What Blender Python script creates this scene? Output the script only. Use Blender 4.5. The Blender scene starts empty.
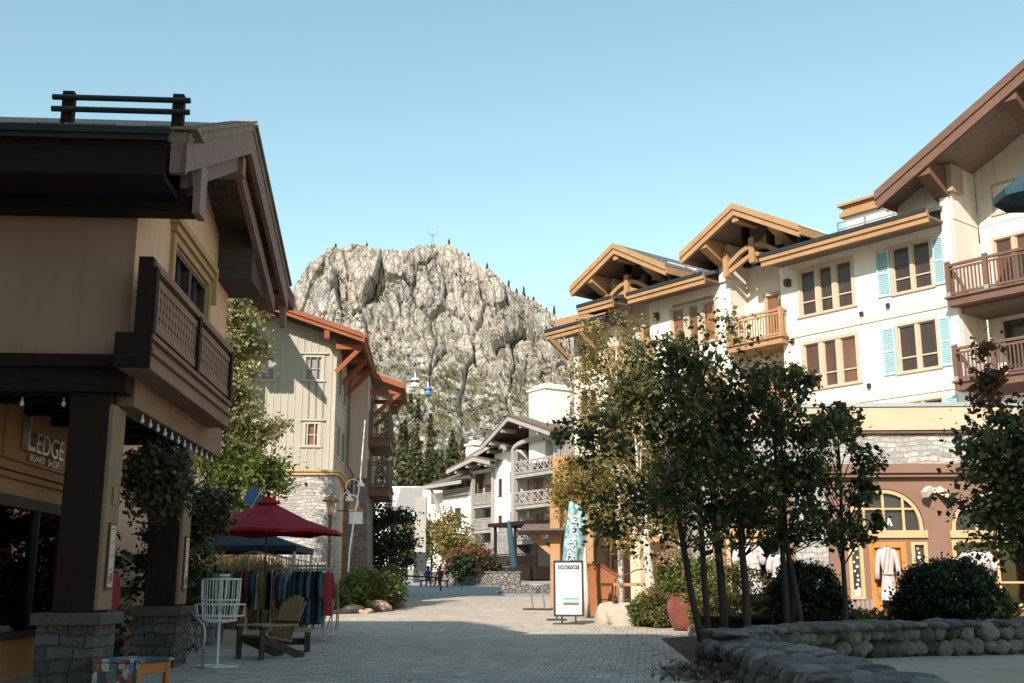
import bpy, bmesh, math, random
import numpy as np
from mathutils import Vector, Matrix, Euler
C = bpy.context.scene.collection
SC = bpy.context.scene
EXPO = 0.5
PI = math.pi
rad = math.radians
random.seed(7)

# ------------------------------------------------------------------ camera geometry (metres, X right, Y forward)
CAMF, CAMP, CAMZ = 1100.0, rad(12.5), 1.5
def ray(u, v):
    k = 341.5 - v
    return (u - 512.0, CAMF*math.cos(CAMP) - k*math.sin(CAMP), CAMF*math.sin(CAMP) + k*math.cos(CAMP))
def at_depth(u, v, Y):
    r = ray(u, v); t = Y/r[1]
    return Vector((r[0]*t, Y, CAMZ + r[2]*t))
def gz(y):                                   # height of the ground, which climbs away from the viewer
    if y <= 45: return 0.012*y
    if y <= 110: return 0.54 + 0.03*(y-45)
    return 2.49 + 0.05*(y-110)
class Frame:                                 # x along a facade, y into the building, z up
    def __init__(s, ox, oy, deg):
        s.ox, s.oy, s.a = ox, oy, rad(deg); s.c, s.n = math.cos(s.a), math.sin(s.a)
    def on(s, u, v, y):                      # local (x, z) of a sight line on the plane y
        r = ray(u, v)
        t = (y - s.n*s.ox + s.c*s.oy)/(-s.n*r[0] + s.c*r[1])
        X, Y = r[0]*t - s.ox, r[1]*t - s.oy
        return X*s.c + Y*s.n, CAMZ + r[2]*t
    def w(s, x, y, z=0):
        return Vector((s.ox + x*s.c - y*s.n, s.oy + x*s.n + y*s.c, z))

# ------------------------------------------------------------------ tagging
def thing(name, label, cat, loc=(0,0,0), rz=0.0, group=None):
    o = bpy.data.objects.new(name, None); C.objects.link(o)
    o.location = loc; o.rotation_euler = (0,0,rz); o.empty_display_size = 0.2
    o['label'] = label; o['category'] = cat
    if group: o['group'] = group
    return o
def tag(o, label, cat, group=None):
    o['label'] = label; o['category'] = cat
    if group: o['group'] = group
    return o
def copy_tree(o, loc, rz=0.0, label=None, parent=None):
    c = o.copy(); C.objects.link(c)
    if parent is None:
        c.location = loc; c.rotation_euler = (0,0,rz)
        if label: c['label'] = label
    else: c.parent = parent
    for ch in list(o.children): copy_tree(ch, None, 0, None, c)
    return c

# ------------------------------------------------------------------ mesh builder
class MB:
    def __init__(s): s.v=[]; s.f=[]; s.m=[]
    def add(s, vs, fs, mi=0):
        b=len(s.v); s.v += [tuple(p) for p in vs]
        s.f += [tuple(b+i for i in f) for f in fs]; s.m += [mi]*len(fs)
        return s
    def box(s, x0,x1,y0,y1,z0,z1, mi=0):
        if x0>x1: x0,x1=x1,x0
        if y0>y1: y0,y1=y1,y0
        if z0>z1: z0,z1=z1,z0
        return s.add([(x0,y0,z0),(x1,y0,z0),(x1,y1,z0),(x0,y1,z0),(x0,y0,z1),(x1,y0,z1),(x1,y1,z1),(x0,y1,z1)],
              [(0,3,2,1),(4,5,6,7),(0,1,5,4),(1,2,6,5),(2,3,7,6),(3,0,4,7)], mi)
    def quad(s, a,b,c,d, mi=0): return s.add([a,b,c,d],[(0,1,2,3)],mi)
    def prism_y(s, pts, y0, y1, mi=0):       # polygon in (x,z), counter-clockwise seen from the front
        n=len(pts)
        vs=[(x,y0,z) for x,z in pts]+[(x,y1,z) for x,z in pts]
        fs=[tuple(range(n)), tuple(range(2*n-1,n-1,-1))]
        for i in range(n):
            j=(i+1)%n; fs.append((i, n+i, n+j, j))
        return s.add(vs,fs,mi)
    def prism_x(s, pts, x0, x1, mi=0):       # polygon in (y,z)
        n=len(pts)
        vs=[(x0,y,z) for y,z in pts]+[(x1,y,z) for y,z in pts]
        fs=[tuple(range(n-1,-1,-1)), tuple(range(n,2*n))]
        for i in range(n):
            j=(i+1)%n; fs.append((i, j, n+j, n+i))
        return s.add(vs,fs,mi)
    def prism_z(s, pts, z0, z1, mi=0):
        n=len(pts)
        vs=[(x,y,z0) for x,y in pts]+[(x,y,z1) for x,y in pts]
        fs=[tuple(range(n-1,-1,-1)), tuple(range(n,2*n))]
        for i in range(n):
            j=(i+1)%n; fs.append((i, j, n+j, n+i))
        return s.add(vs,fs,mi)
    def beam(s, p, q, w, h, mi=0, up=(0,0,1)):
        p,q=Vector(p),Vector(q); d=(q-p).normalized(); u=Vector(up)
        if abs(d.dot(u))>0.99: u=Vector((0,1,0))
        a=d.cross(u).normalized()*(w/2); b=a.cross(d).normalized()*(h/2)
        vs=[p-a-b,p+a-b,p+a+b,p-a+b,q-a-b,q+a-b,q+a+b,q-a+b]
        return s.add(vs,[(0,1,2,3),(7,6,5,4),(0,4,5,1),(1,5,6,2),(2,6,7,3),(3,7,4,0)],mi)
    def tube(s, pts, rs, n=8, mi=0, caps=True):
        pts=[Vector(p) for p in pts]
        if not hasattr(rs,'__len__'): rs=[rs]*len(pts)
        vs=[]; fs=[]; prev=None
        for i,p in enumerate(pts):
            d=(pts[min(i+1,len(pts)-1)]-pts[max(i-1,0)]).normalized()
            if prev is None:
                u=Vector((0,0,1)) if abs(d.z)<0.9 else Vector((1,0,0))
                a=d.cross(u).normalized()
            else: a=(prev-d*prev.dot(d)).normalized()
            prev=a; b=d.cross(a)
            for k in range(n):
                t=2*PI*k/n; vs.append(p+(a*math.cos(t)+b*math.sin(t))*rs[i])
        for i in range(len(pts)-1):
            for k in range(n):
                k2=(k+1)%n; fs.append((i*n+k, i*n+k2, (i+1)*n+k2, (i+1)*n+k))
        if caps:
            fs.append(tuple(range(n-1,-1,-1))); fs.append(tuple(range((len(pts)-1)*n, len(pts)*n)))
        return s.add(vs,fs,mi)
    def lathe(s, prof, c=(0,0,0), n=16, mi=0, wob=0.0, seed=0):
        vs=[]; fs=[]; rr=random.Random(seed)
        ph=[1+wob*math.sin(3*2*PI*k/n+seed)+wob*rr.uniform(-1,1) for k in range(n)]
        for r,z in prof:
            for k in range(n):
                t=2*PI*k/n; vs.append((c[0]+r*ph[k]*math.cos(t), c[1]+r*ph[k]*math.sin(t), c[2]+z))
        for i in range(len(prof)-1):
            for k in range(n):
                k2=(k+1)%n; fs.append((i*n+k, i*n+k2, (i+1)*n+k2, (i+1)*n+k))
        fs.append(tuple(range(n-1,-1,-1))); fs.append(tuple(range((len(prof)-1)*n, len(prof)*n)))
        return s.add(vs,fs,mi)
    def ring(s, c, R, r, axis='z', n=20, k=6, mi=0):
        pts=[]
        for i in range(n+1):
            t=2*PI*i/n
            if axis=='z': pts.append((c[0]+R*math.cos(t),c[1]+R*math.sin(t),c[2]))
            elif axis=='y': pts.append((c[0]+R*math.cos(t),c[1],c[2]+R*math.sin(t)))
        return s.tube(pts,r,k,mi,caps=False)
    def rock(s, c, r, seed, sub=2, squash=(1,1,0.75), rough=0.22, mi=0):
        bm=bmesh.new(); bmesh.ops.create_icosphere(bm, subdivisions=sub, radius=1.0)
        rr=random.Random(seed); ax=[(Vector((rr.gauss(0,1),rr.gauss(0,1),rr.gauss(0,1))).normalized(), rr.uniform(0.62,0.95)) for _ in range(9)]
        vs=[]
        for v in bm.verts:
            p=v.co.copy()
            for a,h in ax:
                d=p.dot(a)
                if d>h: p-=a*(d-h)*0.85
            p*= 1+rough*0.35*math.sin(p.x*5+seed)*math.sin(p.y*4.3+seed*2)*math.sin(p.z*4.7)
            vs.append((c[0]+p.x*r*squash[0], c[1]+p.y*r*squash[1], c[2]+p.z*r*squash[2]))
        bm.verts.index_update()
        fs=[tuple(v.index for v in f.verts) for f in bm.faces]; bm.free()
        return s.add(vs,fs,mi)
    def build(s, name, mats, parent=None, smooth=False, bevel=0.0, loc=None, rz=0.0):
        me=bpy.data.meshes.new(name); me.from_pydata(s.v,[],s.f)
        if not isinstance(mats,(list,tuple)): mats=[mats]
        for m in mats: me.materials.append(m)
        if len(mats)>1: me.polygons.foreach_set('material_index', s.m)
        if smooth: me.polygons.foreach_set('use_smooth',[True]*len(me.polygons))
        me.update()
        o=bpy.data.objects.new(name,me); C.objects.link(o)
        if parent: o.parent=parent
        if loc is not None: o.location=loc; o.rotation_euler=(0,0,rz)
        if bevel>0:
            b=o.modifiers.new('Bevel','BEVEL'); b.width=bevel; b.segments=1; b.limit_method='ANGLE'
        return o

def np_mesh(name, V, F, mat, parent=None, smooth=False):      # V (n,3); F (m,k) int
    me=bpy.data.meshes.new(name); k=F.shape[1]
    me.vertices.add(len(V)); me.vertices.foreach_set('co', V.astype(np.float32).ravel())
    me.loops.add(F.size); me.loops.foreach_set('vertex_index', F.astype(np.int32).ravel())
    me.polygons.add(len(F)); me.polygons.foreach_set('loop_start', np.arange(0,F.size,k,dtype=np.int32))
    me.polygons.foreach_set('loop_total', np.full(len(F),k,dtype=np.int32))
    if smooth: me.polygons.foreach_set('use_smooth', np.ones(len(F),dtype=bool))
    me.materials.append(mat); me.update(calc_edges=True); me.validate()
    o=bpy.data.objects.new(name,me); C.objects.link(o)
    if parent: o.parent=parent
    return o

# ------------------------------------------------------------------ materials
MATS={}
HH=27.2
class NT:
    def __init__(s,name):
        s.m=bpy.data.materials.new(name); s.m.use_nodes=True; s.t=s.m.node_tree; s.b=s.t.nodes['Principled BSDF']
    def n(s,typ,**kw):
        nd=s.t.nodes.new('ShaderNode'+typ)
        for k,v in kw.items():
            if k.startswith('i_'):
                key=k[2:].replace('_',' '); nd.inputs[key].default_value=v
            else: setattr(nd,k,v)
        return nd
    def l(s,a,b): s.t.links.new(a,b)
    def ramp(s, fac, stops, interp='LINEAR'):
        r=s.n('ValToRGB'); r.color_ramp.interpolation=interp
        e=r.color_ramp.elements
        while len(e)<len(stops): e.new(0.5)
        for i,(p,c) in enumerate(stops): e[i].position=p; e[i].color=(*c,1)
        s.l(fac,r.inputs[0]); return r.outputs[0]
    def mix(s, fac, a, b, mode='MIX'):
        x=s.n('MixRGB',blend_type=mode)
        for i,v in ((0,fac),(1,a),(2,b)):
            if hasattr(v,'is_linked'): s.l(v,x.inputs[i])
            elif i==0: x.inputs[0].default_value=v
            else: x.inputs[i].default_value=(*v,1)
        return x.outputs[0]
    def math(s, op, a, b=0.0):
        x=s.n('Math',operation=op)
        for i,v in ((0,a),(1,b)):
            if hasattr(v,'is_linked'): s.l(v,x.inputs[i])
            else: x.inputs[i].default_value=v
        return x.outputs[0]
    def bump(s, h, strength=0.3, dist=0.02):
        b=s.n('Bump'); b.inputs['Strength'].default_value=strength; b.inputs['Distance'].default_value=dist
        s.l(h,b.inputs['Height']); s.l(b.outputs[0],s.b.inputs['Normal'])
    def coord(s, scale=(1,1,1), kind='Object'):
        tc=s.n('TexCoord'); mp=s.n('Mapping'); mp.inputs['Scale'].default_value=scale
        s.l(tc.outputs[kind],mp.inputs[0]); return mp.outputs[0]
    def noise(s, vec, scale, detail=4, rough=0.55):
        x=s.n('TexNoise'); x.inputs['Scale'].default_value=scale; x.inputs['Detail'].default_value=detail; x.inputs['Roughness'].default_value=rough
        s.l(vec,x.inputs['Vector']); return x.outputs['Fac']
    def wallvec(s):                           # (x+y, z): runs round the vertical faces of a wall
        tc=s.n('TexCoord'); sp=s.n('SeparateXYZ'); s.l(tc.outputs['Object'],sp.inputs[0])
        cb=s.n('CombineXYZ'); s.l(s.math('ADD',sp.outputs[0],sp.outputs[1]),cb.inputs[0]); s.l(sp.outputs[2],cb.inputs[1])
        return cb.outputs[0]
    def rand(s):
        return s.n('NewGeometry').outputs['Random Per Island']
def sc(c,k): return tuple(min(1,max(0,x*k)) for x in c)

def m_plain(name, col, rough=0.7, var=0.18, scale=3.0, bump=0.15, metal=0.0, spec=0.5, bscale=40):
    if name in MATS: return MATS[name]
    t=NT(name); v=t.coord()
    f=t.noise(v,scale,5); f2=t.noise(v,scale*9,3)
    c=t.ramp(f,[(0.3,sc(col,1-var)),(0.7,sc(col,1+var))])
    c=t.mix(0.25,c,t.ramp(f2,[(0.3,sc(col,1-var*1.3)),(0.7,sc(col,1+var*1.3))]))
    t.l(c,t.b.inputs['Base Color']); t.b.inputs['Roughness'].default_value=rough; t.b.inputs['Metallic'].default_value=metal
    t.b.inputs['Specular IOR Level'].default_value=spec
    if bump>0: t.bump(t.noise(v,bscale,4),bump,0.01)
    MATS[name]=t.m; return t.m
def m_wood(name, col, axis='x', rough=0.7, var=0.35, plank=0.0):
    if name in MATS: return MATS[name]
    t=NT(name); s={'x':(1.2,14,14),'y':(14,1.2,14),'z':(14,14,1.2)}[axis]
    v=t.coord(s); f=t.noise(v,1.6,6,0.65); g=t.noise(t.coord(),0.9,3)
    c=t.ramp(f,[(0.25,sc(col,1-var)),(0.75,sc(col,1+var))]); c=t.mix(0.35,c,t.ramp(g,[(0.3,sc(col,0.7)),(0.7,sc(col,1.25))]))
    t.l(c,t.b.inputs['Base Color']); t.b.inputs['Roughness'].default_value=rough; t.b.inputs['Specular IOR Level'].default_value=0.12
    t.bump(f,0.3,0.008); MATS[name]=t.m; return t.m
def m_stucco(name, col, streak=True):
    t=NT(name); v=t.coord(); f=t.noise(v,0.6,5); st=t.noise(t.coord((2.2,2.2,0.18)),1.5,5)
    c=t.ramp(f,[(0.3,sc(col,0.9)),(0.7,sc(col,1.06))]); c=t.mix(0.5 if streak else 0.0,c,t.ramp(st,[(0.28,sc(col,0.66)),(0.46,sc(col,0.95)),(0.65,sc(col,1.04))]))
    t.l(c,t.b.inputs['Base Color']); t.b.inputs['Roughness'].default_value=0.9
    t.bump(t.noise(v,55,4,0.7),0.35,0.012); MATS[name]=t.m; return t.m
def m_stone(name, cols, mortar, w=0.55, h=0.22, jit=0.12):
    t=NT(name); wv=t.wallvec()
    nz=t.n('TexNoise'); nz.inputs['Scale'].default_value=1.7; nz.inputs['Detail'].default_value=2; t.l(wv,nz.inputs['Vector'])
    sub=t.n('VectorMath',operation='SUBTRACT'); t.l(nz.outputs['Color'],sub.inputs[0]); sub.inputs[1].default_value=(0.5,0.5,0.5)
    scl=t.n('VectorMath',operation='SCALE'); t.l(sub.outputs[0],scl.inputs[0]); scl.inputs['Scale'].default_value=jit*2
    ad=t.n('VectorMath',operation='ADD'); t.l(wv,ad.inputs[0]); t.l(scl.outputs[0],ad.inputs[1])
    def brick(bw,bh,off):
        b=t.n('TexBrick'); b.offset=off; b.squash=0.7; b.squash_frequency=3
        b.inputs['Scale'].default_value=1; b.inputs['Brick Width'].default_value=bw; b.inputs['Row Height'].default_value=bh
        b.inputs['Mortar Size'].default_value=0.014; b.inputs['Mortar Smooth'].default_value=0.4
        b.inputs['Color1'].default_value=(0,0,0,1); b.inputs['Color2'].default_value=(1,1,1,1); b.inputs['Mortar'].default_value=(0.5,0.5,0.5,1)
        t.l(ad.outputs[0],b.inputs['Vector']); return b
    b=brick(w,h,0.37)
    fine=t.noise(t.coord(),9,6,0.65)
    c=t.ramp(b.outputs['Color'],[(i/(len(cols)-1),x) for i,x in enumerate(cols)])
    c=t.mix(0.55,c,t.ramp(fine,[(0.25,sc(cols[0],0.6)),(0.75,sc(cols[-1],1.15))]))
    c=t.mix(b.outputs['Fac'],c,mortar)
    t.l(c,t.b.inputs['Base Color']); t.b.inputs['Roughness'].default_value=0.9
    hgt=t.math('ADD',t.math('MULTIPLY',b.outputs['Fac'],-1.3),t.math('MULTIPLY',fine,0.9))
    t.bump(hgt,0.9,0.05); MATS[name]=t.m; return t.m
def m_rubble(name, cols, scale=3.2):             # round field stones
    t=NT(name); v=t.coord((1,1,1.25))
    vo=t.n('TexVoronoi',feature='F1'); vo.inputs['Scale'].default_value=scale; vo.inputs['Randomness'].default_value=0.9; t.l(v,vo.inputs['Vector'])
    ve=t.n('TexVoronoi',feature='DISTANCE_TO_EDGE'); ve.inputs['Scale'].default_value=scale; ve.inputs['Randomness'].default_value=0.9; t.l(v,ve.inputs['Vector'])
    sp=t.n('SeparateColor'); t.l(vo.outputs['Color'],sp.inputs[0])
    fine=t.noise(t.coord(),14,6,0.65)
    c=t.ramp(sp.outputs[0],[(i/(len(cols)-1),x) for i,x in enumerate(cols)])
    c=t.mix(0.4,c,t.ramp(fine,[(0.3,sc(cols[0],0.7)),(0.7,sc(cols[-1],1.2))]))
    e=t.ramp(ve.outputs['Distance'],[(0.0,(0,0,0)),(0.09,(1,1,1))])
    c=t.mix(e,sc(cols[0],0.45),c)
    t.l(c,t.b.inputs['Base Color']); t.b.inputs['Roughness'].default_value=0.92
    t.bump(t.math('ADD',e,t.math('MULTIPLY',fine,0.5)),0.9,0.05); MATS[name]=t.m; return t.m
def m_shingle(name, col, run='x'):
    t=NT(name); v=t.coord({'x':(1,5,5),'y':(5,1,5)}[run]); f=t.noise(t.coord((9,9,2)),1.0,3)
    wv=t.n('TexBrick'); wv.inputs['Scale'].default_value=1; wv.inputs['Brick Width'].default_value=0.3; wv.inputs['Row Height'].default_value=0.16; wv.inputs['Mortar Size'].default_value=0.012
    wv.inputs['Color1'].default_value=(*sc(col,0.75),1); wv.inputs['Color2'].default_value=(*sc(col,1.3),1); wv.inputs['Mortar'].default_value=(*sc(col,0.35),1)
    t.l(t.coord(),wv.inputs['Vector'])
    c=t.mix(0.4,wv.outputs['Color'],t.ramp(f,[(0.3,sc(col,0.6)),(0.7,sc(col,1.3))]))
    t.l(c,t.b.inputs['Base Color']); t.b.inputs['Roughness'].default_value=0.85; t.bump(t.noise(v,4,4),0.4,0.03)
    MATS[name]=t.m; return t.m
def m_pane(name, a, b, streaks=3.0):             # glass with drawn curtains or blinds behind it
    t=NT(name); f=t.noise(t.coord((streaks,streaks,0.25)),1.3,4); r=t.rand()
    c=t.mix(t.ramp(r,[(0.42,(0,0,0)),(0.5,(1,1,1))]), t.ramp(f,[(0.3,sc(a,0.5)),(0.7,sc(a,1.4))]), t.ramp(f,[(0.3,sc(b,0.55)),(0.7,sc(b,1.35))]))
    c=t.mix(1.0,c,t.ramp(r,[(0.0,(0.75,0.75,0.75)),(0.3,(1.25,1.25,1.25)),(0.6,(0.7,0.7,0.7)),(1.0,(1.2,1.15,1.1))]),'MULTIPLY')
    t.l(c,t.b.inputs['Base Color']); t.b.inputs['Roughness'].default_value=0.5; t.b.inputs['Coat Weight'].default_value=0.45; t.b.inputs['Coat Roughness'].default_value=0.02
    t.bump(t.noise(t.coord(),1.1,1),0.03,0.05); MATS[name]=t.m; return t.m
def m_clear(name):
    t=NT(name); tr=t.n('BsdfTransparent'); gl=t.n('BsdfGlossy'); gl.inputs['Roughness'].default_value=0.02; tr.inputs[0].default_value=(0.85,0.88,0.87,1)
    fr=t.n('Fresnel'); fr.inputs[0].default_value=1.5; mx=t.n('MixShader'); t.l(fr.outputs[0],mx.inputs[0]); t.l(tr.outputs[0],mx.inputs[1]); t.l(gl.outputs[0],mx.inputs[2])
    t.l(mx.outputs[0],t.t.nodes['Material Output'].inputs[0]); MATS[name]=t.m; return t.m
def m_leaf(name, cols, trans=0.3, rough=0.55):
    t=NT(name); r=t.rand(); c=t.ramp(r,[(i/(len(cols)-1),x) for i,x in enumerate(cols)])
    t.l(c,t.b.inputs['Base Color']); t.b.inputs['Roughness'].default_value=rough; t.b.inputs['Specular IOR Level'].default_value=0.3
    tl=t.n('BsdfTranslucent'); t.l(c,tl.inputs[0]); mx=t.n('MixShader'); mx.inputs[0].default_value=trans
    t.l(t.b.outputs[0],mx.inputs[1]); t.l(tl.outputs[0],mx.inputs[2]); t.l(mx.outputs[0],t.t.nodes['Material Output'].inputs[0])
    MATS[name]=t.m; return t.m

cream   = m_stucco('cream_stucco',(0.80,0.715,0.62))
peach   = m_stucco('bounce_lit_peach_stucco',(0.84,0.50,0.32))  # peach brightened so the lane wall carries bounced light in its colour
white_s = m_stucco('white_stucco',(0.80,0.75,0.66))
trim_cr = m_plain('cream_trim',(0.66,0.52,0.36),0.8,0.1)
tanwood = m_wood('honey_timber',(0.40,0.235,0.12),'x')
tanwood_z = m_wood('honey_timber_upright',(0.40,0.235,0.12),'z')
brownw  = m_wood('brown_timber',(0.17,0.095,0.07),'x')
brownz  = m_wood('brown_timber_upright',(0.17,0.095,0.07),'z')
mauvew  = m_wood('faded_brown_timber',(0.30,0.165,0.115),'y')
darkw   = m_wood('dark_stained_timber',(0.026,0.016,0.013),'x')
darkz   = m_wood('dark_stained_post',(0.030,0.018,0.014),'z')
redwood = m_wood('rust_red_timber',(0.29,0.095,0.048),'x')
redwood_y = m_wood('rust_red_timber_long',(0.29,0.095,0.048),'y')
greyw   = m_wood('grey_timber',(0.30,0.27,0.25),'z')
greyrail= m_wood('grey_rail',(0.42,0.39,0.36),'x')
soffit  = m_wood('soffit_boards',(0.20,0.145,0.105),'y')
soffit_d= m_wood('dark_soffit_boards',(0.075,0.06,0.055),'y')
slate   = m_shingle('grey_roof_shingles',(0.11,0.105,0.11))
brroof  = m_shingle('brown_roof_shingles',(0.15,0.10,0.075))
tanroof = m_shingle('weathered_tan_shingles',(0.28,0.2,0.14))
siding  = m_stucco('sage_siding',(0.40,0.368,0.30))
sidingb = m_plain('sage_batten',(0.43,0.395,0.325),0.8,0.08)
stone_w = m_stone('pale_ashlar',[(0.17,0.165,0.16),(0.40,0.38,0.355),(0.64,0.60,0.55)],(0.36,0.335,0.31),0.42,0.13,0.16)
stone_g = m_stone('grey_ashlar',[(0.13,0.125,0.125),(0.23,0.22,0.21),(0.34,0.32,0.29)],(0.2,0.19,0.18),0.45,0.2)
stone_p = m_stone('plinth_stone',[(0.03,0.03,0.032),(0.085,0.078,0.072),(0.16,0.14,0.12)],(0.045,0.042,0.04),0.34,0.15)
stone_d = m_stone('dark_ashlar',[(0.09,0.085,0.09),(0.2,0.18,0.165),(0.33,0.28,0.24)],(0.12,0.11,0.1),0.4,0.17)
rubble  = m_rubble('field_stone',[(0.10,0.09,0.085),(0.20,0.18,0.165),(0.30,0.27,0.24)])
bluesh  = m_plain('pale_blue_paint',(0.37,0.545,0.57),0.6,0.07,2,0.05)
brownp  = m_plain('brown_shop_paint',(0.23,0.125,0.085),0.65,0.08,1.5,0.08)
ochre   = m_plain('ochre_paint',(0.50,0.30,0.12),0.6,0.1,2,0.06)
orangep = m_wood('orange_door_timber',(0.50,0.22,0.06),'z')
fascia_y= m_stucco('ochre_fascia_stucco',(0.60,0.43,0.295),False)
flash   = m_plain('grey_metal_flashing',(0.42,0.43,0.45),0.45,0.1,2,0.05,0.6)
metal_d = m_plain('dark_metal',(0.035,0.04,0.042),0.5,0.2,4,0.05,0.4)
metal_b = m_plain('bronze_metal',(0.10,0.055,0.035),0.55,0.2,4,0.05,0.3)
metal_s = m_plain('galvanised_steel',(0.42,0.43,0.44),0.4,0.15,6,0.05,0.7)
whitep  = m_plain('white_paint',(0.74,0.73,0.70),0.5,0.06,3,0.03)
winfr   = m_plain('taupe_window_frame',(0.50,0.40,0.29),0.6,0.08,3,0.04)
winfr_d = m_plain('dark_window_frame',(0.05,0.035,0.03),0.6,0.15,3,0.04)
pane_b  = m_pane('glass_brown_curtains',(0.016,0.012,0.010),(0.055,0.027,0.017))
pane_o  = m_pane('glass_amber_blinds',(0.36,0.165,0.055),(0.27,0.115,0.04),0.6)
pane_d  = m_pane('glass_dark',(0.012,0.013,0.014),(0.03,0.028,0.026))
pane_m  = m_pane('glass_rust_blinds',(0.16,0.075,0.04),(0.12,0.055,0.03),0.8)
pane_s  = m_pane('glass_pale_blue',(0.25,0.36,0.42),(0.36,0.33,0.34),0.5)  # pale blue and grey pane colours
clear   = m_clear('shop_glass')
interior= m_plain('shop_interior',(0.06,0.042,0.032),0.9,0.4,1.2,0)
concrete= m_plain('concrete',(0.36,0.33,0.29),0.9,0.12,1.5,0.15)
bark_d  = m_wood('aspen_bark',(0.20,0.185,0.155),'z',0.9,0.45)
bark_w  = m_wood('white_birch_bark',(0.55,0.50,0.42),'z',0.85,0.3)
bark_b  = m_wood('brown_bark',(0.10,0.075,0.055),'z',0.95,0.4)
# ------------------------------------------------------------------ camera, sun, sky
cam=bpy.data.cameras.new('camera'); co=bpy.data.objects.new('camera',cam); C.objects.link(co); SC.camera=co
co.location=(0,0,CAMZ); co.rotation_euler=(PI/2+CAMP,0,0)
cam.sensor_width=36; cam.lens=36*CAMF/1024; cam.clip_end=6000; cam.clip_start=0.1
SUN_AZ, SUN_EL = 22.0, 35.0            # light travels towards the right of the view axis by SUN_AZ
w=bpy.data.worlds.new('World'); SC.world=w; w.use_nodes=True
nt=w.node_tree; bg=nt.nodes['Background']
sky=nt.nodes.new('ShaderNodeTexSky'); sky.sky_type='NISHITA'; sky.sun_disc=False
sky.sun_elevation=rad(SUN_EL); sky.sun_rotation=rad(180+SUN_AZ); sky.altitude=1900; sky.air_density=2.0; sky.dust_density=1.0; sky.ozone_density=3.0
tint=nt.nodes.new('ShaderNodeMixRGB'); tint.blend_type='MULTIPLY'; tint.inputs[0].default_value=1; tint.inputs[2].default_value=(1.10,1.13,0.95,1)
nt.links.new(sky.outputs[0],tint.inputs[1]); nt.links.new(tint.outputs[0],bg.inputs[0]); bg.inputs[1].default_value=0.14
sl=bpy.data.lights.new('sun','SUN'); sl.energy=5.0; sl.angle=rad(0.53); sl.color=(1.0,0.905,0.80)
so=bpy.data.objects.new('sun',sl); C.objects.link(so)
_d=Vector((math.sin(rad(SUN_AZ))*math.cos(rad(SUN_EL)), math.cos(rad(SUN_AZ))*math.cos(rad(SUN_EL)), -math.sin(rad(SUN_EL))))
so.rotation_euler=_d.to_track_quat('-Z','Y').to_euler(); so.location=(-30,-60,60)
SC.view_settings.view_transform='Standard'; SC.view_settings.look='None'; SC.view_settings.gamma=1; SC.view_settings.exposure=EXPO
SC.cycles.max_bounces=6; SC.cycles.diffuse_bounces=3; SC.cycles.transparent_max_bounces=12; SC.cycles.use_denoising=True
SC.cycles.sample_clamp_indirect=6

# ------------------------------------------------------------------ ground
def sheet(name, xs, ys, mat, dz, inside=None):
    V=[(x,y,gz(y)+dz) for y in ys for x in xs]; nx=len(xs); F=[]
    for j in range(len(ys)-1):
        for i in range(nx-1):
            F.append((j*nx+i,j*nx+i+1,(j+1)*nx+i+1,(j+1)*nx+i))
    o=np_mesh(name,np.array(V,float),np.array(F),mat); o['kind']='structure'; return o
def m_paving():
    t=NT('brick_paving'); v=t.coord()
    b=t.n('TexBrick'); b.offset=0.5; b.inputs['Scale'].default_value=1; b.inputs['Brick Width'].default_value=0.24; b.inputs['Row Height'].default_value=0.15
    b.inputs['Mortar Size'].default_value=0.012; b.inputs['Mortar Smooth'].default_value=0.3
    b.inputs['Color1'].default_value=(0.41,0.35,0.285,1); b.inputs['Color2'].default_value=(0.66,0.565,0.46,1); b.inputs['Mortar'].default_value=(0.22,0.195,0.17,1)
    nz=t.n('TexNoise'); nz.inputs['Scale'].default_value=0.4; t.l(v,nz.inputs['Vector'])
    mp=t.n('Mapping'); mp.inputs['Rotation'].default_value=(0,0,rad(7)); t.l(v,mp.inputs[0]); t.l(mp.outputs[0],b.inputs['Vector'])
    st=t.noise(v,0.35,6,0.6); st2=t.noise(v,3.0,4)
    c=t.mix(0.8,b.outputs['Color'],t.ramp(st,[(0.3,(0.80,0.785,0.77)),(0.7,(1.1,1.09,1.08))]),'MULTIPLY')
    c=t.mix(0.5,c,t.ramp(st2,[(0.3,(0.75,0.75,0.75)),(0.7,(1.1,1.1,1.1))]),'MULTIPLY')
    t.l(c,t.b.inputs['Base Color']); t.b.inputs['Roughness'].default_value=0.85
    t.bump(t.math('ADD',t.math('MULTIPLY',b.outputs['Fac'],-1.0),t.math('MULTIPLY',t.noise(v,30,4),0.5)),0.6,0.02)
    return t.m
def arange(a,b,s): return list(np.arange(a,b+1e-6,s))
gm=m_plain('earth',(0.13,0.105,0.075),0.95,0.3,0.15,0.3,0,0.2,6)
sheet('ground', arange(-600,600,60), [-200,-100,-50,-20,0,20,45,60,80,110,150,200,300,400,600,900], gm, -0.02)
sheet('plaza_paving', arange(-30,34,4), [-30,-10,0,10,20,30,45,60,75], m_paving(), 0.0)
cw=m_plain('pale_concrete_walk',(0.40,0.335,0.26),0.85,0.12,0.8,0.2)
asph=m_plain('asphalt_lane',(0.30,0.28,0.255),0.9,0.15,0.6,0.2)
sheet('village_lane', arange(-22,6,4), [58,62,70,80,95,110,125], asph, 0.006)
def walk(name, pts, mat, dz):
    mb=MB(); mb.add([(x,y,gz(y)+dz) for x,y in pts],[tuple(range(len(pts)))]); o=mb.build(name,mat); o['kind']='structure'; return o
walk('garden_walk',[(4.1,4),(13,4),(13,21.5),(9.3,20.9),(5.6,19.9),(4.1,17.6)],cw,0.004)
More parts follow.
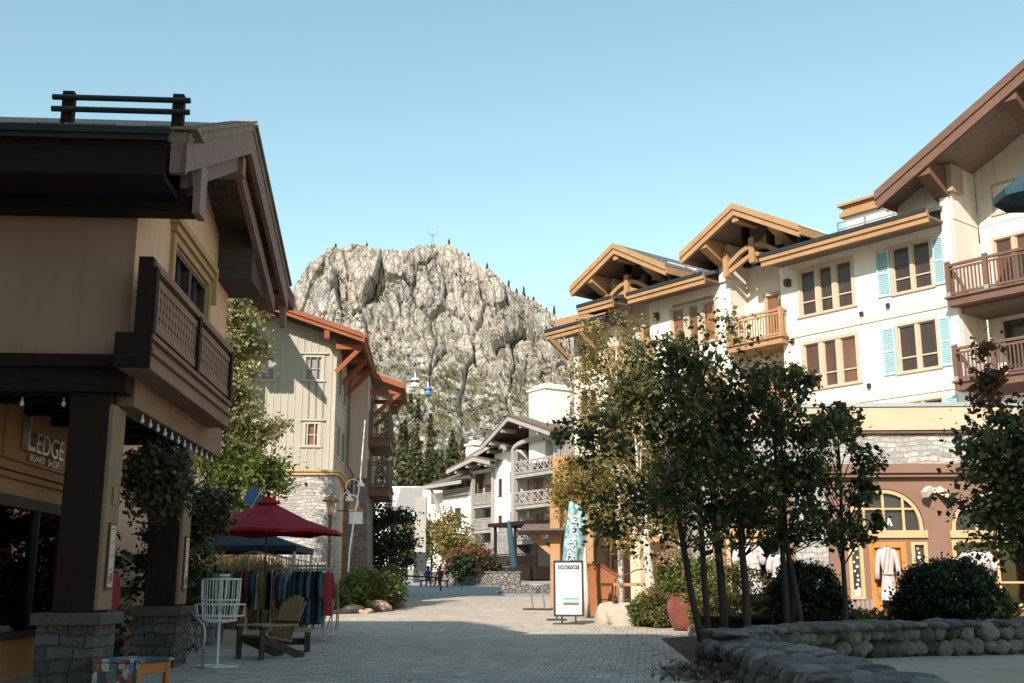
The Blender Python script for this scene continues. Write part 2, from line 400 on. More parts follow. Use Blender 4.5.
walk('planting_soil',[(3.0,18.8),(5.6,20.6),(13.5,22.3),(13.5,27.8),(5.6,28.2),(3.4,26)],m_plain('bark_mulch',(0.085,0.055,0.035),0.95,0.35,2,0.5,0,0.2,25),0.006)

# ------------------------------------------------------------------ numpy noise
def _hash(ix,iy,iz,s):
    h=(ix.astype(np.int64)*374761393 + iy.astype(np.int64)*668265263 + iz.astype(np.int64)*2147483647 + s*974634721) & 0x7fffffff
    h=((h^(h>>13))*1274126177)&0x7fffffff
    h=((h^(h>>16))*60493)&0x7fffffff
    return (h&0xffff)/65535.0
def vnoise(p,s=0):
    i=np.floor(p).astype(np.int64); f=p-i; f=f*f*(3-2*f); r=0
    for dx in (0,1):
        for dy in (0,1):
            for dz in (0,1):
                wgt=(f[:,0] if dx else 1-f[:,0])*(f[:,1] if dy else 1-f[:,1])*(f[:,2] if dz else 1-f[:,2])
                r=r+wgt*_hash(i[:,0]+dx,i[:,1]+dy,i[:,2]+dz,s)
    return r*2-1
def fbm(p,o=4,s=0,g=0.5):
    r=0;a=1;n=0
    for k in range(o): r=r+a*vnoise(p*(2**k)+k*17.3,s+k); n+=a; a*=g
    return r/n
def ridged(p,o=4,s=0):
    r=0;a=1;n=0
    for k in range(o): r=r+a*(1-np.abs(vnoise(p*(2.05**k)+k*11.7,s+k))); n+=a; a*=0.55
    return r/n
def worley(p,s=0):                           # nearest and second distance, cell value, and a tilted plane per cell
    i=np.floor(p).astype(np.int64); d1=np.full(len(p),9.0); d2=np.full(len(p),9.0); cid=np.zeros(len(p)); tl=np.zeros(len(p))
    for dx in (-1,0,1):
        for dy in (-1,0,1):
            for dz in (-1,0,1):
                c=i+np.array([dx,dy,dz]); h=[_hash(c[:,0],c[:,1],c[:,2],s+q) for q in (1,2,3)]
                q=np.stack([c[:,0]+h[0],c[:,1]+h[1],c[:,2]+h[2]],1); v=p-q; d=np.abs(v).max(axis=1)*0.6+np.linalg.norm(v,axis=1)*0.5
                rnd=_hash(c[:,0],c[:,1],c[:,2],s+9); near=d<d1
                t_=v[:,0]*(_hash(c[:,0],c[:,1],c[:,2],s+11)-0.5)*2.4+v[:,2]*(_hash(c[:,0],c[:,1],c[:,2],s+13)-0.35)*1.6
                d2=np.where(near,d1,np.minimum(d2,d)); cid=np.where(near,rnd,cid); tl=np.where(near,t_,tl); d1=np.where(near,d,d1)
    return d1,d2,cid,tl

# ------------------------------------------------------------------ granite peak
sil=[(60,600),(140,520),(200,430),(250,352),(272,318),(285,298),(295,283),(305,267),(318,255),(333,247),(350,244),(364,246),(378,250),(392,247),(403,247),(412,245),(425,243),(440,242),(452,246),(463,252),(478,262),(495,274),(510,285),(525,296),(540,304),(556,314),(576,328),(600,344),(640,372),(700,420),(800,500),(900,560)]
NX,NT_=860,600
ux=np.linspace(90,860,NX); top=np.interp(ux,[a for a,b in sil],[b for a,b in sil])
Ytop=520.0
Xs=np.array([at_depth(u,v,Ytop).x for u,v in zip(ux,top)]); Zt=np.array([at_depth(u,v,Ytop).z for u,v in zip(ux,top)])
tt=np.concatenate([np.linspace(0,1,NT_-40), 1+np.linspace(0.01,0.5,40)])
Xg,Tg=np.meshgrid(Xs,tt); Zg0=np.meshgrid(Zt,tt)[0]
Hh=np.clip(Tg,0,1); over=np.clip(Tg-1,0,1)
zb=9.0
Zg=zb+(Zg0-zb)*Hh - over*40*(over+0.15)
Yg=Ytop - 150*(1-Hh)**1.7 - 42*(1-Hh) + over*160 + 0.0016*(Xg+45)**2 - 0.0016*(Xg+45)**2*Hh
rock0=np.stack([Xg.ravel(),Yg.ravel(),Zg.ravel()],1)
P=rock0.copy(); A=np.array
stp=np.clip(Hh.ravel()*1.6-0.25,0.12,1)      # cliffs above, talus and ledges below
big=fbm(P*A([1/70,1/90,1/120]),3,3)
w1=fbm(P/38,3,31); w2=fbm(P/14,3,41); w3=fbm(P/5,2,43)
slab=worley(np.stack([P[:,0]/15+0.12*P[:,2]/15+0.45*w1,P[:,1]/70,P[:,2]/75+0.5*fbm(P/45,2,37)],1),5)
slab2=worley(np.stack([P[:,0]/5.2+0.16*P[:,2]/5+0.5*w2,P[:,1]/24,P[:,2]/19+0.4*w2],1),12)
slab3=worley(np.stack([P[:,0]/1.9-0.1*P[:,2]/2+0.4*w3,P[:,1]/8,P[:,2]/5.0+P[:,0]/9],1),22)
crack=np.clip(1-(slab[1]-slab[0])*13,0,1); crack2=np.clip(1-(slab2[1]-slab2[0])*9,0,1); crack3=np.clip(1-(slab3[1]-slab3[0])*6,0,1)
gul=ridged(P*A([1/40,1/120,1/190])+w1[:,None]*0.4,2,61); gul=np.clip((gul-0.84)/0.16,0,1)**1.3
led=P[:,2]/13+0.9*fbm(P*A([1/30,1/30,1/60]),2,63)+P[:,0]/55; led=(led-np.floor(led)); led=np.where(led<0.8,led/0.8,(1-led)/0.2)
disp=stp*(8*big + 7*(slab[2]-0.5) + 5.5*slab[3] - 7.0*crack + 2.6*(slab2[2]-0.5) + 2.6*slab2[3] - 2.8*crack2 + 0.6*(slab3[2]-0.5) + 0.7*slab3[3] - 0.4*crack3 - 11*gul - 1.2*led) + 0.5*fbm(P/5.0,3,77) + 0.15*fbm(P/1.3,2,79)
env=np.minimum(1,0.25+over.ravel()*4)*(Tg.ravel()>1)+ (Tg.ravel()<=1)*(0.25+0.75*np.clip((1-Hh.ravel())*9,0,1))
P[:,1]-=disp*env; P[:,2]+=(0.25*disp*env+ (1.6*fbm(P/9,3,91)+0.8*(slab3[2]-0.5)*2)*(Hh.ravel()>0.9))
nyy=len(tt)
idx=np.arange(NX*nyy).reshape(nyy,NX)
F=np.stack([idx[:-1,:-1].ravel(),idx[:-1,1:].ravel(),idx[1:,1:].ravel(),idx[1:,:-1].ravel()],1)
def m_granite():
    t=NT('granite'); v=t.coord()
    n1=t.noise(v,0.03,6,0.6); st=t.noise(t.coord((0.13,0.13,0.02)),1.0,6,0.65); fn=t.noise(v,0.55,6,0.7); fx=t.noise(v,2.2,4,0.7)
    c=t.ramp(n1,[(0.3,(0.38,0.365,0.35)),(0.5,(0.50,0.46,0.41)),(0.7,(0.57,0.50,0.405))])
    c=t.mix(0.7,c,t.ramp(st,[(0.36,(0.42,0.42,0.43)),(0.5,(0.95,0.94,0.93)),(0.62,(1.12,1.1,1.06))]),'MULTIPLY')
    c=t.mix(0.45,c,t.ramp(fn,[(0.3,(0.62,0.61,0.60)),(0.62,(1.15,1.14,1.12))]),'MULTIPLY')
    geo=t.n('NewGeometry'); sp=t.n('SeparateXYZ'); t.l(geo.outputs['Normal'],sp.inputs[0]); pz=t.n('SeparateXYZ'); t.l(v,pz.inputs[0])
    low=t.n('MapRange'); low.inputs[1].default_value=132; low.inputs[2].default_value=70; t.l(pz.outputs[2],low.inputs[0])
    flat=t.n('MapRange'); flat.inputs[1].default_value=0.24; flat.inputs[2].default_value=0.52; t.l(sp.outputs[2],flat.inputs[0])
    sn=t.ramp(t.noise(v,0.11,5,0.65),[(0.41,(0,0,0)),(0.52,(1,1,1))])
    k=t.math('MULTIPLY',flat.outputs[0],sn); k=t.math('MULTIPLY',k,t.math('ADD',low.outputs[0],0.25))
    c=t.mix(t.math('MINIMUM',k,0.9),c,t.ramp(fx,[(0.3,(0.055,0.06,0.026)),(0.7,(0.20,0.17,0.075))]))
    t.l(c,t.b.inputs['Base Color']); t.b.inputs['Roughness'].default_value=0.95; t.b.inputs['Specular IOR Level'].default_value=0.15
    def cracks(scale,mp,w):
        nz=t.n('TexNoise'); nz.inputs['Scale'].default_value=scale*0.9; nz.inputs['Detail'].default_value=3; t.l(v,nz.inputs['Vector'])
        sv=t.n('VectorMath',operation='SCALE'); sv.inputs['Scale'].default_value=1.1/scale; t.l(nz.outputs['Color'],sv.inputs[0]); ad=t.n('VectorMath',operation='ADD'); t.l(t.coord(mp),ad.inputs[0]); t.l(sv.outputs[0],ad.inputs[1])
        vo=t.n('TexVoronoi',feature='DISTANCE_TO_EDGE'); vo.inputs['Scale'].default_value=scale; t.l(ad.outputs[0],vo.inputs['Vector'])
        return t.ramp(vo.outputs['Distance'],[(0,(0,0,0)),(w,(1,1,1))])
    e1=cracks(0.11,(1,0.5,0.32),0.05); e2=cracks(0.34,(1,0.5,0.38),0.07); e3=cracks(0.9,(1,0.6,0.5),0.1)
    hgt=t.math('ADD',t.math('ADD',t.math('MULTIPLY',e1,1.1),t.math('MULTIPLY',e2,0.8)),t.math('ADD',t.math('MULTIPLY',e3,0.2),t.math('ADD',t.math('MULTIPLY',fn,0.6),t.math('MULTIPLY',fx,0.25))))
    t.bump(hgt,0.85,0.8)
    old=t.b.inputs['Base Color'].links[0].from_socket
    k2=t.mix(1.0,t.ramp(e1,[(0,(0.35,0.35,0.36)),(1,(1,1,1))]),t.ramp(e2,[(0,(0.55,0.55,0.55)),(1,(1,1,1))]),'MULTIPLY')
    t.l(t.mix(0.62,old,k2,'MULTIPLY'),t.b.inputs['Base Color']); return t.m
pk=np_mesh('granite_peak',P,F,m_granite()); pk['kind']='structure'
GP=P.reshape(nyy,NX,3)

# ------------------------------------------------------------------ foliage builders
def leaf_quads(cen, size, rng, up=0.3, elong=1.5):
    n=len(cen); nrm=rng.normal(size=(n,3)); nrm[:,2]+=up*np.sign(nrm[:,2]+1e-6); nrm/=np.linalg.norm(nrm,axis=1)[:,None]
    a=np.cross(nrm,rng.normal(size=(n,3))); a/=np.linalg.norm(a,axis=1)[:,None]+1e-9; b=np.cross(nrm,a)
    s=(size*rng.uniform(0.5,1.45,n))[:,None]
    p0=cen-a*s*elong*0.5; p2=cen+a*s*elong*0.5; m=cen+a*s*0.08; p1=m+b*s*0.42+nrm*s*0.1; p3=m-b*s*0.42+nrm*s*0.1
    V=np.stack([p0,p1,p2,p3],1).reshape(-1,3); F=np.arange(4*n).reshape(n,4); return V,F
def clump_points(rng, n_cl, per, rad3, cl_r, gap=0.0, shell=0.55):
    d=rng.normal(size=(n_cl,3)); d/=np.linalg.norm(d,axis=1)[:,None]; r=(shell+(1-shell)*rng.random(n_cl))**0.9; r=np.where(rng.random(n_cl)<0.3,rng.random(n_cl),r)
    c=d*r[:,None]*np.array(rad3)
    cnt=rng.integers(int(per*0.5),int(per*1.5),n_cl); pts=[]
    for ci,k in zip(c,cnt): pts.append(ci+rng.normal(size=(k,3))*cl_r*rng.uniform(0.6,1.25)*np.array([1,1,0.75]))
    return np.concatenate(pts), c
def foliage(name, pts, size, mat, parent, seed, up=0.3, elong=1.5):
    rng=np.random.default_rng(seed); V,F=leaf_quads(pts,size,rng,up,elong); return np_mesh(name,V,F,mat,parent)

lf_dark = m_leaf('aspen_leaves',[(0.026,0.042,0.02),(0.055,0.078,0.03),(0.11,0.125,0.042),(0.26,0.22,0.075)],0.36)
lf_yel  = m_leaf('autumn_leaves',[(0.10,0.11,0.03),(0.19,0.17,0.045),(0.30,0.22,0.06),(0.36,0.27,0.10)],0.35)
lf_pale = m_leaf('pale_vine_leaves',[(0.15,0.17,0.055),(0.27,0.26,0.10),(0.38,0.34,0.15),(0.45,0.41,0.22)],0.3)
lf_green= m_leaf('bright_green_leaves',[(0.06,0.09,0.02),(0.12,0.16,0.035),(0.19,0.21,0.05)],0.35)
lf_box  = m_leaf('boxwood_leaves',[(0.014,0.028,0.011),(0.027,0.045,0.016),(0.05,0.068,0.024)],0.15)
lf_olive= m_leaf('olive_shrub_leaves',[(0.09,0.10,0.03),(0.15,0.14,0.04),(0.20,0.17,0.055)],0.25)
lf_pine = m_leaf('pine_needles',[(0.035,0.045,0.022),(0.055,0.066,0.03),(0.085,0.088,0.036),(0.14,0.115,0.05)],0.15)
lf_scrub= m_leaf('mountain_scrub',[(0.05,0.055,0.025),(0.09,0.09,0.04),(0.15,0.13,0.06)],0.1)
lf_red  = m_leaf('russet_leaves',[(0.16,0.05,0.03),(0.26,0.10,0.05),(0.12,0.10,0.03)],0.3)
lf_bask = m_leaf('trailing_leaves',[(0.04,0.046,0.022),(0.08,0.08,0.036),(0.15,0.12,0.06)],0.2)
lf_petal= m_leaf('pink_petals',[(0.46,0.28,0.27),(0.60,0.45,0.42),(0.48,0.17,0.2)],0.3)
grass_t = m_leaf('dry_grass_blades',[(0.30,0.22,0.09),(0.42,0.31,0.14),(0.24,0.2,0.08)],0.3)

# scrub on the ledges, far forest at the foot, single conifers on the skyline
rng=np.random.default_rng(5)
nrmz=np.zeros((nyy,NX)); dx=GP[:-1,1:]-GP[:-1,:-1]; dy=GP[1:,:-1]-GP[:-1,:-1]; nn=np.cross(dx,dy); nn/=np.linalg.norm(nn,axis=2)[:,:,None]+1e-9; nrmz[:-1,:-1]=np.abs(nn[:,:,2])
cand=np.argwhere((nrmz>0.42)&(Tg<0.97)&(Tg>0.10))
pr=np.clip(fbm(GP[cand[:,0],cand[:,1]]/26,3,131)+0.15,0.02,1)*np.clip(1.25-1.1*Tg[cand[:,0],cand[:,1]],0.08,1)
sel=cand[rng.random(len(cand))<pr*0.045]
pts=[]
for j,i in rng.permutation(sel)[:5200]:
    r=rng.uniform(0.35,1.15); pts.append(GP[j,i]+rng.normal(size=(14,3))*np.array([r,r,r*0.7])*0.5+np.array([0,-0.4,r*0.45]))
o=foliage('mountain_scrub',np.concatenate(pts),0.55,lf_scrub,None,6); o['kind']='stuff'; tag(o,'olive scrub dotted over the ledges of the granite peak','scrub')
def conifer_mesh(h, seed, dens=1.0, size=0.5, bare=0.12):
    rng=np.random.default_rng(seed); pts=[]
    z=h*bare
    while z<h*0.98:
        r=(1-z/h)**0.8*h*0.19*rng.uniform(0.7,1.15)+0.1
        k=max(3,int(r*7*dens))
        for q in range(k):
            t=rng.uniform(0,2*PI); m=max(3,int(r*5*dens)); f=rng.random(m)**0.7
            pts.append(np.stack([np.cos(t)*f*r,np.sin(t)*f*r,z-f*r*0.35+rng.normal(size=m)*0.15],1)+rng.normal(size=(m,3))*0.12)
        z+=h*0.035*rng.uniform(0.7,1.3)
    return np.concatenate(pts)
def conifer(name,label,loc,h,seed,group=None,size=0.6):
    t=thing(name,label,'tree',loc,0,group)
    foliage('foliage',conifer_mesh(h,seed,1.0,0.5,0.02 if h<8 else 0.12),size,lf_pine,t,seed,0.1,1.7)
    MB().tube([(0,0,-0.6),(0,0,h*0.5),(0,0,h*0.97)],[h*0.018,h*0.012,0.03],6).build('trunk',bark_b,t)
    return t
ords=['first','second','third','fourth','fifth','sixth','seventh','eighth','ninth','tenth','eleventh','twelfth','thirteenth','fourteenth','fifteenth','sixteenth','seventeenth','eighteenth','nineteenth','twentieth']
protoc=None
for k,(u,h) in enumerate([(449,3.4),(468,1.7),(487,2.4),(509,3.0),(517,2.4),(524,5.2),(528,3.6),(534,2.6),(542,3.8),(547,2.8),(554,4.4),(366,2.2),(335,2.2)]):
    i=int(np.argmin(np.abs(ux-u))); j=int(np.argmax(GP[:,i,2])); p=GP[j,i]
    lab=f'small dark conifer on the skyline of the peak, {ords[k]} of those right of the summit' if u>440 else ('lone low conifer on the left shoulder of the peak' if u<350 else 'low conifer in the dip of the rocky skyline left of the summit')
    c=conifer('conifer',lab,(p[0],p[1]+0.5,p[2]-0.3),h,40+k,'conifers on the skyline of the peak',0.42)
fp=[]; tk=MB()
for k in range(330):
    u=rng.uniform(225,545); i=int(np.argmin(np.abs(ux-u))); j=int(np.clip(rng.beta(1.15,2.3)*0.42*(NT_-40),2,NT_-60)) 
    if u>470 and rng.random()<0.5: continue
    p=GP[j,i]; h=rng.uniform(6,15)*(1.0 if j<90 else 0.62); q=conifer_mesh(h,300+k,0.55)
    fp.append(q+p-np.array([0,1.0,0.4])); tk.tube([(p[0],p[1]-1,p[2]-1),(p[0],p[1]-1,p[2]+h*0.9)],[h*0.02,0.05],5)
o=foliage('conifer_forest',np.concatenate(fp),0.95,lf_pine,None,9,0.1,1.6); o['kind']='stuff'; tag(o,'dark conifer forest covering the foot of the granite peak','forest')
tk.build('trunks',bark_b,o)
# tall conifers that stand out against the cliff
for k,(u,vt,vb,Y) in enumerate([(452,428,500,300),(428,440,500,290),(415,420,505,310),(402,446,505,280),(462,436,500,330),(441,447,505,285)]):
    t_=at_depth(u,vt,Y); b_=at_depth(u,vb,Y)
    conifer('tall_conifer',['tall slim conifer just left of the white chimney','bushy conifer at the foot of the cliff, right of centre in its group','tallest dark conifer at the foot of the cliff','dark conifer beside the balconies of the sage building','conifer close behind the brown roofed lodge','short olive conifer between taller ones below the cliff'][k],(b_.x,Y,b_.z-4),t_.z-b_.z+4,500+k,'tall conifers below the cliff',0.8)
# summit mast with two arms
i=int(np.argmin(np.abs(ux-432))); j=int(np.argmax(GP[:,i,2])); p=GP[j,i]
mb=MB(); hh=6.5
for sx,sy in ((-0.8,-0.8),(0.8,-0.8),(0.8,0.8),(-0.8,0.8)): mb.beam((sx,sy,-1),(sx*0.4,sy*0.4,hh*0.75),0.16,0.16)
for q in range(4):
    z0=q*hh*0.18; a=0.8-0.1*q; mb.beam((-a,-a,z0),(a-0.1,-a+0.1,z0+hh*0.18),0.1,0.1); mb.beam((a,-a,z0),(-a+0.1,-a+0.1,z0+hh*0.18),0.1,0.1)
mb.box(-0.45,0.45,-0.45,0.45,hh*0.7,hh*0.78)
mastm=m_plain('weathered_tower_steel',(0.17,0.18,0.19),0.6)
mast=thing('summit_tower','steel lattice lift tower standing on the summit of the peak','tower',(p[0],p[1],p[2]))
mb.build('lattice',mastm,mast)
MB().beam((-2.3,0,hh*0.8),(2.3,0,hh*0.8),0.3,0.3).beam((-2.1,0,hh*0.8),(-2.1,0,hh*1.02),0.22,0.22).beam((2.1,0,hh*0.8),(2.1,0,hh*1.02),0.22,0.22).beam((-2.6,0,hh*1.02),(-1.5,0,hh*1.02),0.3,0.22).beam((1.5,0,hh*1.02),(2.6,0,hh*1.02),0.3,0.22).build('crossarm',mastm,mast)
# gondola cabins and their rope
def gondola(loc, colm, label):
    t=thing('gondola_cabin',label,'gondola',loc,rad(20),'gondola cabins hanging before the cliff')
    MB().lathe([(0.5,0),(0.95,0.25),(1.05,0.9),(1.0,1.05)],n=8).lathe([(0.98,1.75),(0.95,2.0),(0.6,2.3),(0.1,2.36)],n=8).build('body',colm,t)
    MB().lathe([(0.99,1.05),(0.97,1.75)],n=8).build('windows',pane_d,t)
    MB().tube([(0,0,2.3),(0,0.25,3.4),(0,0.1,4.6)],0.09,6).box(-0.35,0.35,-0.1,0.3,4.55,4.75).build('hanger',metal_s,t)
p1=at_depth(415,388,240); p2=at_depth(428,396,262)
gondola(p1,whitep,'white gondola cabin hanging in front of the grey cliff')
gondola(p2,m_plain('blue_gondola_paint',(0.09,0.22,0.42),0.4,0.05),'small blue gondola cabin to the right of the white one')
# ------------------------------------------------------------------ shared building pieces (building-local: x along the facade, y inwards, z up)
def wall_face(mb, x0,x1,z0,z1, y, holes, depth=0.14, mi=0):
    xs=sorted({x0,x1,*[h[0] for h in holes],*[h[1] for h in holes]}); zs=sorted({z0,z1,*[h[2] for h in holes],*[h[3] for h in holes]})
    xs=[x for x in xs if x0<=x<=x1]; zs=[z for z in zs if z0<=z<=z1]
    for i in range(len(xs)-1):
        for j in range(len(zs)-1):
            cx_,cz_=(xs[i]+xs[i+1])/2,(zs[j]+zs[j+1])/2
            if any(h[0]<cx_<h[1] and h[2]<cz_<h[3] for h in holes): continue
            mb.quad((xs[i],y,zs[j]),(xs[i+1],y,zs[j]),(xs[i+1],y,zs[j+1]),(xs[i],y,zs[j+1]),mi)
    for a,b,c,d in holes:
        e=y+depth
        mb.quad((a,y,c),(a,e,c),(a,e,d),(a,y,d),mi).quad((b,y,c),(b,y,d),(b,e,d),(b,e,c),mi)
        mb.quad((a,y,c),(b,y,c),(b,e,c),(a,e,c),mi).quad((a,y,d),(a,e,d),(b,e,d),(b,y,d),mi)
def window(parent, x0,x1,z0,z1, y, n=2, transom=0.32, fr=None, pane=None, trim=0.09, sill=True, mw=0.07, trimm=None, lights=0):
    fr=fr or winfr; m=MB(); e=y+0.10
    m.box(x0-trim,x1+trim,y-0.035,y+0.02,z1,z1+trim).box(x0-trim,x0,y-0.033,y+0.02,z0,z1).box(x1,x1+trim,y-0.033,y+0.02,z0,z1)
    if sill: m.box(x0-trim*1.6,x1+trim*1.6,y-0.07,y+0.02,z0-0.085,z0)
    cw=(x1-x0)/n
    for k in range(1,n): m.box(x0+k*cw-mw,x0+k*cw+mw,y-0.012,e,z0,z1)
    for k in range(n):
        a=x0+k*cw+(mw if k else 0); b=x0+(k+1)*cw-(mw if k<n-1 else 0)
        m.box(a,a+0.04,y+0.03,e,z0,z1).box(b-0.04,b,y+0.03,e,z0,z1).box(a+0.04,b-0.04,y+0.03,e,z1-0.04,z1).box(a+0.04,b-0.04,y+0.03,e,z0,z0+0.04)
        if transom: zt=z0+(z1-z0)*transom; m.box(a+0.04,b-0.04,y+0.03,e,zt-0.025,zt+0.025)
        for q in range(1,lights): zt=z0+(z1-z0)*q/lights; m.box(a+0.04,b-0.04,y+0.05,e,zt-0.012,zt+0.012)
        if lights: m.box((a+b)/2-0.012,(a+b)/2+0.012,y+0.05,e,z0,z1)
    o=m.build('window',fr,parent)
    pm=MB()
    for k in range(n): pm.box(x0+k*cw+0.012,x0+(k+1)*cw-0.012,y+0.085,y+0.13,z0+0.01,z1-0.01)
    pm.build('pane',pane or pane_b,o)
    return o
def shutter(parent,x0,x1,z0,z1,y,mat):
    m=MB().box(x0,x0+0.07,y-0.06,y-0.003,z0,z1).box(x1-0.07,x1,y-0.06,y-0.003,z0,z1)
    zm=(z0+z1)/2
    for a,b in ((z0,z0+0.08),(zm-0.04,zm+0.04),(z1-0.08,z1)): m.box(x0+0.07,x1-0.07,y-0.058,y-0.003,a,b)
    for a,b in ((z0+0.08,zm-0.04),(zm+0.04,z1-0.08)):
        k=int((b-a)/0.065)
        for q in range(k):
            z=a+(q+0.5)*(b-a)/k; m.add([(x0+0.07,y-0.05,z-0.03),(x1-0.07,y-0.05,z-0.03),(x1-0.07,y-0.015,z+0.035),(x0+0.07,y-0.015,z+0.035)],[(0,1,2,3)])
    return m.build('shutter',mat,parent)
def railing_pieces(m, p, q, z0, z1, step=0.13, bw=0.05, style='bal'):
    p,q=Vector((*p,0)),Vector((*q,0)); d=q-p; L_=d.length; d.normalize()
    at=lambda t,z: Vector((p.x+d.x*t,p.y+d.y*t,z))
    m.beam(at(0,z1),at(L_,z1),0.11,0.09); m.beam(at(0,z0+0.10),at(L_,z0+0.10),0.07,0.08)
    if style=='bal':
        m.beam(at(0,z1-0.14),at(L_,z1-0.14),0.06,0.07)
        k=int(L_/step)
        for i in range(k): t=(i+0.5)*L_/k; m.beam(at(t,z0+0.14),at(t,z1-0.17),bw,0.035,up=(d.x,d.y,0.001))
    else:
        k=max(1,round(L_/(z1-z0)/0.95)); 
        m.beam(at(0,z1-0.10),at(L_,z1-0.10),0.05,0.07)
        for i in range(k):
            a,b=i*L_/k,(i+1)*L_/k
            m.beam(at(a,z0+0.12),at(b,z1-0.12),0.055,0.06); m.beam(at(b,z0+0.12),at(a,z1-0.12),0.05,0.06)
            m.beam(at(a,z0+0.1),at(a,z1),0.07,0.07,up=(d.x,d.y,0.001))
def balcony(parent, x0,x1,y0,y1,z, h=1.05, slabm=None, railm=None, style='bal', slab_h=0.26, posts=(), capm=None, left=True, right=True, nm='balcony'):
    slabm=slabm or brownw; railm=railm or brownw
    s=MB().box(x0,x1,y0,y1,z-slab_h,z-0.06).box(x0-0.08,x1+0.08,y0-0.08,y1,z-0.06,z).build(nm,slabm,parent)
    m=MB(); i=0.06
    railing_pieces(m,(x0+i,y0+i),(x1-i,y0+i),z,z+h,style=style)
    if left: railing_pieces(m,(x0+i,y0+i+.05),(x0+i,y1),z,z+h,style=style)
    if right: railing_pieces(m,(x1-i,y0+i+.05),(x1-i,y1),z,z+h,style=style)
    m.build('railing',railm,s)
    for px in [x0+i,x1-i,*posts]: MB().box(px-0.07,px+0.07,y0+i-0.07,y0+i+0.07,z,z+h+0.1).build('railing_post',railm,s)
    return s
def gable_slab(m, xl,zl, xa,za, xr,zr, y0,y1, t, mi=0):       # roof plate following a gable line
    m.prism_y([(xl,zl),(xa,za),(xa,za+t),(xl,zl+t)],y0,y1,mi); m.prism_y([(xa,za),(xr,zr),(xr,zr+t),(xa,za+t)],y0,y1,mi)

# ================================================================== shop lodge on the left
LA=3.8; LF=Frame(-5.0,14.0,LA); LG=gz(14.0)
LB=thing('shop_lodge','shaded brown stucco lodge over a stone-footed arcade with carved balcony and snow fence','building',(LF.ox,LF.oy,0),rad(LA))
WD,XL=6.3,-9.0                                   # depth along the lane, left extent
brick_z=4.30
m=MB()
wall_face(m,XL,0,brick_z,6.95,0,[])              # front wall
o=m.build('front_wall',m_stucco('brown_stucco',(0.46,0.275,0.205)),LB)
m=MB(); win=(1.95,4.35,4.95,6.55)
# lane-side wall with gable, built in the plane x=0
def side_quad(y0,y1,z0,z1): m.quad((0,y0,z0),(0,y1,z0),(0,y1,z1),(0,y0,z1))
for a,b,c,d in ((0,win[0],brick_z,6.9),(win[0],win[1],brick_z,win[2]),(win[0],win[1],win[3],6.9),(win[1],WD,brick_z,6.9)): side_quad(a,b,c,d)
m.add([(0,0,6.9),(0,WD,6.9),(0,WD,7.35),(0,3.0,8.5),(0,0,7.0)],[(0,1,2,3,4)])
for y in (win[0],win[1]): m.quad((0,y,win[2]),(-0.16,y,win[2]),(-0.16,y,win[3]),(0,y,win[3]))
m.quad((0,win[0],win[2]),(0,win[1],win[2]),(-0.16,win[1],win[2]),(-0.16,win[0],win[2])).quad((0,win[0],win[3]),(-0.16,win[0],win[3]),(-0.16,win[1],win[3]),(0,win[1],win[3]))
m.quad((0,WD,brick_z),(XL,WD,brick_z),(XL,WD,7.3),(0,WD,7.3))
m.build('lane_wall',peach,LB)
# casement window with stepped hood mould
wf=MB()
def side_frame(m,y0,y1,z0,z1,x0,x1): m.box(x0,x1,y0,y1,z0,z1)
a,b,c,d=win; mid=(a+b)/2
wf.box(-0.12,0.0,a,a+0.09,c,d).box(-0.12,0.0,b-0.09,b,c,d).box(-0.12,0.0,a+0.09,b-0.09,c,c+0.09).box(-0.12,0.0,a+0.09,b-0.09,d-0.09,d).box(-0.12,0.01,mid-0.07,mid+0.07,c+0.09,d-0.09)
for s0,s1 in ((a+0.09,mid-0.07),(mid+0.07,b-0.09)):
    wf.box(-0.10,-0.04,(s0+s1)/2-0.018,(s0+s1)/2+0.018,c+0.09,d-0.09)
    for q in (1,2): zz=c+0.09+(d-c-0.18)*q/3; wf.box(-0.09,-0.045,s0,s1,zz-0.016,zz+0.016)
wo=wf.build('window',winfr_d,LB); MB().box(-0.15,-0.105,a+0.02,b-0.02,c+0.02,d-0.02).build('pane',pane_d,wo)
hm=MB()
for k,(o_,t_) in enumerate(((0.03,0.14),(0.15,0.12),(0.26,0.11))):
    p=0.055+0.05*k; zz=d+o_
    hm.box(0.002,p,a-0.16-0.05*k,b+0.16+0.05*k,zz,zz+t_)
hm.box(0.002,0.07,b+0.02,b+0.16,d-0.75,d+0.03).box(0.002,0.15,b+0.165,b+0.26,d-0.28,d+0.37).box(0.002,0.06,a-0.16,a-0.02,c-0.1,d+0.03)
hm.build('window_hood',m_plain('honey_moulding',(0.50,0.29,0.13),0.7,0.12,2,0.1),LB)
# big dark band beam, front and lane side
m=MB().box(XL,0.02,-0.06,0.30,3.93,4.28).box(XL,0.10,-0.16,0.0,4.24,4.40)
m.build('front_beam',darkw,LB)
MB().box(-0.30,0.04,0.32,WD,3.80,4.30).build('lane_beam',mauvew,LB)
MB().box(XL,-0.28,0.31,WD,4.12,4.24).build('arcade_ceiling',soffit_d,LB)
jm=MB()
for q in range(5): jm.box(XL,-0.31,0.9+q*1.15,1.08+q*1.15,3.94,4.12)
jm.build('ceiling_joists',darkw,LB)
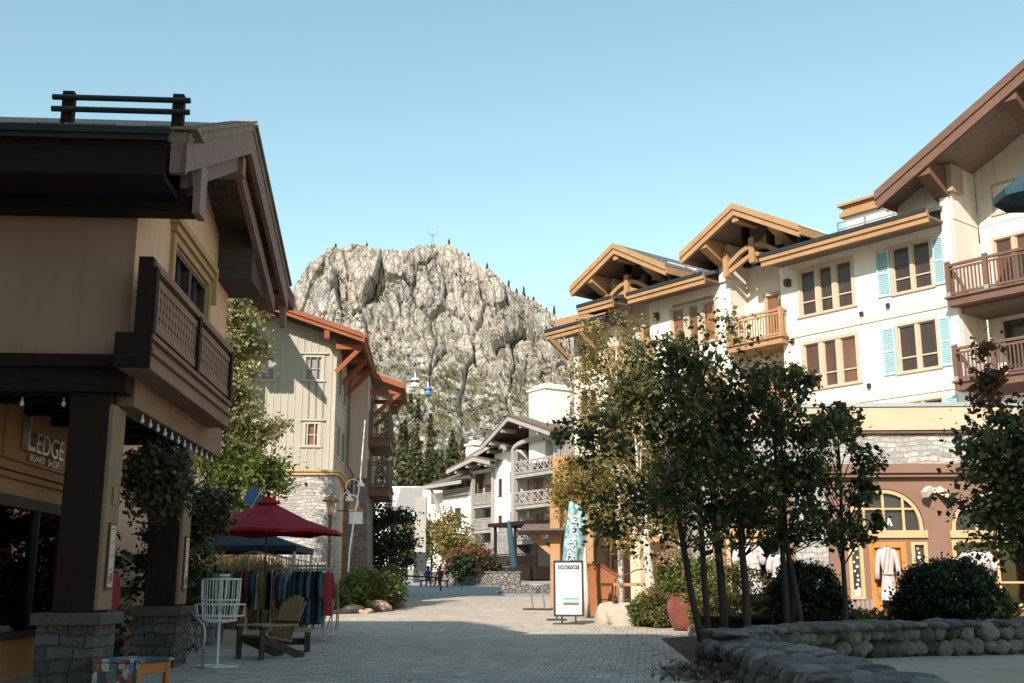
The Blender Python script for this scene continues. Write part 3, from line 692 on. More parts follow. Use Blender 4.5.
# arcade posts on stone plinths
def post(y0,y1):
    p=MB().box(-0.68,-0.18,y0,y1,1.17,3.93).build('post',[darkz],LB,bevel=0.012)
    g=gz(14+y0)-0.05
    MB().box(-0.80,-0.10,y0-0.14,y1+0.14,g,1.02).build('stone_plinth',stone_p,p)
    MB().box(-0.87,-0.02,y0-0.2,y1+0.2,1.02,1.17).build('plinth_cap',m_wood('plinth_cap_timber',(0.10,0.085,0.075),'y'),p,bevel=0.012)
    MB().box(-0.178,-0.13,y0+0.01,y1-0.01,1.2,3.78).build('lane_face_board',m_wood('tan_post_board',(0.30,0.19,0.125),'z'),p)
    return p
post(0.02,0.62); post(4.35,4.95)
# recessed shop front inside the arcade, running along x=-2
sx=-2.0
m=MB()
gl=(0.9,4.25,0.75,2.75)
for a,b,c,d in ((-0.2,gl[0],0.1,3.02),(gl[1],WD,0.1,3.02),(gl[0],gl[1],0.1,gl[2]),(gl[0],gl[1],gl[3],3.02)): m.quad((sx,a,c),(sx,b,c),(sx,b,d),(sx,a,d))
m.quad((sx,-0.2,3.02),(sx,WD,3.02),(sx,WD,4.12),(sx,-0.2,4.12)).quad((sx,-0.2,0.1),(sx,-0.2,4.12),(XL,-0.2,4.12),(XL,-0.2,0.1))
sign_w=m_plain('orange_shop_panel',(0.52,0.25,0.10),0.6,0.12,1.5,0.06)
m.build('shop_front_wall',sign_w,LB)
m=MB()
for z0,z1,p in ((2.98,3.06,0.07),(3.08,3.14,0.10),(3.24,3.28,0.05)): m.box(sx+0.002,sx+p,-0.2,WD,z0,z1)
for yy in (-0.1,1.35,4.55,5.6): m.box(sx+0.002,sx+0.035,yy,yy+0.09,3.30,4.10)
m.build('panel_mouldings',m_plain('orange_shop_moulding',(0.46,0.21,0.085),0.6,0.1,2,0.06),LB)
m=MB().box(sx-0.05,sx+0.06,gl[0],gl[0]+0.13,gl[2],gl[3]).box(sx-0.05,sx+0.06,gl[1]-0.13,gl[1],gl[2],gl[3]).box(sx-0.05,sx+0.06,gl[0]+.13,gl[1]-.13,gl[3]-0.16,gl[3]).box(sx-0.05,sx+0.06,gl[0]+.13,gl[1]-.13,gl[2],gl[2]+0.1).box(sx-0.04,sx+0.05,2.92,2.98,gl[2]+.1,gl[3]-.16)
so_=m.build('shop_window',winfr_d,LB); MB().box(sx-0.03,sx-0.02,gl[0]+0.1,gl[1]-0.1,gl[2]+0.05,gl[3]-0.05).build('pane',clear,so_)
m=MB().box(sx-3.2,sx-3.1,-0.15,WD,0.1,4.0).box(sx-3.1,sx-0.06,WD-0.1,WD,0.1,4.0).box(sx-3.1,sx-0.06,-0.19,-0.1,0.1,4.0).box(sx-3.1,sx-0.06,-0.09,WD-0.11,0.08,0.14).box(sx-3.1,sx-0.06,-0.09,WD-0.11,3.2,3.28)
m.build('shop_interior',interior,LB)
# lettered sign: tall first letter, smaller line beneath
def text_mesh(txt, size, depth, name, mat, parent, loc, rot, align='LEFT', sx_=1.0):
    cu=bpy.data.curves.new(name,'FONT'); cu.body=txt; cu.size=size; cu.extrude=depth; cu.align_x=align
    tmp=bpy.data.objects.new('tmp',cu); C.objects.link(tmp); bpy.context.view_layer.update()
    me=bpy.data.meshes.new_from_object(tmp.evaluated_get(bpy.context.evaluated_depsgraph_get())); bpy.data.objects.remove(tmp)
    o=bpy.data.objects.new(name,me); me.materials.clear(); me.materials.append(mat); C.objects.link(o); o.parent=parent
    o.location=loc; o.rotation_euler=rot; o.scale=(sx_,1,1); return o
rz90=(PI/2,0,PI/2)
lm=m_plain('pale_sign_letters',(0.62,0.60,0.54),0.35,0.05,3,0.02,0.4)
text_mesh('L',0.72,0.045,'sign_letter',lm,LB,(sx+0.07,1.98,3.42),rz90)
text_mesh('EDGE',0.43,0.045,'sign_letters',lm,LB,(sx+0.07,2.36,3.42),rz90,sx_=1.15)
text_mesh('BOARD',0.15,0.012,'sign_small_letters',lm,LB,(sx+0.03,2.35,3.30),rz90,sx_=1.25); text_mesh('SHOP',0.15,0.012,'sign_small_letters',lm,LB,(sx+0.03,3.12,3.30),rz90,sx_=1.25)
# balcony on the lane side
bx=0.40; by0,by1=-0.42,5.0; bz=4.62
s=MB().box(0.0,bx,by0+0.02,by1,4.17,4.36).box(0.0,bx+0.05,by0-0.02,by1+0.04,4.36,4.44).box(0.0,bx-0.03,by0+0.04,by1-0.02,4.44,bz-0.07).box(0.0,bx+0.03,by0,by1+0.03,bz-0.07,bz).build('balcony',mauvew,LB,bevel=0.008)
rl=MB(); x=bx-0.05
rl.beam((x,by0,5.52),(x,by1,5.52),0.12,0.10).beam((x,by0,5.36),(x,by1,5.36),0.05,0.10).beam((x,by0,4.76),(x,by1,4.76),0.06,0.12)
k=30
for i in range(k):                               # pierced flat balusters
    y=by0+0.12+(by1-by0-0.24)*(i+0.5)/k; w_=(by1-by0-0.24)/k*0.80
    for zz in range(4):
        z0,z1=4.82+zz*0.1225,4.82+(zz+1)*0.1225
        rl.box(x-0.016,x+0.016,y-w_/2,y+w_/2,z0,z1-0.045); rl.box(x-0.016,x+0.016,y-w_*0.26,y+w_*0.26,z1-0.045,z1)
rl.beam((0.05,by1,5.52),(x,by1,5.52),0.12,0.10).beam((0.05,by1,4.76),(x,by1,4.76),0.06,0.1)
rl.build('railing',mauvew,s)
for y in (by0+0.05,(by0+by1)/2,by1-0.05): MB().box(x-0.09,x+0.07,y-0.07,y+0.07,bz,5.50).build('railing_post',darkz,s)
MB().box(0.19,0.37,by0-0.06,by0+0.10,4.4,5.62).build('end_post',darkz,s)
MB().box(-0.03,bx+0.02,by0-0.08,by0-0.022,4.17,4.62).build('balcony_end_board',darkw,s)
# roof: ridge across the lane, gable verge over the lane
ox=0.92; yn,ya,yf=-1.30,3.0,8.0; zn,za,zf=6.86,8.86,7.42
m=MB().prism_x([(yn,zn),(ya,za),(ya,za+0.13),(yn,zn+0.13)],XL,ox).prism_x([(ya,za),(yf,zf),(yf,zf+0.13),(ya,za+0.13)],XL,ox)
rf=m.build('roof',tanroof,LB)
tl=MB(); rr=random.Random(3)
for q in range(30):
    xx=XL+0.15+q*0.33; tl.box(xx,xx+0.3,yn-0.05,yn+0.4,zn+0.13+rr.uniform(0,0.02),zn+0.165+rr.uniform(0,0.03))
for q in range(18):                               # ragged butts along the verge
    yy=ya+0.1+q*0.27; zz=za+0.13-(yy-ya)*(za-zf)/(yf-ya); tl.prism_x([(yy,zz),(yy+0.3,zz-0.085),(yy+0.3,zz-0.03),(yy,zz+0.06)],ox-0.3,ox+0.045)
    yy2=yn+0.1+q*0.235; zz=zn+0.13+(yy2-yn)*(za-zn)/(ya-yn); tl.prism_x([(yy2,zz),(yy2+0.25,zz+0.115),(yy2+0.25,zz+0.16),(yy2,zz+0.05)],ox-0.3,ox+0.045)
tl.build('shingle_edge',tanroof,rf)
MB().box(XL,ox-0.25,yn-0.10,yn-0.01,zn-0.02,zn+0.12).box(XL,ox-0.22,yn-0.13,yn-0.09,zn+0.05,zn+0.14).build('gutter',metal_d,rf)
MB().box(XL,ox-0.28,yn,yn+0.10,6.42,zn-0.03).box(XL,0.80,-0.36,-0.065,6.27,6.50).box(XL,ox-0.32,yn+0.1,-0.37,6.42,6.50).build('eave_boards',darkw,LB)
m=MB()                                             # verge boards, two stepped layers
def verge(m,y0,z0,y1,z1,dpt,x0,x1,up=0.0): m.prism_x([(y0,z0-dpt+up),(y1,z1-dpt+up),(y1,z1+up),(y0,z0+up)],x0,x1)
verge(m,yn,zn,ya,za,0.40,ox-0.10,ox-0.02); verge(m,ya,za,yf,zf,0.40,ox-0.10,ox-0.02)
verge(m,yn+0.9,zn+0.02,ya,za-0.40,0.30,ox-0.30,ox-0.2); verge(m,ya,za-0.40,yf-0.6,zf-0.28,0.30,ox-0.30,ox-0.2)
m.box(ox-0.22,ox-0.03,yn,yn+0.10,6.46,zn); m.box(ox-0.16,ox-0.04,yf-0.2,yf,zf-0.75,zf-0.06)
m.build('verge_boards',m_wood('verge_timber',(0.27,0.165,0.14),'y'),rf)
m=MB().prism_x([(0,6.55),(ya,za-0.06),(ya,za-0.02),(0,6.62)],0.004,ox-0.31).prism_x([(ya,za-0.06),(yf-0.5,zf-0.02),(yf-0.5,zf+0.02),(ya,za-0.02)],0.004,ox-0.31)
m.build('verge_soffit',soffit,LB)
MB().box(0.0,ox-0.30,5.2,6.6,6.92,7.75).build('boxed_eave',m_wood('boxed_eave_timber',(0.07,0.055,0.05),'x'),LB)
for y,z in ((0.2,6.55),(ya,8.1)): MB().box(0.0,ox-0.12,y-0.12,y+0.12,z-0.05,z+0.28).build('outlooker',mauvew,LB)
MB().box(0.805,0.90,-0.44,-0.08,6.24,6.95).build('corner_bracket',m_wood('pinkish_bracket',(0.30,0.19,0.165),'z'),LB)
# snow fence on the roof edge
for xx in (-0.72,0.66): MB().box(xx-0.07,xx+0.07,yn+0.35,yn+0.47,zn+0.15,zn+0.80).build('snow_fence_post',darkz,rf)
for zz in (0.54,0.70): MB().tube([(-0.90,yn+0.33,zn+zz),(0.82,yn+0.33,zn+zz)],0.04,8).build('snow_fence_rail',metal_d,rf)
# porch roof of the neighbour wing poking in at the left edge
m=MB().box(-3.2,-1.95,yn-1.2,yn-0.2,6.05,6.34).prism_y([(-3.3,6.36),(-1.6,6.36),(-1.6,6.42),(-3.3,6.66)],yn-1.35,yn-0.15)
m.build('side_wing_eave',mauvew,LB)
# rear wing, set back from the lane
m=MB().box(XL,-2.25,WD+0.02,13,0.2,6.6); m.build('rear_wing_wall',peach,LB)
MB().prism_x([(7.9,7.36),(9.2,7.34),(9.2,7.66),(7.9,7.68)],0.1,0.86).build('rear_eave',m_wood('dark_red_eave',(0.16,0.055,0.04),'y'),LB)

# ---------------- things hung on and standing by the shop lodge
def on_L(x,y,z): return LF.w(x,y,z)
def string_lights(name,label,a,b,n,sag):
    t=thing(name,label,'string lights',a,0,'string lights under the arcade beams')
    d=Vector(b)-Vector(a); pts=[]
    for i in range(n*2+1):
        f=i/(n*2); q=(f*n)%1.0; pts.append(d*f+Vector((0,0,-sag*math.sin(PI*q))))
    MB().tube(pts,0.006,5).build('wire',metal_d,t)
    glass=m_plain('clear_bulb',(0.75,0.72,0.66),0.15,0.02,1,0,0,0.9)
    for i in range(n):
        p=pts[i*2+1]; MB().lathe([(0.012,0),(0.012,-0.04),(0.03,-0.075),(0.026,-0.105),(0.005,-0.12)],p,8).build('bulb',glass,t,True)
string_lights('string_lights','row of clear bulbs strung under the dark front beam of the left arcade',on_L(-4.2,0.1,3.92),on_L(0.0,0.1,3.92),8,0.05)
string_lights('string_lights','row of clear bulbs strung along the lane-side beam under the carved balcony',on_L(0.06,0.5,3.80),on_L(0.06,5.6,3.78),12,0.05)
def flower_basket(label,p,r,seed,hook):
    t=thing('hanging_basket',label,'flower basket',p,0,'flower baskets hanging in the arcade')
    rng=np.random.default_rng(seed)
    pts,_=clump_points(rng,70,75,(r,r,r*0.8),r*0.2)
    drop=rng.normal(size=(900,3))*np.array([r*0.5,r*0.5,r*0.3])+np.array([0,0,-r*0.7])
    foliage('foliage',np.concatenate([pts,drop]),0.07,lf_bask,t,seed,0.2,1.6)
    pp,_=clump_points(rng,90,9,(r*1.1,r*1.1,r*0.9),0.05,shell=0.85); foliage('flowers',pp,0.05,lf_petal,t,seed+1,0.1,1.0)['kind']='stuff'
    MB().lathe([(0.05,-0.3),(0.22,-0.25),(0.34,-0.02),(0.36,0.0)],n=14).build('pot',m_plain('coir_pot',(0.07,0.045,0.03),0.95,0.3,8,0.5),t)
    m=MB()
    for k in range(3): m.tube([(0.34*math.cos(k*2.1),0.34*math.sin(k*2.1),0),(0,0,hook)],0.008,5)
    m.build('chains',metal_d,t)
flower_basket('large dark trailing flower basket hanging between the two arcade posts',on_L(-0.15,2.65,3.12),0.50,11,0.69)
flower_basket('smaller flower basket hanging past the second arcade post, beside the red umbrella',on_L(-0.05,6.05,2.88),0.36,12,0.92)
MB_=None
def post_sign(label,y,z0,z1,mark):
    p=on_L(-0.128,y,z0); t=thing('post_sign',label,'sign',p,rad(LA),'signs on the arcade posts'); h=z1-z0
    MB().box(0.0,0.03,-0.13,0.13,0,h).build('frame',m_plain('dark_red_frame',(0.12,0.03,0.025),0.6),t)
    MB().box(0.031,0.036,-0.105,0.105,0.03,h-0.03).build('face',m_plain('sign_cream',(0.58,0.50,0.40),0.6,0.1,3),t)
    m=MB()
    for k in range(4): m.box(0.037,0.040,-0.07,0.07-0.03*(k%2),h*0.92-k*0.17,h*0.92-k*0.17-0.012)
    m.box(0.037,0.040,-0.075,-0.055,0.07,0.2).box(0.037,0.040,0.005,0.025,0.07,0.2).box(0.037,0.040,-0.055,0.005,0.125,0.14).box(0.037,0.040,0.05,0.07,0.1,0.23)
    m.build('marks',metal_d,t)
post_sign('tall narrow cream sign on the nearer arcade post',0.32,1.45,2.28,1)
post_sign('tall narrow cream sign on the farther arcade post',4.65,1.42,2.30,1)
t=thing('post_plaque','small brown plaque screwed to the nearer post above its cream sign','plaque',on_L(-0.128,0.32,2.52),rad(LA))
MB().box(0,0.02,-0.08,0.08,0,0.22).build('board',m_plain('plaque_brown',(0.24,0.13,0.07),0.6),t); MB().box(0.021,0.026,-0.05,0.05,0.05,0.09).box(0.021,0.026,-0.05,0.05,0.12,0.2).build('mark',m_plain('plaque_orange',(0.5,0.22,0.08),0.6),t)

# ---- garments
garm={}
def cloth_mat(name,col): return m_plain('cloth_'+name,col,0.9,0.16,5,0.3,0,0.2,30)
def garment_mesh(mb, w, d, h, seed, sleeves=True, flare=0.15):
    """hanging shirt/dress: shoulders at z=0 falling to -h, w wide (x), d thick (y)"""
    rr=random.Random(seed); n=14; lv=9; vs=[]; fs=[]
    ph=rr.uniform(0,6)
    for i in range(lv):
        f=i/(lv-1); z=-h*f
        ww=w*(0.16+0.84*min(1,(f/0.10)**0.8)) if f<0.10 else w*(1-0.10*math.sin(min(1,f*2)*PI)*(1 if h>0.9 else 0.3)+flare*f)
        dd=d*(0.35+0.65*min(1,f/0.12))*(1+0.25*f)
        for k in range(n):
            t=2*PI*k/n; fold=1+0.16*f*math.sin(5*t+ph)+0.05*math.sin(3*t+f*4+ph)
            vs.append((ww/2*math.cos(t)*fold, dd/2*math.sin(t)*(1+0.4*f*math.sin(7*t+ph)), z+0.012*math.sin(4*t+ph)*f))
    for i in range(lv-1):
        for k in range(n): k2=(k+1)%n; fs.append((i*n+k,(i+1)*n+k,(i+1)*n+k2,i*n+k2))
    fs.append(tuple(range((lv-1)*n,lv*n))); fs.append(tuple(range(n-1,-1,-1)))
    mb.add(vs,fs)
    if sleeves:
        L_=min(0.55,h*0.72)
        for s in (-1,1):
            mb.tube([(s*w*0.42,0,-0.05),(s*w*0.62,0.01,-0.05-L_*0.35),(s*w*0.70,0.0,-0.05-L_*0.7),(s*w*0.68,0,-0.05-L_)],[d*0.42,d*0.5,d*0.46,d*0.4],8)
    return mb
def hanger(parent,w):
    return MB().tube([(-w*0.45,0,-0.02),(0,0,0.06),(w*0.45,0,-0.02)],0.008,5).tube([(0,0,0.06),(0,0,0.11),(0.02,0,0.14),(0.035,0,0.12)],0.005,5).build('hanger',metal_s,parent)
def garment(name,label,cat,p,rz,w,d,h,mat,seed,sleeves=True,group=None,flare=0.12,hang=True):
    t=thing(name,label,cat,p,rz,group); o=garment_mesh(MB(),w,d,h,seed,sleeves,flare).build('fabric',mat,t,True)
    if hang: hanger(t,w)
    return t
# clothes on the rail inside the left shop window
r0=on_L(sx-0.35,1.2,1.55); rt=thing('display_rail','steel clothes rail with metal hangers inside the left shop window','clothes rail',on_L(sx-0.45,1.2,0.14),rad(LA))
MB().tube([(0,0,0),(0,0,1.92)],0.018,8).tube([(0,2.8,0),(0,2.8,1.92)],0.018,8).build('uprights',metal_s,rt); MB().tube([(0,-0.05,1.92),(0,2.85,1.92)],0.016,8).build('rail',metal_s,rt)
for k in range(16):
    col=[('navy',(0.03,0.05,0.10)),('charcoal',(0.04,0.04,0.045)),('steel blue',(0.10,0.17,0.28)),('pale blue',(0.34,0.42,0.52)),('black',(0.02,0.02,0.022))][(k*3)%5]
    garment('shirt',f'{col[0]} shirt on the rail in the left shop window, {ords[k]} from the near end','shirt',on_L(sx-0.45,1.32+k*0.17,1.93),rad(LA),0.46,0.09,0.78,cloth_mat(col[0].replace(' ','_'),col[1]),k,True,'shirts on the rail in the left shop window')
garment('jacket','red jacket hanging on the back of the nearer arcade post','jacket',on_L(-0.30,1.0,1.72),rad(80),0.30,0.14,0.62,cloth_mat('crimson_dark',(0.26,0.03,0.04)),90,True)
garment('scarf','long thin red scarf hanging beneath the red jacket','scarf',on_L(-0.30,0.95,1.08),rad(75),0.14,0.05,0.55,cloth_mat('red',(0.40,0.04,0.04)),91,False)
garment('shirt','pale pink shirt hanging in the shade of the arcade, beside the red jacket','shirt',on_L(-0.75,2.0,2.2),rad(70),0.34,0.14,0.65,cloth_mat('pale_pink',(0.42,0.30,0.32)),92,True)
# sticker-covered bench box
t=thing('sticker_bench','low orange-edged bench box covered in stickers, in front of the first post','bench',(-4.48,13.5,gz(13.5)),rad(-24)); t.scale=(0.72,0.95,1.0)
MB().box(-0.42,-0.34,-0.30,-0.22,0,0.46).box(0.38,0.46,-0.30,-0.22,0,0.46).box(-0.42,-0.34,0.22,0.30,0,0.46).box(0.38,0.46,0.22,0.30,0,0.46).box(-0.34,0.38,-0.29,-0.24,0.33,0.46).box(-0.34,0.38,0.24,0.29,0.33,0.46).box(-0.41,-0.36,-0.22,0.22,0.33,0.46).box(0.40,0.45,-0.22,0.22,0.33,0.46).build('frame',m_wood('worn_orange_timber',(0.46,0.17,0.06),'x'),t,bevel=0.008)
def m_stickers():
    tt=NT('stickers'); v=tt.coord((1,1,1)); vo=tt.n('TexVoronoi',distance='CHEBYCHEV'); vo.inputs['Scale'].default_value=9; tt.l(v,vo.inputs['Vector'])
    hs=tt.n('SeparateColor'); tt.l(vo.outputs['Color'],hs.inputs[0])
    c=tt.ramp(hs.outputs[0],[(0,(0.03,0.05,0.08)),(0.25,(0.06,0.2,0.42)),(0.42,(0.5,0.48,0.42)),(0.58,(0.03,0.03,0.03)),(0.74,(0.4,0.08,0.05)),(0.88,(0.05,0.18,0.15))],'CONSTANT')
    c=tt.mix(0.5,c,tt.ramp(tt.noise(v,22,3),[(0.4,(0.3,0.3,0.3)),(0.6,(1.2,1.2,1.2))]),'MULTIPLY'); tt.l(c,tt.b.inputs['Base Color']); tt.b.inputs['Roughness'].default_value=0.5; return tt.m
stick=m_stickers()
MB().box(-0.45,0.49,-0.33,0.33,0.462,0.50).build('top',stick,t,bevel=0.006); MB().box(-0.36,-0.345,-0.215,0.215,0.02,0.325).box(-0.43,0.47,-0.318,-0.304,0.02,0.455).box(-0.33,0.37,-0.24,-0.23,0.33,0.455).build('side_panel',stick,t)
# disc golf basket
t=thing('disc_golf_basket','white steel disc golf basket standing on a wire base beside the far post','disc golf basket',(-4.72,18.3,gz(18.3)),0)
m=MB().tube([(0,0,0.03),(0,0,1.4)],0.022,8); m.build('pole',whitep,t)
m=MB().ring((0,0,0.02),0.32,0.012).tube([(-0.32,0,0.02),(0.32,0,0.02)],0.011,6).tube([(0,-0.32,0.02),(0,0.32,0.02)],0.011,6); m.build('base',whitep,t)
m=MB()
for k in range(18):
    a=2*PI*k/18; m.tube([(0.31*math.cos(a),0.31*math.sin(a),1.38),(0.30*math.cos(a),0.30*math.sin(a),1.05),(0.26*math.cos(a),0.26*math.sin(a),0.72),(0.05*math.cos(a),0.05*math.sin(a),0.69)],0.0085,5)
m.ring((0,0,1.38),0.31,0.014).ring((0,0,1.05),0.302,0.010).ring((0,0,0.73),0.27,0.012).ring((0,0,0.70),0.15,0.009); m.build('cage',whitep,t)
MB().ring((0,0,0.98),0.40,0.01).ring((0,0,0.80),0.38,0.01).tube([(-0.40,0,0.98),(-0.38,0,0.80)],0.009,5).tube([(0.40,0,0.98),(0.38,0,0.80)],0.009,5).tube([(0,-0.40,0.98),(0,-0.38,0.80)],0.009,5).tube([(-0.3,-0.27,0.98),(-0.28,-0.25,0.80)],0.009,5).tube([(0.3,-0.27,0.98),(0.28,-0.25,0.80)],0.009,5).build('outer_band',whitep,t)
m=MB()
for k in range(8):
    a=2*PI*k/8+0.2; m.tube([(0.10*math.cos(a),0.10*math.sin(a),1.42),(0.09*math.cos(a),0.09*math.sin(a),1.1),(0.03*math.cos(a),0.03*math.sin(a),0.86)],0.008,4)
m.lathe([(0.13,1.40),(0.14,1.43),(0.13,1.46)],n=12); m.build('chains',metal_s,t)
# bent tube stand
t=thing('tube_stand','bent pale metal tube stand beside the stone plinth of the far post','stand',(-5.0,17.9,gz(17.9)),0)
MB().tube([(0.16,0,0),(0.16,0,0.58),(0.13,0,0.68),(-0.10,0,0.88)],0.022,8).tube([(0.02,-0.15,0.012),(0.16,0,0.012),(0.02,0.15,0.012)],0.014,6).build('tube',metal_s,t,True)
# adirondack chair, wooden stool, blue bag
t=thing('adirondack_chair','weathered slatted adirondack chair turned towards the clothes racks','chair',(-4.35,20.2,gz(20.2)),rad(-38))
chw=m_wood('weathered_chair_slats',(0.30,0.22,0.13),'x'); chd=m_wood('weathered_chair_frame',(0.06,0.05,0.045),'x')
for k in range(6):
    x=-0.24+k*0.096; hgt=[0.86,0.95,1.0,1.0,0.95,0.86][k]
    MB().beam((x,0.30,0.30),(x*1.15,0.30+0.36*hgt,0.30+0.78*hgt),0.082,0.02,up=(0,1,0)).build('back_slat',chw,t)
m=MB()
for k in range(6): f=k/5; m.beam((-0.29,-0.30+0.58*f,0.40-0.11*f),(0.29,-0.30+0.58*f,0.40-0.11*f),0.10,0.022)
m.build('seat',chw,t)
for s in (-1,1):
    MB().beam((s*0.31,-0.36,0),(s*0.31,-0.36,0.56),0.10,0.035,up=(1,0,0)).build('front_leg',chd,t)
    MB().beam((s*0.285,-0.36,0.36),(s*0.285,0.62,0.0),0.03,0.13).build('rear_leg',chd,t)
    MB().box(s*0.35-0.075,s*0.35+0.075,-0.46,0.36,0.56,0.585).build('armrest',chw,t)
MB().beam((-0.33,0.45,0.62),(0.33,0.45,0.62),0.06,0.03).build('back_rail',chd,t)
t=thing('wooden_bench','small low wooden bench beside the adirondack chair, with a blue bag on it','bench',(-4.35,21.9,gz(21.9)),rad(8))
MB().box(-0.34,0.48,-0.24,0.24,0.36,0.43).build('seat',chw,t,bevel=0.006); MB().box(-0.32,-0.22,-0.22,0.22,0,0.36).build('leg',chd,t); MB().box(0.36,0.46,-0.22,0.22,0,0.36).build('leg',chd,t); MB().box(-0.22,0.36,-0.03,0.03,0.12,0.24).build('stretcher',chd,t)
t=thing('bag','blue bag with a red top standing on the low wooden bench','bag',(-4.33,21.9,gz(21.9)+0.43),0)
MB().lathe([(0.15,0),(0.19,0.05),(0.18,0.26),(0.12,0.32)],n=10,wob=0.05).build('body',cloth_mat('blue_bag',(0.04,0.13,0.26)),t,True); MB().lathe([(0.11,0.31),(0.09,0.42),(0.03,0.45)],n=8).build('top',cloth_mat('red',(0.40,0.04,0.04)),t,True)
# clothes racks with every garment on them
def rack(label,p,L_,h,rz):
    t=thing('clothes_rack',label,'clothes rack',p,rz,'clothes racks in front of the shop')
    MB().tube([(-L_/2,0,h),(L_/2,0,h)],0.018,8).build('rail',metal_s,t)
    for s in (-1,1):
        MB().tube([(s*L_/2,0,0.06),(s*L_/2,0,h+0.02)],0.018,8).build('upright',metal_s,t); MB().tube([(s*L_/2,-0.28,0.05),(s*L_/2,0.28,0.05)],0.018,8).build('foot',metal_s,t)
    return t
cols=[('teal',(0.03,0.16,0.17)),('navy',(0.03,0.05,0.10)),('black',(0.02,0.02,0.022)),('dusty pink',(0.42,0.27,0.28)),('dark green',(0.03,0.07,0.05)),('sky blue',(0.16,0.33,0.50)),('mustard',(0.36,0.25,0.08)),('charcoal',(0.04,0.04,0.045)),('white',(0.55,0.53,0.5)),('plum',(0.13,0.05,0.11)),('slate blue',(0.08,0.13,0.21)),('rust',(0.32,0.11,0.05)),('grey',(0.18,0.18,0.18))]
def fill_rack(tag_,cx_,cy_,L_,h,n,seed,lo,hi,dark=False):
    rr=random.Random(seed)
    for k in range(n):
        c_=cols[rr.randrange(len(cols))] if not dark else cols[[1,2,4,7,10,2,0][k%7]]
        hh=rr.uniform(lo,hi); kind='coat' if hh>1.0 else ('dress' if k%4==0 else 'shirt')
        x=cx_-L_/2+0.07+(L_-0.14)*(k+0.5)/n
        garment(kind,f'{c_[0]} {kind} on the {tag_}, {ords[k]} from its left end',kind,(x,cy_,gz(cy_)+h-0.10),rad(90+rr.uniform(-12,12)),0.46*rr.uniform(0.9,1.1),(L_/n)*1.15,hh,cloth_mat(c_[0].replace(' ','_'),c_[1]),seed*50+k,kind!='dress',f'clothes on the {tag_}')
rack('long clothes rack behind the disc golf basket',(-6.45,27.2,gz(27.2)),1.85,1.62,0); fill_rack('long rack behind the basket',-6.45,27.2,1.85,1.62,18,3,0.75,0.95)
rack('clothes rack under the middle of the red umbrella',(-4.95,26.6,gz(26.6)),1.45,1.55,0); fill_rack('rack under the umbrella',-4.95,26.6,1.45,1.55,14,4,0.72,1.0)
rack('short rack of long dark coats at the right end of the clothes racks',(-4.55,25.1,gz(25.1)),0.8,1.62,0); fill_rack('rack of long dark coats',-4.55,25.1,0.8,1.62,7,5,1.1,1.2,True)
garment('jacket','bright red jacket hung on the right end of the rack of dark coats','jacket',(-4.09,25.05,gz(25.05)+1.5),rad(75),0.40,0.12,0.95,cloth_mat('crimson_dark',(0.26,0.03,0.04)),93,True)
# red umbrella
t=thing('market_umbrella','open deep red market umbrella over the clothes racks','umbrella',(-5.50,25.0,gz(25.0)),0)
redc=m_plain('red_canvas',(0.30,0.018,0.03),0.85,0.12,2,0.15,0,0.2,60)
m=MB(); n=8; R_=1.72; top=(0,0,3.08)
rim=[(R_*math.cos(2*PI*(k+0.5)/n),R_*math.sin(2*PI*(k+0.5)/n),2.36) for k in range(n)]
for k in range(n):
    a,b=rim[k],rim[(k+1)%n]; mid=tuple((a[i]+b[i])/2*(0.97 if i<2 else 1)+(0.05 if i==2 else 0) for i in range(3))
    qa=tuple(a[i]*0.5+top[i]*0.5-(0.05 if i==2 else 0) for i in range(3)); qb=tuple(b[i]*0.5+top[i]*0.5-(0.05 if i==2 else 0) for i in range(3))
    m.add([top,qa,qb,a,mid,b],[(0,1,2),(1,3,4),(1,4,2),(2,4,5)])
    for u_,v_ in ((a,mid),(mid,b)): m.quad(u_,v_,(v_[0],v_[1],v_[2]-0.07),(u_[0],u_[1],u_[2]-0.07))
cn=m.build('canopy',redc,t)
sd=cn.modifiers.new('Solidify','SOLIDIFY'); sd.thickness=0.012
MB().lathe([(0.30,3.0),(0.16,3.1),(0.02,3.17)],n=8).build('vent_cap',redc,t); MB().lathe([(0.035,3.15),(0.05,3.2),(0.02,3.27)],n=8).build('finial',darkz,t)
MB().tube([(0,0,0.05),(0,0,3.1)],0.026,8).build('pole',metal_d,t); MB().lathe([(0.3,0),(0.3,0.06),(0.08,0.1)],n=16).build('base',metal_d,t)
m=MB()
for q in rim: m.tube([(0,0,2.98),(q[0]*0.98,q[1]*0.98,2.34)],0.012,4)
m.build('ribs',darkz,t)
# dark pop-up canopy
t=thing('popup_canopy','dark flat pop-up canopy on white legs behind the red umbrella','canopy',(-6.75,28.4,gz(28.4)),rad(2))
navy=m_plain('navy_canvas',(0.025,0.04,0.06),0.85,0.15,2,0.15,0,0.2,50)
m=MB(); a=1.5; z0,z1=2.10,2.62
m.add([(-a,-a,z0),(a,-a,z0),(a,a,z0),(-a,a,z0),(0,0,z1)],[(0,1,4),(1,2,4),(2,3,4),(3,0,4)])
for p_,q_ in (((-a,-a),(a,-a)),((a,-a),(a,a)),((a,a),(-a,a)),((-a,a),(-a,-a))): m.quad((*p_,z0-0.14),(*q_,z0-0.14),(*q_,z0),(*p_,z0))
cn=m.build('canopy',navy,t); sd=cn.modifiers.new('Solidify','SOLIDIFY'); sd.thickness=0.01
for sx_ in (-1,1):
    for sy_ in (-1,1): MB().box(sx_*a*0.97-0.03,sx_*a*0.97+0.03,sy_*a*0.97-0.03,sy_*a*0.97+0.03,0,z0-0.02).build('leg',whitep,t)
m=MB()
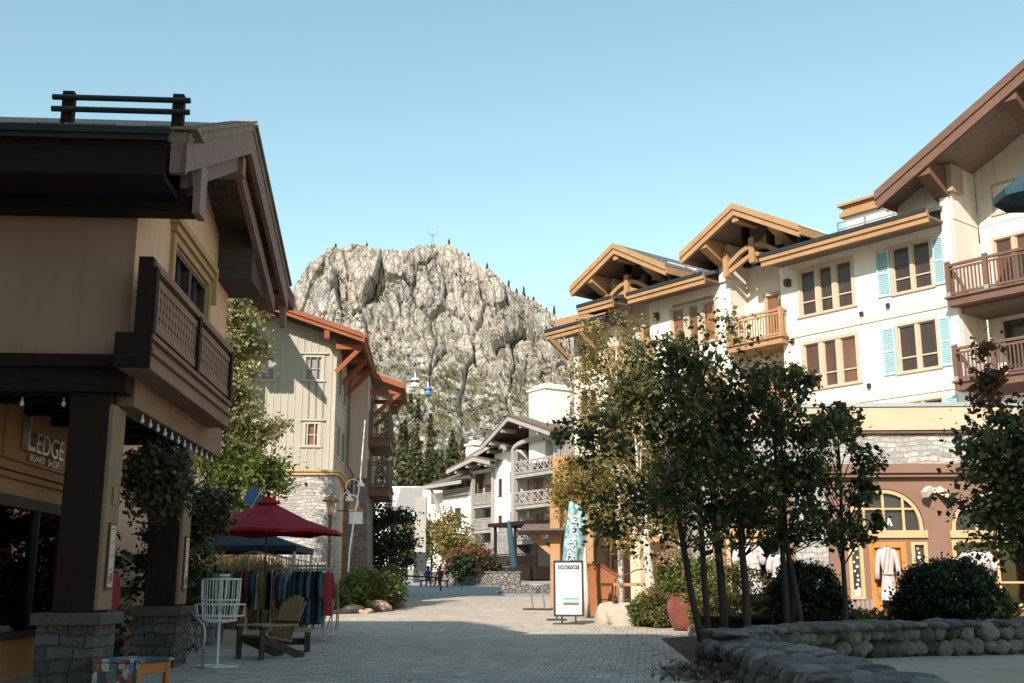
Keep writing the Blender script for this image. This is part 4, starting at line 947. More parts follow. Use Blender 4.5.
for sy_ in (-1,1):
    m.beam((-a*.95,sy_*a*.97,z0-0.35),(0,sy_*a*.97,z0-0.05),0.03,0.03).beam((a*.95,sy_*a*.97,z0-0.35),(0,sy_*a*.97,z0-0.05),0.03,0.03)
m.build('scissor_frame',whitep,t)['kind']='stuff'
# flags between basket and umbrella
t=thing('banner','tilted blue and white banner on a pole behind the flower basket','banner',(-6.55,27.9,gz(27.9)),0)
MB().tube([(0,0,0),(0,0,3.1),(0.35,0,3.65)],0.02,6).build('pole',metal_s,t)
bl=m_plain('blue_cloth',(0.07,0.17,0.34),0.8,0.2,2); 
m=MB().add([(0.0,0.01,3.65),(0.42,0.01,3.05),(0.72,0.03,2.78),(0.4,0.02,2.62),(0.12,0.03,2.92),(-0.22,0.01,3.3)],[(0,1,2,3,4,5)]); q=m.build('cloth',bl,t); q.modifiers.new('Solidify','SOLIDIFY').thickness=0.012
MB().add([(0.45,-0.012,3.0),(0.76,0.008,2.74),(0.68,0.008,2.68),(0.38,-0.012,2.88)],[(0,1,2,3)]).build('stripe',whitep,t).modifiers.new('Solidify','SOLIDIFY').thickness=0.012
# ================================================================== sage board-and-batten lodge in the middle distance
MO=at_depth(335,400,46); MF=Frame(MO.x,46,3.8)
ML=thing('sage_lodge','sage board and batten lodge with rust red eaves over a pale stone base','building',(MO.x,46,0),rad(3.8))
xl=-7.5; zs=6.12                                  # stone below, siding above
rx0,rz0,slope=0.0,12.15,-0.34                     # roof line: z at x=0 and its slope
rl_=lambda x: rz0+slope*x
h1=(-1.28,-0.62,10.02,11.0); h2=(-1.18,-0.66,7.22,8.13); h3=(-3.15,-2.62,10.0,10.98)
m=MB(); wall_face(m,xl,0,zs,rl_(0)-0.3,0,[h1,h2,h3],0.12)
m.add([(xl,0,rl_(0)-0.3),(0,0,rl_(0)-0.3),(xl,0,rl_(xl)-0.3)],[(0,1,2)])
m.quad((0,0,zs),(0,14,zs),(0,14,rl_(0)-0.3),(0,0,rl_(0)-0.3)).quad((0,14,0),(xl,14,0),(xl,14,rl_(0)),(0,14,rl_(0)))
o=m.build('siding_wall',siding,ML)
b=MB(); k=0; x=xl+0.1
while x<-0.12:
    zt=rl_(x)-0.35; segs=[(zs+0.01,zt)]
    for h in (h1,h2,h3):
        if h[0]-0.17<x<h[1]+0.17:
            segs=[q for s in segs for q in ((s[0],h[2]-0.14),(h[3]+0.18,s[1]))]
    for a,c in segs: b.box(x-0.025,x+0.025,-0.03,0.0,a,c)
    x+=0.30
b.box(-0.10,0.02,-0.035,-0.0005,zs+0.01,rl_(0)-0.32)
b.build('battens',sidingb,o)
for h,pn,lb in ((h1,pane_s,2),(h2,pane_o,2),(h3,pane_s,2)):
    window(ML,*h,0,1,0.5,sidingb,pn,0.12,True,0.05)
    MB().box(h[0]-0.24,h[1]+0.28,-0.10,-0.038,h[3]+0.13,h[3]+0.2).build('window_head',sidingb,ML)
# tapered stone base with a timber water table
m=MB(); 
def batter(m,x0,x1,y0,y1,z0,z1,out):
    m.add([(x0-out,y0-out,z0),(x1+out,y0-out,z0),(x1+out,y1,z0),(x0-out,y1,z0),(x0,y0,z1),(x1,y0,z1),(x1,y1,z1),(x0,y1,z1)],[(0,3,2,1),(4,5,6,7),(0,1,5,4),(1,2,6,5),(2,3,7,6),(3,0,4,7)])
batter(m,-2.1,0.20,-0.2,1.6,0.3,zs-0.2,0.12); m.build('stone_base',stone_w,ML)
MB().box(xl,-2.2,0.0,0.15,0.3,zs-0.2).box(-0.02,0.0,1.6,14,0.3,zs).build('ground_floor_wall',peach,ML)
MB().box(xl,0.36,-0.34,0.0,zs-0.02,zs+0.06).box(xl,0.30,-0.28,0.0,zs-0.16,zs-0.02).box(0.0,0.36,0.0,14,zs-0.02,zs+0.06).box(0.0,0.30,0.0,14,zs-0.16,zs-0.02).build('water_table',m_wood('honey_water_table',(0.46,0.31,0.17),'x'),ML)
# roof plate and rust red verge, eave and brackets
re=1.15; y0=-0.95; y1=9.0
m=MB().prism_y([(xl,rl_(xl)),(re,rl_(re)),(re,rl_(re)+0.14),(xl,rl_(xl)+0.14)],y0,14.6)
m.prism_y([(re,rl_(re)),(2.6,rl_(2.6)),(2.6,rl_(2.6)+0.14),(re,rl_(re)+0.14)],7.4,14.6)
rf=m.build('roof',tanroof,ML)
m=MB().prism_y([(xl,rl_(xl)-0.26),(re,rl_(re)-0.26),(re,rl_(re)-0.004),(xl,rl_(xl)-0.004)],y0-0.02,y0+0.08)
m.prism_y([(xl,rl_(xl)-0.10),(re+0.05,rl_(re)-0.10),(re+0.05,rl_(re)+0.06),(xl,rl_(xl)+0.06)],y0-0.09,y0-0.025).build('verge_board',redwood,rf)
m=MB().box(re,re+0.09,y0-0.08,7.3,rl_(re)-0.28,rl_(re)+0.03).box(re+0.09,re+0.16,y0-0.08,7.3,rl_(re)-0.1,rl_(re)+0.06)
m.box(2.6,2.69,7.3,14.6,rl_(2.6)-0.28,rl_(2.6)+0.03); m.build('eave_board',redwood_y,rf)
m=MB().prism_y([(re+0.1,rl_(re)-0.30),(2.6,rl_(2.6)-0.28),(2.6,rl_(2.6)-0.005),(re+0.1,rl_(re)-0.03)],7.30,7.39); m.build('step_verge_board',redwood,rf)
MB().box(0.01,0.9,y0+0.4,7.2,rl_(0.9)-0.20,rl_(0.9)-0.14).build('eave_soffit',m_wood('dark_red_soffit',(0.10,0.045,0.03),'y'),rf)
for x in (-3.0,-0.35): MB().prism_x([(y0+0.1,rl_(x)-0.62),(0,rl_(x)-0.62),(0,rl_(x)-0.30),(y0+0.02,rl_(x)-0.30)],x-0.11,x+0.11).build('verge_bracket',redwood,ML)
for y in (-0.3,2.6,5.4):
    q=MB().box(0.0,1.08,y-0.1,y+0.1,rl_(1.0)-0.52,rl_(1.0)-0.30); q.beam((0.02,y,rl_(1.0)-1.5),(0.98,y,rl_(1.0)-0.50),0.16,0.18); q.build('eave_bracket',redwood,ML)
for y in (7.8,10.8):
    q=MB().box(1.0,2.55,y-0.1,y+0.1,rl_(2.6)-0.50,rl_(2.6)-0.30); q.beam((1.02,y,rl_(2.6)-1.7),(2.4,y,rl_(2.6)-0.48),0.16,0.18); q.build('eave_bracket',redwood,ML)
# bay with stucco above battered stone, at right; balconies
m=MB().box(0.0,1.0,6.0,13,6.4,rl_(1.0)-0.3); m.build('bay_wall',m_stucco('rosy_stucco',(0.50,0.38,0.31)),ML)
MB().box(-0.05,1.07,5.94,13,6.2,6.42).build('bay_band',brownw,ML)
m=MB(); batter(m,0.0,1.05,6.0,13,0.3,6.2,0.22); m.build('bay_stone',stone_d,ML)
MB().tube([(0.45,5.93,0.6),(0.45,5.93,6.6),(0.2,5.93,7.0),(0.2,5.93,rl_(1)-0.5)],0.06,6).build('downpipe',m_plain('rosy_downpipe',(0.4,0.3,0.25),0.5),ML)
for z,hh in ((6.15,1.15),(8.55,1.15)):
    balcony(ML,1.02,2.05,7.0,11.5,z,hh,brownw,m_plain('brown_grey_rail',(0.12,0.085,0.07),0.7),left=False,slab_h=0.45,nm='balcony')
    MB().box(1.003,1.05,8.2,10.2,z,z+2.1).build('balcony_door',winfr_d,ML)
for y,z in ((1.2,9.6),(1.2,7.0),(3.6,9.6),(3.6,7.0)):
    f=MB().box(0.0,0.05,y-0.12,y+1.32,z-0.12,z).box(0.0,0.05,y-0.12,y+1.32,z+1.3,z+1.42).box(0.0,0.05,y-0.12,y,z,z+1.3).box(0.0,0.05,y+1.2,y+1.32,z,z+1.3).build('window',sidingb,ML)
    MB().box(0.003,0.03,y+0.005,y+1.195,z+0.005,z+1.295).build('pane',pane_d,f)
# porch sign hung on the corner
t=thing('hanging_sign','small pale hanging sign with a tan top beside the pale stone corner','sign',MF.w(1.0,0.4,4.0),rad(3.8))
MB().box(-0.28,0.28,-0.03,0.03,0,0.50).build('board',whitep,t); MB().add([(-0.30,-0.035,0.5),(0.34,-0.035,0.5),(0.05,-0.035,0.86),(-0.30,-0.035,0.98),(-0.30,0.035,0.5),(0.34,0.035,0.5),(0.05,0.035,0.86),(-0.30,0.035,0.98)],[(0,1,2,3),(7,6,5,4),(0,4,5,1),(1,5,6,2),(2,6,7,3),(3,7,4,0)]).build('top_panel',m_plain('tan_sign',(0.40,0.2,0.09),0.6),t)
MB().tube([(-0.9,0,0.55),(0.3,0,0.55)],0.025,6).build('arm',metal_d,t)

# lamp post with lantern and the curled white pole
def lamp_post(label,x,y,h,grp='lamp posts along the lane'):
    t=thing('lamp_post',label,'lamp post',(x,y,gz(y)),0,grp)
    MB().lathe([(0.14,0),(0.13,0.35),(0.075,0.42),(0.06,h-0.75),(0.09,h-0.70),(0.09,h-0.62)],n=10).build('pole',metal_b,t)
    MB().lathe([(0.10,h-0.62),(0.17,h-0.18),(0.17,h-0.14)],n=8).build('lantern',m_plain('amber_lantern_glass',(0.26,0.19,0.12),0.3,0.2),t)
    MB().lathe([(0.34,h-0.14),(0.30,h-0.08),(0.12,h+0.04),(0.03,h+0.10),(0.03,h+0.18)],n=12).build('hood',metal_b,t)
    return t
p=at_depth(331,495,41); lamp_post('bronze lantern lamp post rising right of the red umbrella',p.x,41,p.z-gz(41)-0.1)
p=at_depth(393,512,64); lamp_post('bronze lamp post farther down the lane, right of the sage lodge',p.x,64,p.z-gz(64))
t=thing('curled_pole','slender white pole with curled hooks and a small lamp near its top','pole',(at_depth(347,560,44).x,44,gz(44)),0)
hz=at_depth(347,485,44).z-gz(44)
def curl(x0,z0,r,dr,n=14,a0=0,a1=1.35*PI): return [(x0+dr*(r-r*math.cos(a0+(a1-a0)*k/n)),0,z0+r*math.sin(a0+(a1-a0)*k/n)) for k in range(n+1)]
MB().tube([(0,0,0),(0.1,0,hz*0.5),(0.42,0,hz+0.1),(0.55,0,hz+2.6)],[0.04,0.035,0.03,0.022],6).build('pole',whitep,t)
MB().tube(curl(0.42,hz-0.05,0.28,-1),0.022,5).tube(curl(0.38,hz-0.7,0.30,-1,14,-0.6*PI,0.75*PI),0.018,5).build('hooks',whitep,t)
MB().tube([(0.35,0,hz-0.45),(-0.15,0,hz-0.30),(-0.35,0,hz-0.55),(-0.75,0,hz-0.62)],0.022,5).build('arm',whitep,t); MB().lathe([(0.16,0),(0.13,0.08),(0.05,0.2),(0.03,0.28)],(0.02,0,hz-0.62),10).lathe([(0.16,0),(0.13,0.08),(0.05,0.2),(0.03,0.28)],(0.45,0,hz-0.05),10).build('lamp_shade',whitep,t)

# shrubs and boulders along the foot of the sage lodge
def shrub(name,label,p,r3,mat,seed,n=70,per=60,leaf=0.08,cl=0.2,group=None,shell=0.6,elong=1.5,stem=True):
    t=thing(name,label,'shrub',p,0,group); rng=np.random.default_rng(seed)
    pts,_=clump_points(rng,n,per,r3,cl*min(r3),shell=shell); pts=pts*(1+0.16*fbm(pts/(0.55*min(r3))+seed,2,seed))[:,None]; pts[:,2]+=r3[2]; pts=pts[pts[:,2]>0.02]
    foliage('foliage',pts,leaf,mat,t,seed,0.3,elong)
    if stem:
        m=MB(); rr=random.Random(seed)
        for k in range(4): a=rr.uniform(0,6.28); m.tube([(0.04*math.cos(a),0.04*math.sin(a),-0.05),(r3[0]*0.3*math.cos(a),r3[1]*0.3*math.sin(a),r3[2]*0.7),(r3[0]*0.55*math.cos(a),r3[1]*0.55*math.sin(a),r3[2]*1.4)],[0.035,0.025,0.01],5)
        m.build('stem',bark_b,t)
    return t
def boulder(label,p,r,seed,squash=(1.25,1,0.72),mat=None,group='boulders beside the lane'):
    b=MB().rock((0,0,r*squash[2]*0.45),r,seed,3,squash).build('boulder',mat or tan_rock,None,False,loc=p); tag(b,label,'boulder',group); return b
tan_rock=m_plain('tan_boulder',(0.40,0.27,0.19),0.95,0.25,1.5,0.6,0,0.2,9)
pale_rock=m_plain('pale_boulder',(0.44,0.37,0.295),0.95,0.2,1.6,0.6,0,0.2,9)
for k,(u,vb,Y,rx,rz,lab) in enumerate([(352,600,43.5,0.62,0.66,'round green shrub just right of the lantern post'),(372,598,45.0,0.85,0.85,'taller green shrub between two boulders and the stone bay'),(388,596,47.0,0.7,0.8,'yellow-green shrub at the right end of the bed by the sage lodge'),(340,598,42.5,0.5,0.4,'low green plant at the foot of the lantern post')]):
    p=at_depth(u,vb,Y); shrub('shrub',lab,(p.x,Y,gz(Y)),(rx,rx,rz),lf_green,60+k,46,60,0.10,0.24,'shrubs in front of the sage lodge')
for k,(u,Y,r,lab) in enumerate([(379,44,0.42,'largest tan boulder in front of the shrubs by the sage lodge'),(354,42,0.34,'tan boulder left of the largest one by the lane'),(396,47.5,0.36,'tan boulder at the right end of the shrub bed')]):
    boulder(lab,(at_depth(u,600,Y).x,Y,gz(Y)),r,70+k)
for k,u in enumerate((338,344,363,368)):
    boulder(f'small edging stone along the shrub bed, {ords[k]} from its left end',(at_depth(u,603,41.5).x,41.5,gz(41.5)),0.15+0.03*(k%2),80+k)
bed=walk('shrub_bed',[(-9.5,40.8),(-5.6,41.2),(-4.6,44),(-4.6,50),(-9.5,50)],m_plain('bed_soil',(0.10,0.07,0.045),0.95,0.35,2,0.5,0,0.2,25),0.006)
# dark tree beside the sage lodge, at the far corner
def broad_tree(name,label,p,trunkh,center,r3,mat,seed,n=90,per=110,leaf=0.11,cl=0.2,bark=None,group=None,tr=0.1,shell=0.55,stems=1,lean=0.0,spread=0.2):
    """trunk(s) with limbs that reach the leaf clumps; center is the crown centre above the ground"""
    t=thing(name,label,'tree',p,0,group); rng=np.random.default_rng(seed); rr=random.Random(seed)
    pts,cl_c=clump_points(rng,n,per,r3,cl*min(r3),shell=shell)
    c0=np.array(center); foliage('crown',pts+c0,leaf,mat,t,seed,0.2,1.35)
    for s in range(stems):
        m=MB(); a=2*PI*s/stems+rr.uniform(-0.5,0.5); b=Vector((spread*math.cos(a),spread*0.6*math.sin(a),-0.1)) if stems>1 else Vector((0,0,-0.1))
        top=Vector((center[0]+r3[0]*0.45*math.cos(a)*(stems>1),center[1]+r3[1]*0.4*math.sin(a)*(stems>1),center[2]+r3[2]*0.75))
        mid=b.lerp(top,0.45)+Vector((rr.uniform(-.1,.1)+lean*0.3,rr.uniform(-.1,.1),0))
        m.tube([b,b.lerp(mid,0.5)+Vector((rr.uniform(-.05,.05),0,0)),mid,mid.lerp(top,0.5),top],[tr*1.15,tr,tr*0.8,tr*0.5,0.012],8)
        own=[c for i,c in enumerate(cl_c) if i%stems==s][:16]
        for c in own:
            e=Vector(c)+Vector(center); f=rr.uniform(0.3,0.85); st=mid.lerp(top,f)
            if e.z<st.z-0.4: st=mid.lerp(top,0.1)
            m.tube([st,st.lerp(e,0.5)+Vector((0,0,0.12)),e],[tr*0.32,tr*0.2,0.008],5)
        m.build('trunk',bark or bark_d,t,True)
    return t
p=at_depth(395,560,58); broad_tree('dark_tree','dark green bushy tree beside the far balconies of the sage lodge',(p.x-0.2,58,gz(58)),1,(0,0,2.6),(1.5,1.5,2.3),lf_box,101,70,90,0.13)
# pale leafy tree climbing in front of the sage lodge
pc=at_depth(236,400,37)
t=broad_tree('pale_tree','tall pale yellow-green tree between the brown lodge and the sage lodge',(pc.x-0.3,37,gz(37)),4,(-0.2,0,8.9),(1.4,1.2,4.3),lf_pale,102,190,120,0.115,0.22,bark_b,None,0.16,0.45)
rng=np.random.default_rng(103); q,_=clump_points(rng,60,110,(1.5,1.2,1.2),0.3,shell=0.5); foliage('lower_crown',q+np.array([0.55,-0.3,4.6]),0.12,lf_green,t,103)
q,_=clump_points(rng,14,90,(0.9,0.5,0.5),0.22,shell=0.5); foliage('side_branches',q+np.array([1.35,0,6.3]),0.115,lf_pale,t,104)
# golden grasses behind the racks
t=thing('grass_clump','clump of tall golden grass behind the clothes racks','grass',(-7.1,30.6,gz(30.6)),0)
rng=np.random.default_rng(8); n=1500; b=np.stack([rng.normal(size=n)*0.75,rng.normal(size=n)*0.3,np.zeros(n)],1); d=np.stack([rng.normal(size=n)*0.28,rng.normal(size=n)*0.28,rng.uniform(1.2,2.2,n)],1); sd_=np.stack([np.full(n,0.018),rng.normal(size=n)*0.01,np.zeros(n)],1)
V=np.stack([b-sd_,b+sd_,b+d*0.6+sd_*1.6,b+d],1).reshape(-1,3); np_mesh('blades',V,np.arange(4*n).reshape(n,4),grass_t,t)['kind']='stuff'
MB().lathe([(0.5,-0.02),(0.42,0.06),(0.1,0.1)],n=10).build('root_mound',m_plain('bed_soil',(0.1,0.07,0.045)),t)
# planting inside and behind the arcade
for k,(x,y,r3,mt,lab) in enumerate([(-0.9,2.6,(0.45,0.6,1.0),lf_box,'dark bushy plant in the arcade between the two posts'),(-0.75,6.4,(0.6,0.85,1.55),lf_box,'tall dark shrub behind the far arcade post'),(-1.1,8.9,(0.7,0.9,1.3),lf_olive,'olive shrub farther along behind the far arcade post')]):
    P_=LF.w(x,y,gz(14+y)); shrub('arcade_plant',lab,P_,r3,mt,120+k,60,70,0.075,0.22,'plants along the arcade')
t=thing('stone_planter_wall','low rough stone wall behind the tube stand and basket','wall',LF.w(-0.9,6.8,gz(20)),rad(LA))
MB().box(-0.5,0.25,-0.2,4.5,-0.05,0.55).build('stonework',rubble,t,bevel=0.03)
# off-frame lodge on the left whose gable shades the sage wall
t=thing('gabled_lodge','tall gabled cream lodge standing left of the lane beyond the brown lodge','building',(-12.1,41.6,0),rad(3.8))
ex,ez=1.8,14.25
m=MB(); m.add([(-10,0,0),(0,0,0),(0,0,ez-0.2),(-3.0,0,ez+2.3),(-10,0,ez-2),(-10,9,0),(0,9,0),(0,9,ez-0.2),(-3.0,9,ez+2.3),(-10,9,ez-2)],[(0,1,2,3,4),(9,8,7,6,5),(1,6,7,2),(0,4,9,5)]); m.build('wall',cream,t)
m=MB(); gable_slab(m,-11.5,ez-2.3,-2.6,ez+2.6,ex,ez-0.9,-1.6,10,0.3); m.build('roof',slate,t)
m=MB().box(-0.1,0.9,-0.6,0.2,ez-1.2,ez-0.6); m.build('bracket',brownw,t)
for z in (3,6,9): window(t,-2.9,-1.3,z,z+1.6,-0.16,2,0.3,winfr,pane_b)
# tall hotel behind the viewer, whose shadow lies over the near part of the plaza
HB=thing('hotel_block','tall cream hotel with a stepped gabled roofline whose shadow covers the near paving','building',(-20,-9,0),0)
m=MB().box(-34,0.5,-14,0,0,33.0).box(0.5,8.9,-14,0.3,0,HH).box(8.9,11.2,-14,0.1,0,23.0).box(11.2,25,-14,0.3,0,HH); m.build('wall',m_stucco('tan_hotel_stucco',(0.34,0.26,0.19)),HB)
m=MB().prism_x([(-14.8,HH),(0.9,HH),(0.9,HH+0.3),(-7,HH+3.2),(-14.8,HH+0.3)],0.3,9.1).prism_x([(-14.8,HH),(0.9,HH),(0.9,HH+0.3),(-7,HH+3.2),(-14.8,HH+0.3)],11.0,25.6).build('roof',slate,HB)['kind']='stuff'
m=MB().prism_x([(-14.8,33.0),(0.6,33.0),(0.6,33.3),(-7,36),(-14.8,33.3)],-34.5,0.9).build('tower_roof',slate,HB)
for k in range(9):
    for z in (3,6.2,9.4,12.6,15.8): window(HB,-7.2+k*3.5,-5.6+k*3.5,z,z+1.7,0.3,2,0.3,winfr,pane_d).parent=HB
# ================================================================== long cream lodge on the right (facade runs away to the left)
RA=-50.7; RF=Frame(14.8,37.0,RA)
RB=thing('cream_lodge','long cream stucco lodge with honey timber gables, blue shutters and balconies','building',(14.8,37.0,0),rad(RA))
trusswood=tanwood_z
def blk(x0,x1,y0,holes,zt,zb=0,mat=None,ret=None,retl=None,d=0.14):
    m=MB(); wall_face(m,x0,x1,zb,zt,y0,holes,d)
    if ret is not None: m.quad((x1,y0,zb),(x1,ret,zb),(x1,ret,zt),(x1,y0,zt))
    if retl is not None: m.quad((x0,y0,zb),(x0,y0,zt),(x0,retl,zt),(x0,retl,zb))
    return m.build('wall',mat or cream,RB)
ZE=13.95                                            # eave height
REC=1.1
rows=((11.72,13.42),(8.84,10.52),(5.95,7.75))
# --- main block with trio and shuttered windows
H=[]
for z0,z1 in rows: H+=[(-5.63,-3.36,z0-0.05,z1),(-1.62,-0.16,z0+0.02,z1)]
blk(-6.58,0.80,0,H,ZE,0,None,REC+0.6,REC)
for k,(z0,z1) in enumerate(rows):
    window(RB,-5.63,-3.36,z0-0.05,z1,0,3,0.30,winfr,[pane_b,pane_m,pane_m][k],0.13,True,0.10)
    window(RB,-1.62,-0.16,z0+0.02,z1,0,2,0.30,winfr,pane_b,0.09,True,0.06)
    shutter(RB,-2.27,-1.73,z0-0.02,z1+0.02,0,bluesh); shutter(RB,-0.05,0.40,z0-0.02,z1+0.02,0,bluesh)
m=MB()
for z in (11.0,8.12): m.box(-6.56,0.60,-0.05,-0.002,z-0.12,z+0.12)
m.build('belt_course',m_stucco('belt_stucco',(0.74,0.62,0.48),False),RB)
m=MB()
for x,z in ((-3.0,11.25),(-1.9,11.35),(-6.1,10.75),(-2.9,8.55),(-1.5,5.6)): m.box(x-0.06,x+0.06,-0.12,-0.01,z-0.08,z+0.08)
m.build('vent_caps',metal_d,RB)['kind']='stuff'
MB().box(-6.25,-6.05,-0.2,-0.005,12.95,13.25).box(-6.22,-6.08,-0.28,-0.2,13.0,13.2).build('wall_lamp',metal_b,RB)
# --- pilaster and corner loggia at right
MB().box(0.46,0.78,-0.16,-0.002,8.2,14.9).build('pilaster',cream,RB)
blk(0.85,9.0,REC+0.6,[(1.35,2.7,11.0,13.35),(1.5,4.2,8.14,10.3),(3.6,4.7,11.7,13.3),(1.6,4.0,5.3,7.4),(1.5,2.3,14.3,15.3)],18.5)
blk(0.80,0.82,0,[],17.0,ZE,None,REC+0.6)
blk(-1.3,0.80,0.02,[],15.4,ZE,None,None)
window(RB,1.35,2.7,11.0,13.35,REC+0.6,2,0.0,winfr,pane_m,0.1,False); window(RB,1.5,4.2,8.14,10.3,REC+0.6,2,0.62,winfr_d,pane_d,0.1,False); window(RB,3.6,4.7,11.7,13.3,REC+0.6,2,0.3,winfr,pane_d)
window(RB,1.6,4.0,5.3,7.4,REC+0.6,2,0.6,winfr_d,pane_d,0.1,False); window(RB,1.5,2.3,14.3,15.3,REC+0.6,1,0.0,winfr,pane_d)
for z in (11.06,8.16,5.26):
    s=balcony(RB,0.62,7.5,-0.50,REC+0.55,z,1.10,brownw,brownw,posts=(2.02,3.5,5.0),left=True,right=False,slab_h=0.32)
    for px in (0.68,2.02,3.5): MB().box(px-0.08,px+0.08,-0.53,-0.36,z+1.2,z+1.26).box(px-0.08,px+0.08,-0.53,-0.515,z-0.02,z+0.16).build('metal_cap',flash,s)
MB().box(0.84,7.5,0.0,REC+0.5,10.55,10.72).build('loggia_ceiling',soffit,RB)
# --- recesses with timber trusses and balconies (two alike modules)
def recess(x0,x1,y):
    blk(x0,x1,y,[(x0+0.95,x1-0.12,11.02,13.15),(x0+0.95,x1-0.12,8.1,10.2)],ZE+0.6)
    window(RB,x0+0.95,x1-0.12,11.02,13.15,y,2,0.0,winfr,pane_o,0.1,False); window(RB,x0+0.95,x1-0.12,8.1,10.2,y,2,0.0,winfr,pane_o,0.1,False)
    for z in (11.0,8.1):
        balcony(RB,x0+0.05,x1+0.28,-0.42,y,z,1.05,tanwood,tanwood,'x' if False else 'bal',left=False,slab_h=0.30,nm='balcony')
    x0+=0.3; x1+=0.3; xm=(x0+x1)/2
    t=MB().beam((x0-0.12,-0.35,13.9),(x0-0.12,-0.35,14.95),0.24,0.24,up=(0,1,0)).build('truss_post',trusswood,RB)
    t=MB(); t.beam((xm,-0.35,14.2),(xm,-0.35,15.25),0.26,0.26,up=(0,1,0)).build('king_post',trusswood,RB)
    t=MB(); pts=[]
    for k in range(9): a=k/8; pts.append((x0-0.1+(x1-x0+0.2)*a,14.15+0.62*math.sin(PI*a)))
    for (xa,za),(xb,zb) in zip(pts[:-1],pts[1:]): t.beam((xa,-0.34,za+0.16),(xb,-0.34,zb+0.16),0.16,0.18)
    t.beam((x0-0.05,-0.31,14.1),(xm,-0.31,14.62),0.12,0.18).beam((x1+0.05,-0.31,14.1),(xm,-0.31,14.62),0.12,0.18); t.build('truss',tanwood,RB)
recess(-9.1,-6.6,REC); recess(-16.2,-13.7,REC)
# --- second block with amber blinds, third block
H=[]
for z0,z1 in rows[:2]: H+=[(-12.35,-9.95,z0-0.2,z1-0.25)]
blk(-13.7,-9.1,0,H,ZE,0,None,REC,REC)
for z0,z1 in rows[:2]: window(RB,-12.35,-9.95,z0-0.2,z1-0.25,0,3,0.0,winfr,pane_o,0.13,True,0.16)
MB().box(-12.3,-10.0,-0.02,0.08,13.19,13.42).build('transom_glass',pane_s,RB)
MB().box(-13.3,-13.1,-0.2,-0.005,12.9,13.25).build('wall_lamp',metal_b,RB)
H=[(-18.3,-17.2,11.5,12.7),(-18.3,-17.2,8.8,10.4)]
blk(-18.7,-16.2,0,H,13.3,0,None,REC)
for h in H: window(RB,*h,0,2,0.3,winfr,pane_b)
# building ends and back
m=MB().box(-18.7,-18.65,0.01,14,0,13.3).box(-18.6,9,13.9,14,0,14).build('rear_wall',cream,RB)
# --- roofs: gables over the recesses
def gable(xl,xa,xr,zf,za,y0,y1,wood,under,roofm,t=0.13,fd=0.42,zr=None):
    zr=zf if zr is None else zr
    m=MB(); gable_slab(m,xl,zf,xa,za,xr,zr,y0,y1,t); rf=m.build('roof',roofm,RB)
    m=MB(); m.prism_y([(xl,zf-fd),(xa,za-fd),(xa,za-0.003),(xl,zf-0.003)],y0-0.01,y0+0.12); m.prism_y([(xa,za-fd),(xr,zr-fd),(xr,zr-0.003),(xa,za-0.003)],y0-0.01,y0+0.12)
    m.prism_y([(xl-0.04,zf-0.13),(xa,za-0.11),(xa,za+t+0.02),(xl-0.04,zf+t+0.02)],y0-0.07,y0-0.015).prism_y([(xa,za-0.11),(xr+0.04,zr-0.13),(xr+0.04,zr+t+0.02),(xa,za+t+0.02)],y0-0.07,y0-0.015)
    m.build('verge_board',wood,rf)
    m=MB(); m.prism_y([(xl+0.02,zf-0.10),(xa,za-0.10),(xa,za-0.01),(xl+0.02,zf-0.01)],y0+0.13,y1-0.5).prism_y([(xa,za-0.10),(xr-0.02,zr-0.10),(xr-0.02,zr-0.01),(xa,za-0.01)],y0+0.13,y1-0.5); m.build('soffit',under,rf)
    MB().box(xl-0.08,xl-0.01,y0,y1,zf-0.28,zf+0.02).build('eave_board',wood,rf); MB().box(xr+0.01,xr+0.08,y0,y1,zr-0.28,zr+0.02).build('eave_board',wood,rf)
    return rf
def module_gable(c):
    xl,xa,xr,zf,za=c-2.85,c,c+3.05,14.95,16.34
    rf=gable(xl,xa,xr,zf,za,-1.5,6.5,tanwood,soffit,slate,0.11,0.36,14.66)
    sl=(za-zf)/3.05
    for dx,L0 in ((-1.75,0),(1.75,0)):
        z=za-abs(dx)*sl-0.12
        MB().prism_x([(-1.40,z-0.40),(-0.15,z-0.95),(-0.15,z-0.5),(-0.3,z-0.02),(-1.40,z-0.02)],c+dx-0.20,c+dx+0.20).build('bracket',tanwood_z,rf)
    MB().box(c-0.16,c+0.16,-1.40,-0.1,za-0.62,za-0.30).build('ridge_beam',tanwood,rf)
    m=MB(); # gable wall above the recess, set back
    m.add([(c-2.3,REC+0.3,ZE),(c+2.3,REC+0.3,ZE),(c+2.3,REC+0.3,zf+0.33),(c,REC+0.3,za-0.12),(c-2.3,REC+0.3,zf+0.33)],[(0,1,2,3,4)]); m.build('gable_wall',cream,rf)
    for s in (-1,1): MB().box(c+s*1.75-0.28,c+s*1.75+0.28,-0.1,REC+0.3,ZE-0.1,za-1.75*sl-0.14).build('gable_pier',cream,rf)
    for s in (-1,1): MB().box(c+s*0.62-0.11,c+s*0.62+0.11,-0.12,0.14,14.2,za-0.62*sl-0.15).build('dark_post',darkz,rf)
    MB().box(c-1.2,c+1.2,REC+0.24,REC+0.297,14.2,15.3).build('gable_glazing',pane_d,rf)
module_gable(-7.55); module_gable(-14.35)
